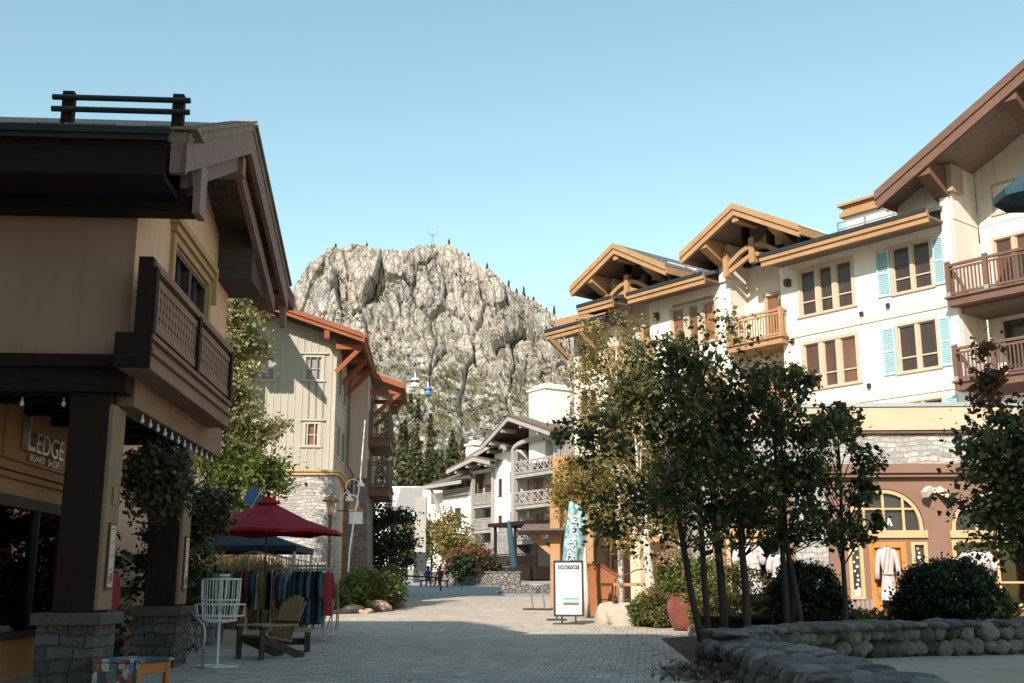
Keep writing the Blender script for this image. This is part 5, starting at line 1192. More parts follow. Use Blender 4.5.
# big brown gable at right
gable(-1.25,4.6,10.45,15.02,17.98,-1.35,7,brownw,m_wood('grey_brown_soffit',(0.24,0.18,0.14),'y'),brroof,0.16,0.46)
def zb_(x): return 15.02+(x+1.25)*(2.96/5.85)
for x in (0.55,3.75):
    z=zb_(x)-0.12; MB().prism_x([(-1.25,z-0.50),(-0.05,z-1.15),(-0.05,z-0.6),(-0.05,z-0.02),(-1.25,z-0.02)],x-0.24,x+0.24).build('gable_bracket',brownz,RB)
MB().box(0.46,0.98,-0.16,0.6,14.9,zb_(0.7)-0.12).build('pilaster_head',brownp and m_stucco('tan_stucco',(0.42,0.31,0.22)),RB)
m=MB().add([(0.9,REC+0.58,ZE),(8.5,REC+0.58,ZE),(8.5,REC+0.58,16.0),(4.6,REC+0.58,17.8),(0.9,REC+0.58,16.0)],[(0,1,2,3,4)]); m.build('gable_wall',cream,RB)
# straight eaves between the gables
def eave(x0,x1,z,y0=-1.15,up=1.3,mat=tanwood):
    m=MB().prism_x([(y0,z),(5,z+up*1.6),(5,z+up*1.6+0.14),(y0,z+0.14)],x0,x1); rf=m.build('roof',slate,RB)
    MB().box(x0,x1,y0-0.05,y0+0.05,z-0.34,z-0.002).box(x0-0.02,x1+0.02,y0-0.12,y0-0.052,z-0.14,z+0.06).build('fascia',mat,rf)
    MB().box(x0,x1,y0-0.16,y0-0.122,z+0.02,z+0.16).build('gutter',metal_d,rf)
    MB().box(x0+0.02,x1-0.02,y0+0.052,-0.002,z-0.16,z-0.08).build('soffit',soffit,rf)
eave(-6.55,0.55,13.98); eave(-13.95,-9.55,13.98,-1.05)
eave(-19.5,-15.9,13.30,-1.0); eave(-17.3,-15.0,14.10,-0.95)
for x in (-19.0,-17.0): MB().beam((x,-0.02,12.1),(x,-1.35,12.95),0.16,0.18).build('eave_brace',tanwood,RB)
m=MB().prism_x([(1.5,14.7),(6.5,16.3),(11.5,14.7)],-21.5,-16.5).build('hip_roof',slate,RB); MB().box(-21.5,-16.5,1.35,1.48,14.35,14.7).build('hip_fascia',tanwood,RB)
# roof terrace, railing and chimney behind the eave
MB().box(-3.6,0.2,3.0,6.0,15.0,16.05).box(-3.9,0.4,2.7,6.2,16.05,16.3).build('roof_dormer',tanwood,RB)
MB().box(-2.8,0.1,1.5,3.4,14.3,15.4).build('terrace_wall',cream,RB)
m=MB(); 
for x in (-4.4,-3.2,-2.0,-0.8): m.box(x-0.03,x+0.03,0.9,0.96,14.2,15.35)
for z in (15.32,15.05,14.8): m.box(-4.4,-0.2,0.91,0.95,z-0.025,z+0.025)
m.build('roof_railing',metal_s,RB)
ch=MB().box(-4.9,-3.1,2.2,4.0,14.4,15.95).build('chimney',cream,RB); MB().box(-5.05,-2.95,2.05,4.15,15.95,16.12).box(-4.95,-3.05,2.15,4.05,16.12,16.4).box(-5.1,-2.9,2.0,4.2,16.4,16.5).build('chimney_cap',tanwood,ch)
m=MB()
for x in (-12.4,-11.2,-10.0): m.box(x-0.03,x+0.03,0.4,0.46,14.2,15.2)
for z in (15.15,14.85): m.box(-12.4,-9.7,0.41,0.45,z-0.025,z+0.025)
m.build('roof_railing',metal_s,RB)
# ground floor frontage seen between the trunks: piers, shop glass and a timber porch
for k in range(6):
    x=-18.9+k*2.1; MB().box(x-0.3,x+0.3,-0.25,-0.003,0.4,4.3).build('pier',brownp if k%2 else trim_cr,RB)
    if k<5: f=MB().box(x+0.32,x+1.78,-0.06,-0.003,3.3,3.5).box(x+0.32,x+0.45,-0.055,-0.003,0.6,3.3).box(x+1.65,x+1.78,-0.055,-0.003,0.6,3.3).build('shop_window',ochre,RB); MB().box(x+0.46,x+1.64,-0.03,-0.002,0.8,3.28).build('pane',pane_b if k%2 else pane_m,f)
MB().box(-19.5,-7.0,-0.35,-0.003,4.3,4.75).build('shop_fascia',tanwood,RB)
# patio umbrella on the top balcony
P_=RF.w(3.95,-0.35,11.45); t=thing('patio_umbrella','dark blue patio umbrella on the top right balcony','umbrella',P_,rad(20))
m=MB(); n=8; R_=1.35; tp=(0,0,3.45)
rim=[(R_*math.cos(2*PI*k/n),R_*math.sin(2*PI*k/n),2.45) for k in range(n)]
for k in range(n):
    a,b=rim[k],rim[(k+1)%n]; m.add([tp,a,b],[(0,1,2)]); m.quad(a,b,(b[0],b[1],b[2]-0.24),(a[0],a[1],a[2]-0.24))
q=m.build('canopy',m_plain('teal_navy_canvas',(0.02,0.06,0.085),0.8,0.2,2),t); q.modifiers.new('Solidify','SOLIDIFY').thickness=0.012
MB().tube([(0,0,0.02),(0,0,3.5)],0.025,8).build('pole',metal_d,t); MB().lathe([(0.25,0),(0.25,0.05),(0.05,0.09)],n=12).build('base',metal_d,t)
m=MB()
for q in rim: m.tube([(0,0,3.3),(q[0]*0.97,q[1]*0.97,2.43)],0.013,4)
m.build('ribs',metal_d,t)

# ================================================================== single storey stone and brown shop in front of it
SA=-3.0; SF=Frame(12.0,29.0,SA); sg=gz(29)-0.02
SB=thing('boutique_shop','one storey shop with pale stone parapet, brown arched front and ochre fascia','building',(12.0,29.0,0),rad(SA))
x0,x1=-6.75,8.0
m=MB().box(x0,x1,0.0,0.3,4.62,5.52); m.build('stone_parapet',stone_w,SB)
MB().box(x0-0.1,x1+0.1,-0.14,8.5,5.52,6.14).build('fascia',fascia_y,SB); MB().box(x0-0.14,x1+0.14,-0.18,8.6,6.14,6.24).build('roof_cap',flash,SB)
MB().box(x0-0.06,x1+0.06,-0.10,0.0,5.44,5.518).build('fascia_lower_trim',brownw,SB)  # thin brown strip along the lower edge of the fascia
MB().box(x0,x1,-0.22,0.0,4.38,4.62).box(x0,x1,-0.15,-0.002,4.28,4.38).build('brown_cornice',brownp,SB)
# brown wall with arched and shop openings
arches=[(-3.28,-1.24,2.90,3.98),(-0.55,2.75,2.90,3.98),(-6.35,-4.75,0,0)]
def arch_pts(a,b,z0,zt,n=24,off=0.0):                # segmental arch outline
    w=(b-a)/2+off; h=zt-z0+off; c=(a+b)/2
    return [(c-w*math.cos(PI*k/n),z0+h*math.sin(PI*k/n)**0.85) for k in range(n+1)]
m=MB()
def wall_with_arch(m,xa,xb,a,b,z0,zt,ztop):
    pts=arch_pts(a,b,z0,zt)
    for (p,q) in zip(pts[:-1],pts[1:]): m.quad((p[0],0,p[1]),(q[0],0,q[1]),(q[0],0,ztop),(p[0],0,ztop)); m.quad((p[0],0,p[1]),(p[0],0.16,p[1]),(q[0],0.16,q[1]),(q[0],0,q[1]))
    m.quad((xa,0,z0),(a,0,z0),(a,0,ztop),(xa,0,ztop)); m.quad((b,0,z0),(xb,0,z0),(xb,0,ztop),(b,0,ztop))
wall_with_arch(m,-3.78,-0.9,-3.28,-1.24,2.90,3.98,4.30); wall_with_arch(m,-0.9,3.3,-0.55,2.75,2.90,3.98,4.30)
door=(-2.70,-1.78,sg,2.60); sideL=(-3.22,-2.90,1.15,2.60); sideR=(-1.60,-1.24,1.15,2.60); shopw=(-0.55,2.75,1.05,2.66)
wall_face(m,-3.78,3.3,sg,2.90,0,[door,sideL,sideR,shopw],0.16)
wall_face(m,-6.75,-4.62,sg,4.30,0,[(-6.35,-4.95,0.95,2.68)],0.16); wall_face(m,3.3,8.0,sg,4.30,0,[(3.7,6.8,1.05,2.66)],0.16)
m.build('brown_wall',brownp,SB)
m=MB().box(-4.62,-3.78,-0.14,0.25,sg,4.28); m.build('stone_pier',stone_w,SB)
m=MB().box(x0,x0+0.2,0.32,8.4,sg,5.5).box(x1-0.2,x1,0.32,8.4,sg,5.5).box(x0+.2,x1-.2,8.2,8.4,sg,5.5).box(x0+.2,x1-.2,0.31,8.2,4.4,4.5); m.build('side_and_back_walls',cream,SB)
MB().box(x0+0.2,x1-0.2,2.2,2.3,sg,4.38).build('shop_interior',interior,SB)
def arch_window(a,b,z0,zt,nm=3):
    m=MB(); o1=arch_pts(a,b,z0,zt,24,-0.02); o2=arch_pts(a,b,z0,zt,24,-0.11)
    for k in range(24):
        p,q,r,s=o1[k],o1[k+1],o2[k+1],o2[k]; yy=0.02
        m.add([(p[0],yy,p[1]),(q[0],yy,q[1]),(r[0],yy,r[1]),(s[0],yy,s[1]),(p[0],yy+.1,p[1]),(q[0],yy+.1,q[1]),(r[0],yy+.1,r[1]),(s[0],yy+.1,s[1])],[(0,3,2,1),(3,7,6,2),(0,1,5,4)])
    m.box(a-0.06,b+0.06,-0.06,0.15,z0-0.19,z0-0.001)
    w=b-a
    for k in range(1,nm+1):
        x=a+w*k/(nm+1); f=abs((x-(a+b)/2)/(w/2)); h=(zt-z0)*math.sin(math.acos(min(1,f)))**0.85
        m.box(x-0.03,x+0.03,0.03,0.11,z0,z0+h-0.05)
    zz=z0+(zt-z0)*0.52; xx=math.sqrt(max(0,1-0.52**2.35))*w/2*0.97; c=(a+b)/2; m.box(c-xx,c+xx,0.035,0.105,zz-0.025,zz+0.025)
    f=m.build('arched_window',ochre_t,SB)
    pm=MB(); pts=arch_pts(a,b,z0,zt,24,-0.03); pm.add([(x,0.13,z) for x,z in pts]+[(x,0.15,z) for x,z in pts],[tuple(range(25)),tuple(range(49,24,-1))]); pm.build('pane',pane_d,f)
ochre_t=m_plain('ochre_window_trim',(0.56,0.38,0.19),0.6,0.08,2,0.05)
arch_window(-3.28,-1.24,2.90,3.98); arch_window(-0.55,2.75,2.90,3.98,4)
# door with frame, sidelights
a,b,c,d=door; f=MB().box(a-0.02,a+0.12,-0.03,0.12,c,d).box(b-0.12,b+0.02,-0.03,0.12,c,d).box(a+0.12,b-0.12,-0.03,0.12,d-0.14,d).build('door_frame',orangep,SB)
dl=MB().box(a+0.13,a+0.26,0.06,0.11,c+0.02,d-0.15).box(b-0.26,b-0.13,0.06,0.11,c+0.02,d-0.15).box(a+0.26,b-0.26,0.06,0.11,d-0.30,d-0.15).box(a+0.26,b-0.26,0.06,0.11,c+0.02,c+0.5).build('door',orangep,SB)
MB().box(a+0.265,b-0.265,0.08,0.095,c+0.5,d-0.3).build('door_pane',pane_d,dl); MB().box(a+0.17,a+0.22,0.02,0.06,1.2,1.32).build('handle',metal_s,dl)
dots=m_plain('white_decal',(0.7,0.69,0.66),0.6,0.05)
for s in (sideL,sideR):
    a,b,c,d=s; f=MB().box(a-0.03,a+0.06,-0.03,0.12,c,d).box(b-0.06,b+0.03,-0.03,0.12,c,d).box(a+0.06,b-0.06,-0.03,0.12,d-0.07,d).box(a+0.06,b-0.06,-0.03,0.12,c,c+0.07).build('sidelight',ochre_t,SB)
    MB().box(a+0.05,b-0.05,0.07,0.09,c+0.06,d-0.06).build('pane',pane_d,f)
    dm=MB(); k=0; z=d-0.16; rr=random.Random(int(a*100))
    while z>c+0.18:
        r=rr.uniform(0.025,0.05); xx=(a+b)/2+rr.uniform(-0.06,0.06)
        dm.add([(xx+r*math.cos(q*PI/5),0.066,z+r*math.sin(q*PI/5)) for q in range(10)],[tuple(range(10))]); z-=0.115
    dm.box(a+0.07,b-0.07,0.062,0.068,c+0.08,c+0.24); dm.build('decal_dots',dots,f)['kind']='stuff'
def shop_window(a,b,c,d,n):
    m=MB().box(a-0.04,a+0.06,-0.05,0.13,c,d).box(b-0.06,b+0.04,-0.05,0.13,c,d).box(a+0.06,b-0.06,-0.05,0.13,d-0.07,d).box(a-0.1,b+0.1,-0.12,0.13,c-0.14,c)
    for k in range(1,n): x=a+(b-a)*k/n; m.box(x-0.035,x+0.035,-0.02,0.11,c,d-0.07)
    m.box(a+0.06,b-0.06,-0.01,0.1,c+0.5,c+0.55)
    f=m.build('shop_window',ochre_t,SB); MB().box(a+0.05,b-0.05,0.09,0.10,c+0.01,d-0.05).build('pane',clear,f)
shop_window(-0.55,2.75,1.05,2.66,3); shop_window(-6.35,-4.95,0.95,2.68,2); shop_window(3.7,6.8,1.05,2.66,3)
MB().box(-6.75,-4.62,-0.1,-0.003,2.75,3.0).build('sign_band',ochre,SB)
MB().box(-6.5,-4.8,-0.2,-0.003,0.62,0.78).build('sill_ledge',brownw,SB)
# twin security flood lamps
t=MB().box(-1.02,-0.86,-0.08,-0.003,3.86,4.0).beam((-1.06,-0.10,3.97),(-1.28,-0.32,3.80),0.16,0.16).beam((-0.84,-0.10,3.97),(-0.62,-0.30,3.76),0.16,0.16).build('flood_lamp',m_plain('cream_lamp',(0.58,0.50,0.40),0.5),SB)
MB().add([(-2.18+dx,0.12,3.02+dz) for dx,dz in ((0,0),(0.05,0),(0.08,0.12),(0.11,0),(0.16,0),(0.1,0.2),(0.05,0.2))],[tuple(range(7))]).build('window_mark',dots,SB)
# clothes shown at the shop
def at_S(x,y,z): return SF.w(x,y,z)
def print_mat(name,base,spots,scale=9):
    if name in MATS: return MATS[name]
    t=NT(name); v=t.coord(); vo=t.n('TexVoronoi'); vo.inputs['Scale'].default_value=scale; t.l(v,vo.inputs['Vector'])
    hs=t.n('SeparateColor'); t.l(vo.outputs['Color'],hs.inputs[0])
    c=t.ramp(hs.outputs[0],[(i/len(spots),x) for i,x in enumerate(spots)],'CONSTANT'); k=t.ramp(vo.outputs['Distance'],[(0.25,(1,1,1)),(0.38,(0,0,0))])
    t.l(t.mix(k,base,c),t.b.inputs['Base Color']); t.b.inputs['Roughness'].default_value=0.9; t.bump(t.noise(v,30,3),0.2,0.01); MATS[name]=t.m; return t.m
wht=cloth_mat('blush_white',(0.56,0.46,0.45)); flo=print_mat('floral_cloth',(0.58,0.52,0.49),[(0.55,0.2,0.1),(0.68,0.62,0.58),(0.45,0.3,0.35),(0.68,0.6,0.55),(0.2,0.12,0.12)]); pnk=print_mat('pink_print',(0.62,0.30,0.30),[(0.7,0.5,0.45),(0.55,0.2,0.24),(0.62,0.3,0.3)],14)
# robe: bodice, skirt, sleeves, tie belt
t=thing('robe','long pale pink belted robe hanging on the orange shop door','robe',at_S(-2.30,-0.14,2.46),rad(SA))
m=MB(); n=18
prof=[(0.0,0.06,0.05),(-0.05,0.18,0.08),(-0.14,0.20,0.10),(-0.40,0.175,0.11),(-0.62,0.135,0.10),(-0.70,0.15,0.11),(-0.95,0.19,0.13),(-1.33,0.215,0.14)]
vs=[];fs=[]
for i,(z,rx,ry) in enumerate(prof):
    for k in range(n): a=2*PI*k/n; fd=1+0.07*max(0,i-4)*math.sin(6*a)/3; vs.append((rx*math.cos(a)*fd,ry*math.sin(a)*fd,z))
for i in range(len(prof)-1):
    for k in range(n): k2=(k+1)%n; fs.append((i*n+k,(i+1)*n+k,(i+1)*n+k2,i*n+k2))
fs.append(tuple(range((len(prof)-1)*n,len(prof)*n))); m.add(vs,fs); m.build('body',wht,t,True)
for s in (-1,1): MB().tube([(s*0.15,0,-0.06),(s*0.22,0,-0.20),(s*0.26,0.0,-0.50),(s*0.29,-0.01,-0.80)],[0.06,0.065,0.062,0.075],10).build('sleeve',wht,t,True)
MB().lathe([(0.15,-0.70),(0.157,-0.67),(0.15,-0.63)],n=18).beam((0.05,-0.13,-0.66),(0.10,-0.15,-1.0),0.04,0.012).build('belt',cloth_mat('blush',(0.5,0.38,0.37)),t,True)
MB().beam((-0.02,-0.105,0.0),(-0.16,-0.12,-0.6),0.05,0.012).beam((0.06,-0.105,0.0),(-0.04,-0.12,-0.62),0.05,0.012).build('lapel',cloth_mat('blush',(0.5,0.38,0.37)),t)
hanger(t,0.36)
def dress(label,x,z,w,h,mat,seed,y=-0.14,cat='dress',sl=True,skirt=None):
    t=thing(cat,label,cat,at_S(x,y,z),rad(SA),None); garment_mesh(MB(),w,0.20,h,seed,sl,0.1).build('top',mat,t,True)
    if skirt: garment_mesh(MB(),w*0.95,0.22,skirt,seed+1,False,0.45).build('skirt',mat,t,True).location=(0.02,0.0,-h+0.04)
    hanger(t,w); return t
dress('white floral two-piece dress hanging outside the left shop window',-5.85,2.52,0.50,0.62,flo,301,-0.2,'dress',True,0.66)
dress('pale plain blouse hung right of the floral dress',-5.05,2.30,0.40,0.6,wht,303,-0.16,'blouse')
dress('cream blouse in the shop window right of the big dark bush',0.0,2.36,0.62,0.62,wht,305,-0.05,'blouse')
dress('pink print dress hanging left in the right shop window',1.38,2.28,0.42,0.65,pnk,307,-0.2,'dress',False,0.62)
dress('pink print dress hanging right in the right shop window, with a frill hat above',1.90,2.26,0.42,0.65,pnk,309,-0.2,'dress',False,0.60)
t=MB().lathe([(0.30,0),(0.27,0.03),(0.14,0.06),(0.13,0.17),(0.05,0.2)],n=14).build('hat',pnk,None,True,loc=at_S(1.62,-0.2,2.33)); tag(t,'pink sun hat displayed above the pink dresses','hat')

# ================================================================== grey timbered lodge at the end of the lane
FO=at_depth(513,470,98); FF=Frame(FO.x,98,-58); K=98/80.0
def zz(z): return 1.5+(z-1.5)*K
FB=thing('timbered_lodge','white lodge with grey timber gables, cross-braced balconies and pale chimneys','building',(FO.x,98,0),rad(-58))
gb=1.6
S_=lambda v: v*K
gt=m_wood('pale_grey_timber',(0.36,0.33,0.31),'x'); gtz=m_wood('pale_grey_post',(0.36,0.33,0.31),'z')
fl=[zz(9.35),zz(7.13),zz(4.66)]; 
xa,xb=0.0,S_(5.6)
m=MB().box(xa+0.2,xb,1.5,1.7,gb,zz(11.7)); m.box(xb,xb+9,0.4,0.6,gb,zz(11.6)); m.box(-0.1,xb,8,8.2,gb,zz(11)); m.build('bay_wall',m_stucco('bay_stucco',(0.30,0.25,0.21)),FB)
for z in fl:
    balcony(FB,xa,xb,0.0,1.5,z,zz(10.22)-zz(9.35),gt,gt,'x',slab_h=0.4,left=True,right=False,nm='balcony')
    for x in (1.2,3.3): f=MB().box(x-0.05,x+1.35,1.44,1.5,z,z+2.25).build('door_frame',redwood,FB); MB().box(x+0.05,x+1.25,1.42,1.437,z+0.1,z+2.15).build('pane',pane_m,f)
for x in (xa+0.05,xb-0.1): MB().box(x-0.22,x+0.26,-0.12,0.3,gb if x>1 else zz(4.0),zz(11.0)).build('post',gtz,FB)
m=MB()
pts=[]
for k in range(13): a=PI*k/12; pts.append((xa+0.05+(xb-0.15)*(0.5-0.5*math.cos(a)),zz(10.9)+S_(0.75)*math.sin(a)**0.7))
for (x1_,z1_),(x2_,z2_) in zip(pts[:-1],pts[1:]): m.beam((x1_,-0.03,z1_),(x2_,-0.03,z2_),0.28,0.32)
m.build('arch_beam',gt,FB)
def fgable(xl,xp,xr,zl,zp,zr,y0,y1,par=FB):
    m=MB(); gable_slab(m,xl,zl,xp,zp,xr,zr,y0,y1,0.15); rf=m.build('roof',brroof,par)
    m=MB(); m.prism_y([(xl,zl-0.35),(xp,zp-0.35),(xp,zp-.003),(xl,zl-.003)],y0,y0+0.14).prism_y([(xp,zp-0.35),(xr,zr-0.35),(xr,zr-.003),(xp,zp-.003)],y0,y0+0.14); m.build('verge_board',gt,rf)
    for f in (0.3,0.72): 
        x=xl+(xp-xl)*f; z=zl+(zp-zl)*f; MB().box(x-0.16,x+0.16,y0+0.15,y0+1.6,z-0.62,z-0.3).build('bracket',gt,rf)
        x=xr+(xp-xr)*f; z=zr+(zp-zr)*f; MB().box(x-0.16,x+0.16,y0+0.15,y0+1.6,z-0.62,z-0.3).build('bracket',gt,rf)
    return rf
fgable(S_(-2.5),S_(1.37),S_(6.6),zz(11.55),zz(13.3),zz(11.65),-1.6,8)
m=MB().add([(0.0,1.4,zz(11.0)),(xb,1.4,zz(11.0)),(xb,1.4,zz(11.8)),(S_(1.37),1.4,zz(13.1)),(0.0,1.4,zz(12.2))],[(0,1,2,3,4)]); m.build('gable_infill',darkw,FB)
fgable(S_(3.2),S_(6.4),S_(11),zz(12.6),zz(14.1),zz(12.6),2.5,9)
# white wall with slit windows left of the bay
wx0,wx1=S_(-3.3),-0.1
hs=[(S_(-2.6),S_(-2.25),zz(8.0),zz(9.2)),(S_(-0.95),S_(-0.6),zz(8.3),zz(9.6)),(S_(-2.6),S_(-2.25),zz(5.2),zz(6.5)),(S_(-0.95),S_(-0.6),zz(5.4),zz(6.7))]
m=MB(); wall_face(m,wx0,wx1,gb,zz(11.2),0.5,hs,0.2); m.quad((wx1,0.5,gb),(wx1,1.6,gb),(wx1,1.6,zz(11.2)),(wx1,0.5,zz(11.2))); m.build('wall',white_s,FB)
for h in hs: window(FB,*h,0.5,1,0,winfr_d,pane_d,0.06)
# stone chimney breast and rounded stone base
m=MB().lathe([(S_(2.2),0.0),(S_(2.0),2.6),(S_(1.5),4.2),(S_(0.9),5.2),(S_(0.4),zz(5.0)-gb)],(S_(-1.3),0.9,gb-0.2),14,0,0.06,4); m.build('stone_base',stone_g,FB)
# recessed bay with balconies, its own roof
bx0,bx1=S_(-6.5),S_(-3.3)
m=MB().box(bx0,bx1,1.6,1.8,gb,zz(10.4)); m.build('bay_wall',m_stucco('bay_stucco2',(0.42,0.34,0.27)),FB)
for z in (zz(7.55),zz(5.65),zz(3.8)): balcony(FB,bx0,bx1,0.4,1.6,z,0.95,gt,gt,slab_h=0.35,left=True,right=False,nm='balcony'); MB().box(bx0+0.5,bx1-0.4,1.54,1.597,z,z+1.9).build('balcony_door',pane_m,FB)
for x in (bx0+0.05,bx1-0.1): MB().box(x-0.15,x+0.2,0.3,0.6,gb,zz(10.2)).build('post',gtz,FB)
MB().box(bx0,bx1,0.3,0.62,zz(9.9),zz(10.15)).build('bay_beam',gt,FB)
fgable(S_(-8.8),S_(-4.6),S_(-2.2),zz(10.35),zz(11.0),zz(10.5),-0.9,8)
fgable(S_(-6.3),S_(-1.7),S_(-0.3),zz(11.0),zz(11.95),zz(11.4),-0.6,8)
# left white wing under a brown hipped roof
lx0,lx1=S_(-11.3),S_(-6.5)
hs=[(S_(-9.1),S_(-8.3),zz(6.0),zz(7.4)),(S_(-10.6),S_(-9.7),zz(3.4),zz(4.8))]
m=MB(); wall_face(m,lx0,lx1,gb,zz(8.3),0.4,hs,0.2); m.quad((lx0,0.4,gb),(lx0,8,gb),(lx0,8,zz(9.3)),(lx0,0.4,zz(9.3))); m.build('wall',white_s,FB)
for h in hs: window(FB,*h,0.4,1,0.4,winfr_d,pane_d,0.08)
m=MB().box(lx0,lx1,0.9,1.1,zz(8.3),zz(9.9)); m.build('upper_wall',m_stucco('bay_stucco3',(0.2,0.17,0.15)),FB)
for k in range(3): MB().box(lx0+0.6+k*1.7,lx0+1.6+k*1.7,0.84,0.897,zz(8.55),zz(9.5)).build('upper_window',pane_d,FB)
m=MB(); railing_pieces(m,(lx0,0.45),(lx1,0.45),zz(8.3),zz(8.95)); m.build('upper_railing',gt,FB)
hx0,hx1=S_(-14.4),S_(-6.3)
m=MB().add([(hx0,-0.9,zz(9.30)),(hx1,-0.9,zz(9.55)),(hx1,9,zz(9.6)),(hx0,9,zz(9.3)),(S_(-8.0),3.5,zz(11.1)),(S_(-6.3),3.5,zz(11.1))],[(0,1,5,4),(1,2,5),(2,3,4,5),(3,0,4),(0,3,2,1)]); rf=m.build('hip_roof',brroof,FB)
MB().box(hx0,hx1,-1.0,-0.91,zz(9.15),zz(9.42)).build('hip_fascia',gt,rf)
m=MB().box(hx0+1.0,lx0-0.1,0.6,6,gb,zz(8.9)); m.build('end_wall',cream,FB)
MB().beam((lx0-0.4,0.3,zz(7.3)),(lx0-0.6,-0.6,zz(9.2)),0.2,0.22).build('corner_brace',gtz,FB)
# chimneys
def chimney(x,y,w,z0,z1):
    c=MB().box(x-w/2,x+w/2,y-w/2,y+w/2,z0,z1-0.5).build('chimney',white_s,FB); MB().box(x-w/2-0.14,x+w/2+0.14,y-w/2-0.14,y+w/2+0.14,z1-0.5,z1-0.3).box(x-w/2+0.2,x+w/2-0.2,y-w/2+0.2,y+w/2-0.2,z1-0.3,z1).build('chimney_cap',white_s,c)
for u_,v_,w_ in ((549,386,2.6),(475,441,1.3)):
    q=FF.on(u_,v_,1.8); chimney(q[0],1.8,w_,zz(10),q[1])
# ================================================================== far end of the lane
t=thing('lift_station','low white modern station with a grey slanted panel at the far end of the lane','building',(at_depth(408,520,125).x,125,gz(125)),rad(-4))
MB().box(-7.5,7.5,0,8,0,9.2).build('wall',whitep,t)
MB().add([(-1.6,-0.06,6.3),(1.6,-0.06,6.3),(1.6,-0.06,9.1),(-0.9,-0.06,9.1),(-1.6,0.3,6.3),(1.6,0.3,6.3),(1.6,0.3,9.1),(-0.9,0.3,9.1)],[(0,1,2,3),(7,6,5,4),(3,2,6,7),(0,3,7,4),(1,5,6,2)]).build('slanted_panel',m_plain('grey_cladding',(0.25,0.235,0.225),0.6,0.1),t)
MB().box(-2.6,-1.8,-0.08,-0.003,6.3,9.0).build('dark_panel',pane_d,t)
for k in range(4): MB().box(2.3+k*1.2,3.2+k*1.2,-0.06,-0.003,4.3,6.1).build('window',pane_d,t)
MB().box(-8,8,-1.2,-0.01,5.3,5.7).build('canopy',metal_s,t); MB().box(-5,2,-0.2,-0.01,1.6,3.4).build('red_banner',m_plain('faded_red',(0.30,0.10,0.08),0.7),t)
t=thing('pale_column','tall pale square column with a dark foot among the young trees','column',(at_depth(420,575,84).x,84,gz(84)),0)
MB().box(-0.42,0.42,-0.42,0.42,2.2,6.3).build('shaft',concrete,t); MB().box(-0.46,0.46,-0.46,0.46,0,2.2).build('foot',metal_d,t)
for k,(u,vt,vb,Y,mt,lab) in enumerate([(408,515,575,90,lf_yel,'young yellow tree left of the pale column'),(432,512,575,92,lf_yel,'young yellow-green tree right of the pale column'),(455,508,572,80,lf_yel,'young golden tree in front of the white wing of the timbered lodge'),(470,546,574,78,lf_red,'small russet tree above the low stone wall')]):
    tp=at_depth(u,vt,Y); b=gz(Y); h=tp.z-b
    broad_tree('young_tree',lab,(tp.x,Y,b),1,(0,0,h*0.58),(1.75,1.3,h*0.42),mt,400+k,55,65,0.17,0.25,bark_b,'young trees at the end of the lane',0.08)
t=thing('low_stone_wall','low dark stone planter wall in front of the timbered lodge','wall',(at_depth(470,590,76).x,76,gz(76)),rad(-10))
MB().box(-3.5,3.4,0,0.6,-0.2,0.85).box(-3.55,3.45,-0.05,0.65,0.85,0.95).build('stonework',rubble,t)
t=thing('low_stone_wall','second low stone wall beside the deck of the timbered lodge, nearer the easel','wall',(at_depth(527,595,62).x,62,gz(62)),rad(-12))
MB().box(-1.6,2.2,0,0.6,-0.2,0.55).build('stonework',rubble,t)
for k,(u,Y,mt,r,lab) in enumerate([(462,75.0,lf_box,(1.3,0.7,0.9),'dark evergreen shrub behind the low stone wall, left of the rounded stone base'),(484,78,lf_box,(1.4,0.8,1.0),'dark evergreen shrub behind the low stone wall, nearest the rounded stone base'),(477,80,lf_red,(0.7,0.6,1.1),'russet shrub above the low stone wall')]):
    p=at_depth(u,570,Y); shrub('shrub',lab,(p.x,Y,gz(Y)+0.3),r,mt,430+k,40,40,0.15,0.24,'shrubs behind the low stone wall')
# dark deck and teal closed parasols under the bay
P_=FF.w(5.2,-2.5,gz(92)); t=thing('timber_deck','dark timber deck with a railing below the balconies of the timbered lodge','deck',(P_.x,P_.y,P_.z),rad(-58))
MB().box(-2.2,4.6,-1.5,2.2,0,1.0).build('platform',darkw,t)
for x in (-1.9,1.2,4.3): MB().box(x-0.1,x+0.1,-1.4,-1.2,1.0,4.3).build('post',darkz,t)
m=MB(); railing_pieces(m,(-2.2,-1.4),(4.6,-1.4),1.0,2.0); m.build('railing',darkw,t); MB().box(-2.5,4.9,-1.7,2.2,4.3,4.6).build('roof',darkw,t)
for k,(u,Y,h,lab) in enumerate([(513,84,4.6,'tall closed teal parasol leaning in front of the timbered lodge')]):
    p=at_depth(u,575,Y); t=thing('closed_parasol',lab,'parasol',(p.x,Y,gz(Y)),0)
    MB().tube([(0.25,0,0),(-0.35,0,h)],0.04,6).build('pole',metal_d,t); MB().tube([(0.16,0,0.8),(0.05,0,1.3),(-0.25,0,h*0.85),(-0.34,0,h)],[0.12,0.28,0.2,0.04],9).build('canopy',m_plain('teal_canvas',(0.02,0.065,0.08),0.8,0.2,2),t,True)
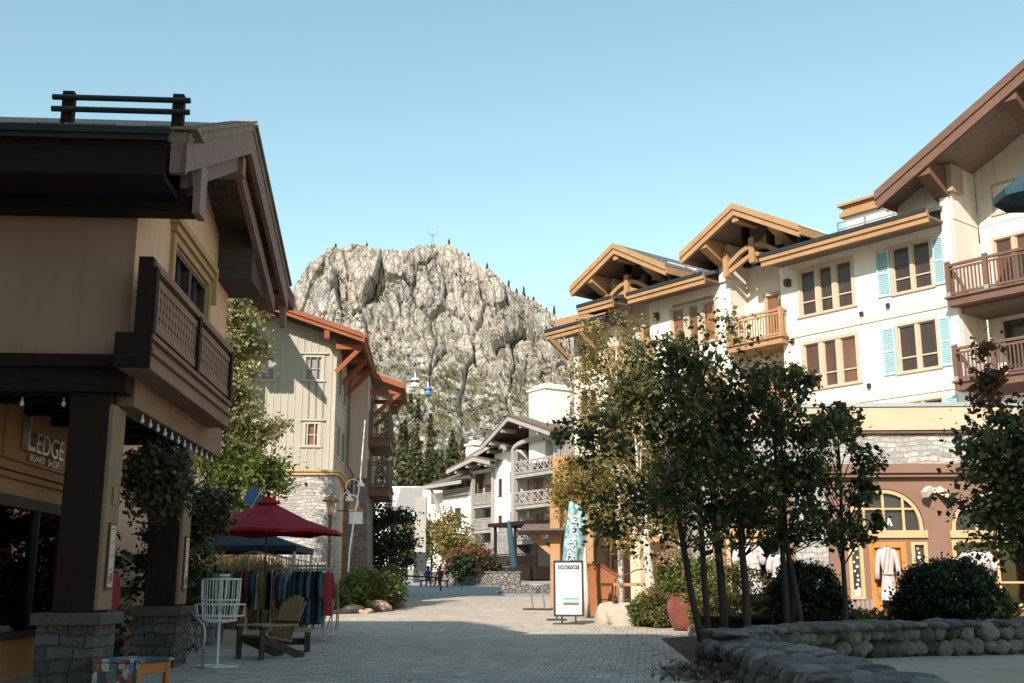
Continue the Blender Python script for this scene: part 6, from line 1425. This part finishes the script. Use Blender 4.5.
# seated people far down the lane
def person(label,x,y,zseat,rz,shirt,trouser,hairc):
    g=gz(y); t=thing('person',label,'person',(x,y,g),rz,'people sitting at the end of the lane')
    def skin(name,verts,edges,rad_,mat,par):
        me=bpy.data.meshes.new(name); me.from_pydata(verts,edges,[]); o=bpy.data.objects.new(name,me); C.objects.link(o); o.parent=par; me.materials.append(mat)
        md=o.modifiers.new('Skin','SKIN'); 
        for i,r in enumerate(rad_): me.skin_vertices[0].data[i].radius=(r,r*0.85)
        me.skin_vertices[0].data[0].use_root=True
        s=o.modifiers.new('Sub','SUBSURF'); s.levels=1; s.render_levels=2; return o
    s=zseat; V=[(0,0,s+0.10),(0,0.02,s+0.32),(0,0.0,s+0.52),(0,-0.02,s+0.62),(0,-0.04,s+0.72),(0,-0.05,s+0.80)]; R=[0.15,0.145,0.16,0.06,0.095,0.085]; E=[(0,1),(1,2),(2,3),(3,4),(4,5)]
    for q in (-1,1):
        b=len(V); V+=[(q*0.10,-0.02,s+0.07),(q*0.13,-0.42,s+0.08),(q*0.13,-0.46,0.09),(q*0.14,-0.60,0.04)]; R+=[0.10,0.075,0.05,0.045]; E+=[(0,b),(b,b+1),(b+1,b+2),(b+2,b+3)]
        b=len(V); V+=[(q*0.19,0,s+0.50),(q*0.25,-0.06,s+0.24),(q*0.15,-0.30,s+0.20),(q*0.12,-0.38,s+0.19)]; R+=[0.065,0.05,0.04,0.042]; E+=[(2,b),(b,b+1),(b+1,b+2),(b+2,b+3)]
    skin('body',V,E,R,shirt,t)
    MB().lathe([(0.02,-0.12),(0.10,-0.06),(0.115,0.02),(0.09,0.09),(0.02,0.12)],(0,-0.02,s+0.80),10).build('hair',hairc,t,True)
    MB().box(-0.19,0.19,-0.44,0.05,s-0.0,s+0.15).build('trousers',trouser,t,True,0.05)
    return t
hairm=m_plain('dark_hair',(0.02,0.015,0.012),0.7)
p=at_depth(428,574,73); person('seated person in a dark blue shirt beside the pale column',p.x,73,0.45,rad(10),cloth_mat('deep_blue',(0.03,0.06,0.16)),cloth_mat('charcoal',(0.04,0.04,0.045)),hairm)
p=at_depth(440,574,74); person('seated person in a dark red shirt at the left end of the low stone wall',p.x,74,0.45,rad(-20),cloth_mat('dark_red',(0.14,0.03,0.03)),cloth_mat('black',(0.02,0.02,0.022)),hairm)
t=thing('park_bench','low dark bench under the two seated people','bench',((at_depth(428,574,73).x+at_depth(440,574,74).x)/2,73.6,gz(73.6)),rad(5))
MB().box(-1.0,1.0,-0.22,0.25,0.38,0.44).build('seat',darkw,t); MB().box(-0.9,-0.8,-0.18,0.2,0,0.38).build('leg',metal_d,t); MB().box(0.8,0.9,-0.18,0.2,0,0.38).build('leg',metal_d,t)
t=thing('barrier','low sloping dark rail at the edge of the lane near the far lamp post','barrier',(at_depth(398,580,66).x,66,gz(66)),rad(5))
MB().beam((-0.4,0,0.05),(0.2,0,0.95),0.1,0.1).beam((0.1,0,0.9),(2.6,0,0.75),0.1,0.1).beam((2.5,0,0.0),(2.5,0,0.75),0.1,0.1).build('rail',metal_d,t)
# ================================================================== timber porch, easel, poster stand, flag, kiosk
p=at_depth(556,603,47); t=thing('timber_porch','honey timber porch with a braced post and low roof left of the feather flag','porch',(p.x,47,gz(47)),rad(-12))
MB().box(-0.2,0.22,-0.2,0.2,0,4.6).build('post',tanwood_z,t,bevel=0.02)
MB().beam((-0.1,0,2.2),(-1.15,0,3.05),0.2,0.22).build('brace',tanwood,t)
MB().prism_x([(-0.6,3.0),(0.6,3.35),(0.6,3.48),(-0.6,3.13)],-1.45,0.7).build('roof',brroof,t); MB().box(-1.5,0.75,-0.7,-0.601,2.95,3.14).build('fascia',darkw,t)
MB().box(-0.15,1.6,0.3,0.6,3.52,6.3).build('plank_wall',m_wood('cedar_planks',(0.44,0.235,0.10),'x'),t); MB().box(1.2,1.55,0.3,0.6,0,3.5).build('rear_post',tanwood_z,t)
MB().beam((-1.1,0.25,3.2),(1.2,0.25,3.4),0.2,0.2).build('lintel',tanwood,t)
p=at_depth(538,604,45); t=thing('easel_frame','empty leaning dark metal sign frame on a flat base, left of the poster','easel',(p.x,45,gz(45)),rad(-15))
MB().box(-0.55,0.55,-0.3,0.3,0,0.07).build('base',metal_d,t)
MB().beam((-0.2,0,0.05),(-0.36,0.1,1.0),0.05,0.05).beam((0.28,0,0.05),(0.12,0.1,1.0),0.05,0.05).beam((-0.36,0.1,1.0),(0.12,0.1,1.0),0.05,0.05).build('frame',metal_s,t)
# poster stand
p=at_depth(569,625,33); t=thing('poster_stand','tall black framed white poster stand on the sunlit paving','sign',(p.x,33,gz(33)),rad(-6))
w,h,z0=0.76,1.48,0.28
MB().box(-w/2-0.06,-w/2,-0.04,0.04,z0-0.06,z0+h+0.06).box(w/2,w/2+0.06,-0.04,0.04,z0-0.06,z0+h+0.06).box(-w/2,w/2,-0.04,0.04,z0+h,z0+h+0.06).box(-w/2,w/2,-0.04,0.04,z0-0.06,z0).build('frame',metal_d,t,bevel=0.006)
MB().box(-w/2,w/2,-0.02,0.02,z0,z0+h).build('poster',m_plain('poster_white',(0.78,0.77,0.75),0.5,0.02),t)
for s in (-1,1): MB().box(s*0.20-0.025,s*0.20+0.025,-0.03,0.03,0.03,z0-0.06).build('leg',metal_d,t)
MB().box(-0.46,0.46,-0.2,0.2,0,0.03).build('base',metal_d,t)
MB().box(-0.30,0.32,-0.024,-0.021,z0+h-0.20,z0+h-0.08).build('heading_band',metal_d,t)
text_mesh('DIRECTORY',0.098,0.002,'heading',whitep,t,(0.01,-0.026,z0+h-0.175),(PI/2,0,0),'CENTER',1.05)
text_mesh('SHOPPING & DINING',0.062,0.002,'subheading',metal_d,t,(0.01,-0.023,z0+h-0.275),(PI/2,0,0),'CENTER',0.98)
def m_photo():
    t=NT('poster_photo'); sp=t.n('SeparateXYZ'); t.l(t.coord(),sp.inputs[0]); v=t.math('ADD',sp.outputs[2],t.math('MULTIPLY',t.noise(t.coord(),9,3),0.06))
    mr=t.n('MapRange'); mr.inputs[1].default_value=0.55; mr.inputs[2].default_value=0.83; t.l(v,mr.inputs[0])
    c=t.ramp(mr.outputs[0],[(0,(0.1,0.09,0.06)),(0.3,(0.2,0.16,0.08)),(0.45,(0.5,0.52,0.5)),(0.65,(0.18,0.42,0.55)),(1,(0.05,0.22,0.4))]); t.l(c,t.b.inputs['Base Color']); return t.m
MB().box(-0.16,0.30,-0.024,-0.021,z0+0.26,z0+0.48).build('photo',m_photo(),t)
m=MB()
for k,(z,a,b) in enumerate(((1.06,-0.26,0.2),(1.02,-0.26,0.26),(0.72,-0.16,-0.04))): m.box(a,b,-0.023,-0.0205,z0+z,z0+z+0.008)
m.build('fine_print',m_plain('grey_print',(0.4,0.4,0.4),0.6),t)['kind']='stuff'
# feather flag
p=at_depth(574,607,35.5); t=thing('feather_flag','green and white feather flag leaning behind the poster stand','flag',(p.x,35.5,gz(35.5)),rad(-8))
def m_flag():
    tt=NT('flag_print'); n=tt.noise(tt.coord((2.2,2.2,1.2)),1.8,4,0.6)
    c=tt.ramp(n,[(0.3,(0.02,0.10,0.11)),(0.42,(0.08,0.24,0.18)),(0.5,(0.42,0.52,0.52)),(0.58,(0.10,0.26,0.36)),(0.72,(0.26,0.40,0.30))]); tt.l(c,tt.b.inputs['Base Color']); tt.b.inputs['Roughness'].default_value=0.7; return tt.m
xs_=lambda f: -0.42+0.62*f
L_=[];Rr=[]
for k in range(15):
    f=k/14; z=1.35+2.35*f; lean=-0.15+0.34*f
    L_.append((lean-0.30,0.03*math.sin(f*7),z)); Rr.append((lean-0.30+0.66*(1-max(0,(f-0.75)/0.25)**2*0.85)*(1 if f>0.1 else 0.75+2.5*f),0.05*math.sin(f*6+1),z-0.12*(1-f)))
m=MB().add(L_+Rr,[(k,15+k,16+k,k+1) for k in range(14)]); fo=m.build('cloth',m_flag(),t,True); fo.modifiers.new('Solidify','SOLIDIFY').thickness=0.012
MB().tube([(-0.55,0.03,0),(-0.46,0.03,1.3),(-0.12,0.03,3.7),(0.05,0.03,3.86)],[0.025,0.022,0.015,0.008],6).build('pole',metal_d,t); MB().box(-0.85,-0.25,-0.2,0.2,0,0.05).build('base',metal_d,t)
lt=text_mesh('SPARTAN',0.33,0.004,'lettering',whitep,t,(0.0,-0.05,1.78),(PI/2,rad(-81.7),0),'LEFT',1.05)
MB().ring((-0.10,-0.06,1.58),0.13,0.03,'y').build('emblem',whitep,t)
# brown kiosk
p=at_depth(596,612,40); t=thing('brown_kiosk','rust brown wooden kiosk box with a sloping top behind the poster','kiosk',(p.x,40,gz(40)),rad(-12))
MB().prism_y([(-0.85,0),(0.95,0),(0.95,1.25),(0.2,1.72),(-0.85,1.72)],-0.5,0.6).build('body',m_wood('rust_brown_panel',(0.30,0.115,0.05),'z'),t,bevel=0.01)
MB().prism_y([(-0.9,1.725),(0.2,1.725),(1.0,1.225),(1.02,1.28),(0.22,1.78),(-0.9,1.78)],-0.55,0.65).build('lid',m_wood('rust_brown_lid',(0.22,0.085,0.04),'x'),t); MB().box(0.2,0.26,-0.515,-0.50,0,1.6).build('corner_strip',brownw,t)
# railing, boulders, birches, pot and clipped shrubs in the sun
t=thing('ramp_railing','timber topped railing with dark posts leading away from the kiosk','railing',(at_depth(610,600,38).x,38,gz(38)),rad(-3))
MB().box(-0.3,6.2,-0.06,0.06,1.02,1.12).build('top_rail',tanwood,t); MB().box(-0.3,6.2,-0.02,0.02,0.55,0.59).build('mid_rail',metal_b,t)
for k in range(5): MB().box(0.1+k*1.45-0.03,0.1+k*1.45+0.03,-0.03,0.03,0,1.02).build('post',metal_b,t)
MB().tube([(0.2,0.1,0.1),(0.2,0.1,1.25),(0.9,0.1,1.55),(1.3,0.1,1.6)],0.025,6).build('handrail',metal_b,t)
boulder('pale round boulder beside the kiosk, with the birch right of it',(at_depth(628,610,32.4).x,32.4,gz(32.4)-0.05),0.62,501,(1.25,1,0.78),pale_rock,'boulders beside the kiosk')
boulder('smaller grey boulder tucked behind the pale one',(at_depth(607,610,33.3).x,33.3,gz(33.3)),0.42,502,(0.95,1,1.05),pale_rock,'boulders beside the kiosk')
boulder('small pale boulder at the foot of the dark trunks',(at_depth(698,625,27).x,27,gz(27)),0.24,503,(1.1,1,0.85),pale_rock,'boulders beside the kiosk')
p=at_depth(653,624,31.6); t=broad_tree('birch','sunlit white-trunked birch with yellow leaves beside the pale boulder',(p.x,31.6,gz(31.6)),2,(-0.35,0.3,4.1),(1.9,1.2,2.2),lf_yel,511,90,70,0.085,0.2,bark_w,'sunlit birches',0.10)
MB().tube([(0.06,0,-0.1),(0.0,0,0.9),(-0.13,0,2.4),(-0.2,0.1,4.0)],[0.135,0.115,0.10,0.07],9).build('pale_trunk',bark_w,t,True)
for k,(u,Y,c,r3,lab,mt) in enumerate([(588,38,(0,0,4.3),(1.3,1.0,1.3),'yellow birch behind the feather flag and kiosk',lf_yel),(680,36,(0,0,4.6),(1.4,1,2.0),'slim pale birch standing behind the red pot',lf_yel),(622,35,(0,0,6.9),(1.7,1.1,3.1),'tall golden birch whose crown rises over the dark trees by the timber truss',lf_yel),(718,34,(0,0,5.2),(1.5,1.0,2.2),'golden birch seen through the gaps of the dark aspens',lf_yel),(770,33.2,(0,-1.8,4.6),(1.0,0.7,1.6),'small golden birch behind the aspen of three close trunks',lf_yel)]):
    p=at_depth(u,620,Y); broad_tree('birch',lab,(p.x,Y,gz(Y)),2,c,r3,mt,520+k,95,80,0.085,0.22,bark_w,'sunlit birches',0.09)
p=at_depth(686,629,29.5); t=thing('plant_pot','large reddish glazed pot planted with pink flowers','plant pot',(p.x,29.5,gz(29.5)),0)
MB().lathe([(0.29,0),(0.40,0.2),(0.48,0.5),(0.48,0.72),(0.43,0.88),(0.46,0.93),(0.43,0.95),(0.38,0.9)],n=24).build('pot',m_plain('red_glaze',(0.20,0.06,0.045),0.3,0.35,1.6,0.1),t,True)
rng=np.random.default_rng(77); q,_=clump_points(rng,40,60,(0.75,0.7,0.55),0.14); foliage('foliage',q+np.array([0,0,1.35]),0.07,lf_green,t,77); q,_=clump_points(rng,26,26,(0.6,0.55,0.45),0.09,shell=0.8); foliage('flowers',q+np.array([-0.1,0,1.7]),0.055,m_leaf('salmon_petals',[(0.5,0.22,0.16),(0.6,0.36,0.28),(0.45,0.14,0.12)],0.3),t,78,0.1,1.0)['kind']='stuff'
for k,(u,vb,Y,r3,mt,lab,lf) in enumerate([(733,618,27.6,(0.95,0.8,0.85),lf_olive,'round sunlit yellow-green clipped bush between the dark trunks',0.055),(668,622,31,(0.75,0.6,0.62),lf_olive,'sunlit green bush between the birch and the red pot',0.06),(768,622,27.0,(0.42,0.4,0.42),lf_yel,'small golden bush right of the round clipped bush',0.06),(645,622,31.5,(0.4,0.35,0.4),lf_green,'little green bush at the foot of the birch',0.06),(708,622,28.5,(0.55,0.5,0.9),lf_green,'loose green bush with pinkish tips right of the red pot',0.06)]):
    p=at_depth(u,vb,Y); shrub('bush',lab,(p.x,Y,gz(Y)),r3,mt,540+k,90,60,lf,0.16,'sunlit bushes by the shop',0.75)
# ================================================================== low stone walls of the garden in front
def stone_wall_mesh(path,w,h,seed,topz=None):
    """a wall of separate rounded stones along a path, capped with rough slabs"""
    mb=MB(); rr=random.Random(seed); pts=[Vector((*p,0)) for p in path]
    tot=0; segs=[]
    for a,b in zip(pts[:-1],pts[1:]): segs.append((tot,a,b)); tot+=(b-a).length
    def at(t):
        for s0,a,b in reversed(segs):
            if t>=s0: d=(b-a).normalized(); return a+d*(t-s0),Vector((-d.y,d.x,0))
    core=[];
    for s in (-1,1):
        for row in range(2):
            t=rr.uniform(0,0.1)
            while t<tot:
                r=rr.uniform(0.11,0.20); p,n=at(min(t,tot-0.01)); zc=h*(0.24+0.44*row)+rr.uniform(-.03,.03); q=p+n*s*(w/2-0.05)
                mb.rock((q.x,q.y,gz(q.y)+zc),r,rr.randint(0,9999),2,(1.15,0.9,0.95)); t+=r*1.65
    t=0
    while t<tot:
        r=rr.uniform(0.16,0.3); p,n=at(min(t,tot-0.01))
        for s in (-0.36,0.0,0.36):
            q=p+n*(s*w+rr.uniform(-.04,.04)); mb.rock((q.x,q.y,gz(q.y)+h-0.06+rr.uniform(-.02,.02)),r*rr.uniform(0.85,1.15),rr.randint(0,9999),2,(1.05,1.05,0.34))
        t+=r*1.15
    k=max(2,int(tot/0.4))
    for i in range(k):
        p,n=at(tot*i/k); q,n2=at(min(tot-0.01,tot*(i+1)/k)); a=w/2-0.12
        zs=[gz(p.y)-0.05,gz(q.y)-0.05]; 
        mb.add([tuple(p+n*a+Vector((0,0,zs[0]))),tuple(p-n*a+Vector((0,0,zs[0]))),tuple(q-n2*a+Vector((0,0,zs[1]))),tuple(q+n2*a+Vector((0,0,zs[1]))),
                tuple(p+n*a+Vector((0,0,zs[0]+h-0.03))),tuple(p-n*a+Vector((0,0,zs[0]+h-0.03))),tuple(q-n2*a+Vector((0,0,zs[1]+h-0.03))),tuple(q+n2*a+Vector((0,0,zs[1]+h-0.03)))],[(0,3,2,1),(4,5,6,7),(0,1,5,4),(1,2,6,5),(2,3,7,6),(3,0,4,7)])
    return mb
def m_wallstone(name,ca,cb):
    t=NT(name); r=t.rand(); f=t.noise(t.coord(),11,6,0.7); c=t.ramp(r,[(0,ca),(0.5,tuple((a+b)/2 for a,b in zip(ca,cb))),(1,cb)])
    c=t.mix(0.75,c,t.ramp(f,[(0.3,(0.55,0.55,0.55)),(0.7,(1.25,1.22,1.18))]),'MULTIPLY'); t.l(c,t.b.inputs['Base Color']); t.b.inputs['Roughness'].default_value=0.92; t.bump(f,0.8,0.03); return t.m
ws=m_wallstone('wall_stones',(0.065,0.06,0.056),(0.22,0.20,0.175))
o=stone_wall_mesh([(3.75,8.2),(3.72,12),(3.68,16.2),(3.35,17.6)],0.98,0.46,1).build('stone_wall',ws,None,False); tag(o,'broad low wall of rounded stones in the right foreground','stone wall','low garden walls')
o=stone_wall_mesh([(3.4,18.2),(5.4,20.0),(7.2,20.9),(13.2,22.0)],0.62,0.60,2).build('stone_wall',ws,None,False); tag(o,'rear stone wall of large cobbles below the dark round bushes','stone wall','low garden walls')
# dry litter at the wall foot
rng=np.random.default_rng(15); n=900; q=np.stack([2.75+rng.normal(size=n)*0.28,16.6+rng.normal(size=n)*0.9,np.abs(rng.normal(size=n))*0.07+0.21],1)
o=foliage('leaf_litter',q,0.06,m_leaf('dead_leaves',[(0.10,0.065,0.035),(0.2,0.13,0.07)],0.1),None,15,1.0); o['kind']='stuff'; tag(o,'dry leaves and weeds at the end of the foreground wall','leaf litter')
# ================================================================== dark aspens in the planter, bushes, right-hand tree
def aspen(label,x,y,base_dx,top,r3,seed,n,per,stems,trs=0.06):
    t=thing('aspen',label,'tree',(x,y,gz(y)),0,'dark aspens in the stone planter'); rng=np.random.default_rng(seed); rr=random.Random(seed)
    lobes=[]; nl=9                                  # loose lobes at uneven heights, with gaps between them
    for k in range(nl):
        a=2.4*k+rr.uniform(-.4,.4); zf=-0.85+1.75*k/(nl-1); rad_=(1-0.35*abs(zf))*rr.uniform(0.45,0.85)*(0.55 if zf>0.6 else 1)
        lobes.append((np.array([r3[0]*rad_*math.cos(a),r3[1]*rad_*math.sin(a),r3[2]*zf]),r3[0]*rr.uniform(0.34,0.52)))
    pts=[];cc=[]
    for c,r in lobes:
        q,k=clump_points(rng,n//nl+3,int(per*0.42),(r,r,r*0.85),0.26*r,shell=0.5); pts.append(q+c); cc+=[c+kk for kk in k[:3]]
    pts=np.concatenate(pts); pts=pts[rng.random(len(pts))<np.clip(0.62+1.2*fbm(pts/0.42+seed,2,seed),0.02,1)]
    foliage('crown',pts+np.array(top),0.098,lf_dark,t,seed,0.15,1.15)
    for s in range(stems):
        b=Vector((base_dx[s][0],base_dx[s][1],-0.15)); e=Vector(top)+Vector((base_dx[s][2],rr.uniform(-.3,.3),r3[2]*0.85)); mid=b.lerp(e,0.5)+Vector((rr.uniform(-.08,.08),0,0))
        m=MB().tube([b,b.lerp(mid,0.5)+Vector((rr.uniform(-.05,.05),0,0)),mid,mid.lerp(e,0.5)+Vector((rr.uniform(-.06,.06),0,0)),e],[trs*1.15,trs,trs*0.8,trs*0.5,0.01],8)
        for i,c in enumerate(cc):
            if i%stems!=s: continue
            q=Vector(c)+Vector(top); st=b.lerp(e,min(0.93,max(0.38,(q.z-0.5-b.z)/(e.z-b.z)-0.12)))
            m.tube([st,st.lerp(q,0.5)+Vector((rr.uniform(-.06,.06),0,0.10)),q],[trs*0.26,trs*0.16,0.006],5)
        m.build('trunk',bark_a,t,True)
bark_a=m_wood('shaded_aspen_bark',(0.075,0.065,0.055),'z',0.9,0.5)  # aspen bark with the shade on the trunks put into its colour
aspen('leftmost dark aspen, its two leaning trunks behind the end of the foreground wall',3.35,20.6,[(0.15,0,0.05),(0.28,0.25,0.75)],(-0.75,0,3.75),(1.7,1.5,1.75),601,150,120,2)
aspen('tall dark aspen with one straight trunk, second from the left',3.95,21.0,[(0.0,0,-0.1)],(-0.25,0.1,4.3),(1.6,1.4,1.8),602,150,120,1,0.075)
aspen('dark aspen with a leaning trunk just left of the three close trunks',4.35,20.5,[(-0.1,0,-0.05)],(0.05,0.0,3.6),(1.4,1.3,1.6),603,130,115,1,0.07)
aspen('dark aspen of three close trunks in front of the floral dress window',5.15,20.9,[(-0.12,0,-0.2),(0.02,0.1,0.0),(0.24,-0.05,-0.35)],(0.1,0.1,3.7),(1.15,1.2,1.55),604,120,110,3,0.055)
aspen('rightmost dark aspen, a single thin trunk before the pale stone pier',6.15,21.2,[(0.05,0,0.0)],(0.1,0,3.35),(0.95,1.0,1.2),605,85,95,1,0.05)
P_=(7.75,16.8,gz(16.8)); t=thing('maple','dark leafy maple leaning in at the right edge before the shop','tree',P_,0)
rng=np.random.default_rng(610); q,_=clump_points(rng,85,115,(1.15,1.0,1.35),0.2,shell=0.5); foliage('crown',q+np.array([0.1,0,2.75]),0.088,lf_dark,t,610,0.2,1.2)
q,_=clump_points(rng,10,50,(0.3,0.3,0.65),0.12); top_=foliage('top_shoot',q+np.array([-0.35,0,4.35]),0.09,m_leaf('bronze_leaves',[(0.13,0.06,0.035),(0.2,0.10,0.05),(0.09,0.08,0.03)],0.3),t,611); top_['kind']='stuff'
m=MB().tube([(0.1,0,-0.1),(0.15,0,1.3),(0.0,0,2.8),(-0.3,0,4.6)],[0.09,0.08,0.05,0.01],8)
for k in range(14): a=k*2.4; e=(0.1+0.9*math.cos(a),0.8*math.sin(a),2.2+0.13*k); m.tube([(0.08,0,1.5+0.1*k),(0.5*e[0],0.5*e[1],(1.7+0.1*k+e[2])/2+0.1),e],[0.03,0.02,0.006],5)
m.build('trunk',bark_b,t,True)
shrub('bush','very large dark round clipped bush in front of the shop window',(at_depth(948,600,24.0).x,24.0,gz(24)),(1.08,1.0,0.86),lf_box,620,420,130,0.055,0.11,'dark round bushes by the rear wall',0.82,1.3)
shrub('bush','dark round bush behind the three close trunks',(at_depth(806,600,24.6).x,24.6,gz(24.6)),(0.78,0.75,0.86),lf_box,621,300,120,0.055,0.11,'dark round bushes by the rear wall',0.8,1.3)
shrub('bush','straggly olive bush right of the largest dark bush',(at_depth(1012,615,23.2).x,23.2,gz(23.2)),(0.75,0.6,0.48),lf_olive,622,60,50,0.07,0.2,None,0.6)
shrub('rose_bush','pink flowered rose bush at the bottom right corner',(4.95,9.2,gz(9.2)),(0.45,0.5,0.26),lf_box,623,50,50,0.05,0.2,None,0.6)
o=bpy.data.objects['rose_bush']; rng=np.random.default_rng(3); q,_=clump_points(rng,9,26,(0.42,0.42,0.2),0.035,shell=0.8); foliage('flowers',q+np.array([0,0,0.36]),0.04,lf_petal,o,624,0.1,1.0)['kind']='stuff'
for k,(u,Y,mt,lab) in enumerate([(842,26.3,lf_red,'low russet flowering plant left of the shop door'),(870,26.6,lf_red,'low russet flowering plant in front of the shop door sidelight'),(915,26.0,lf_olive,'low olive plant right of the shop door'),(895,25.2,lf_olive,'low olive plant between the shop door and the largest dark bush'),(860,24.8,lf_green,'low green plant just behind the rear wall cap')]):
    p=at_depth(u,610,Y); shrub('flower_plant',lab,(p.x,Y,gz(Y)),(0.5,0.4,0.34),mt,630+k,36,34,0.06,0.22,'low plants before the shop door',0.5)
t=thing('picket_fence','short weathered picket fence left of the shop door','fence',at_S(-3.7,-1.2,gz(28)),rad(SA))
for k in range(7): MB().add([(k*0.11-0.035,0,0),(k*0.11+0.035,0,0),(k*0.11+0.035,0,0.75),(k*0.11,0,0.83),(k*0.11-0.035,0,0.75)]+[(k*0.11-0.035,0.02,0),(k*0.11+0.035,0.02,0),(k*0.11+0.035,0.02,0.75),(k*0.11,0.02,0.83),(k*0.11-0.035,0.02,0.75)],[(0,1,2,3,4),(9,8,7,6,5),(0,5,6,1),(1,6,7,2),(2,7,8,3),(3,8,9,4),(4,9,5,0)]).build('picket',greyw,t)
MB().box(-0.05,0.72,0.021,0.05,0.2,0.26).box(-0.05,0.72,0.021,0.05,0.55,0.61).build('rail',greyw,t)
o=MB().box(-0.9,0.95,-0.3,0.3,0,0.42).box(-0.95,1.0,-0.34,0.34,0.42,0.5).build('timber_planter',darkw,None,loc=(at_depth(738,622,26.4).x,26.4,gz(26.4)-0.02)); tag(o,'long dark timber planter box below the round clipped bush','planter')

# fallen leaves blown over the paving
rng=np.random.default_rng(21); n=420; x_=rng.uniform(-5,4,n); y_=rng.uniform(11,34,n); k_=rng.random(n)<0.4; x_[k_]=2.6+rng.normal(size=k_.sum())*0.5
V=np.stack([x_,y_,0.012*y_+0.012],1); o=foliage('fallen_leaves',V,0.055,m_leaf('dry_leaves',[(0.16,0.10,0.04),(0.28,0.19,0.07),(0.12,0.07,0.035)],0.1),None,22,6.0,1.2); o['kind']='stuff'; tag(o,'dry leaves scattered thinly over the brick paving','fallen leaves')
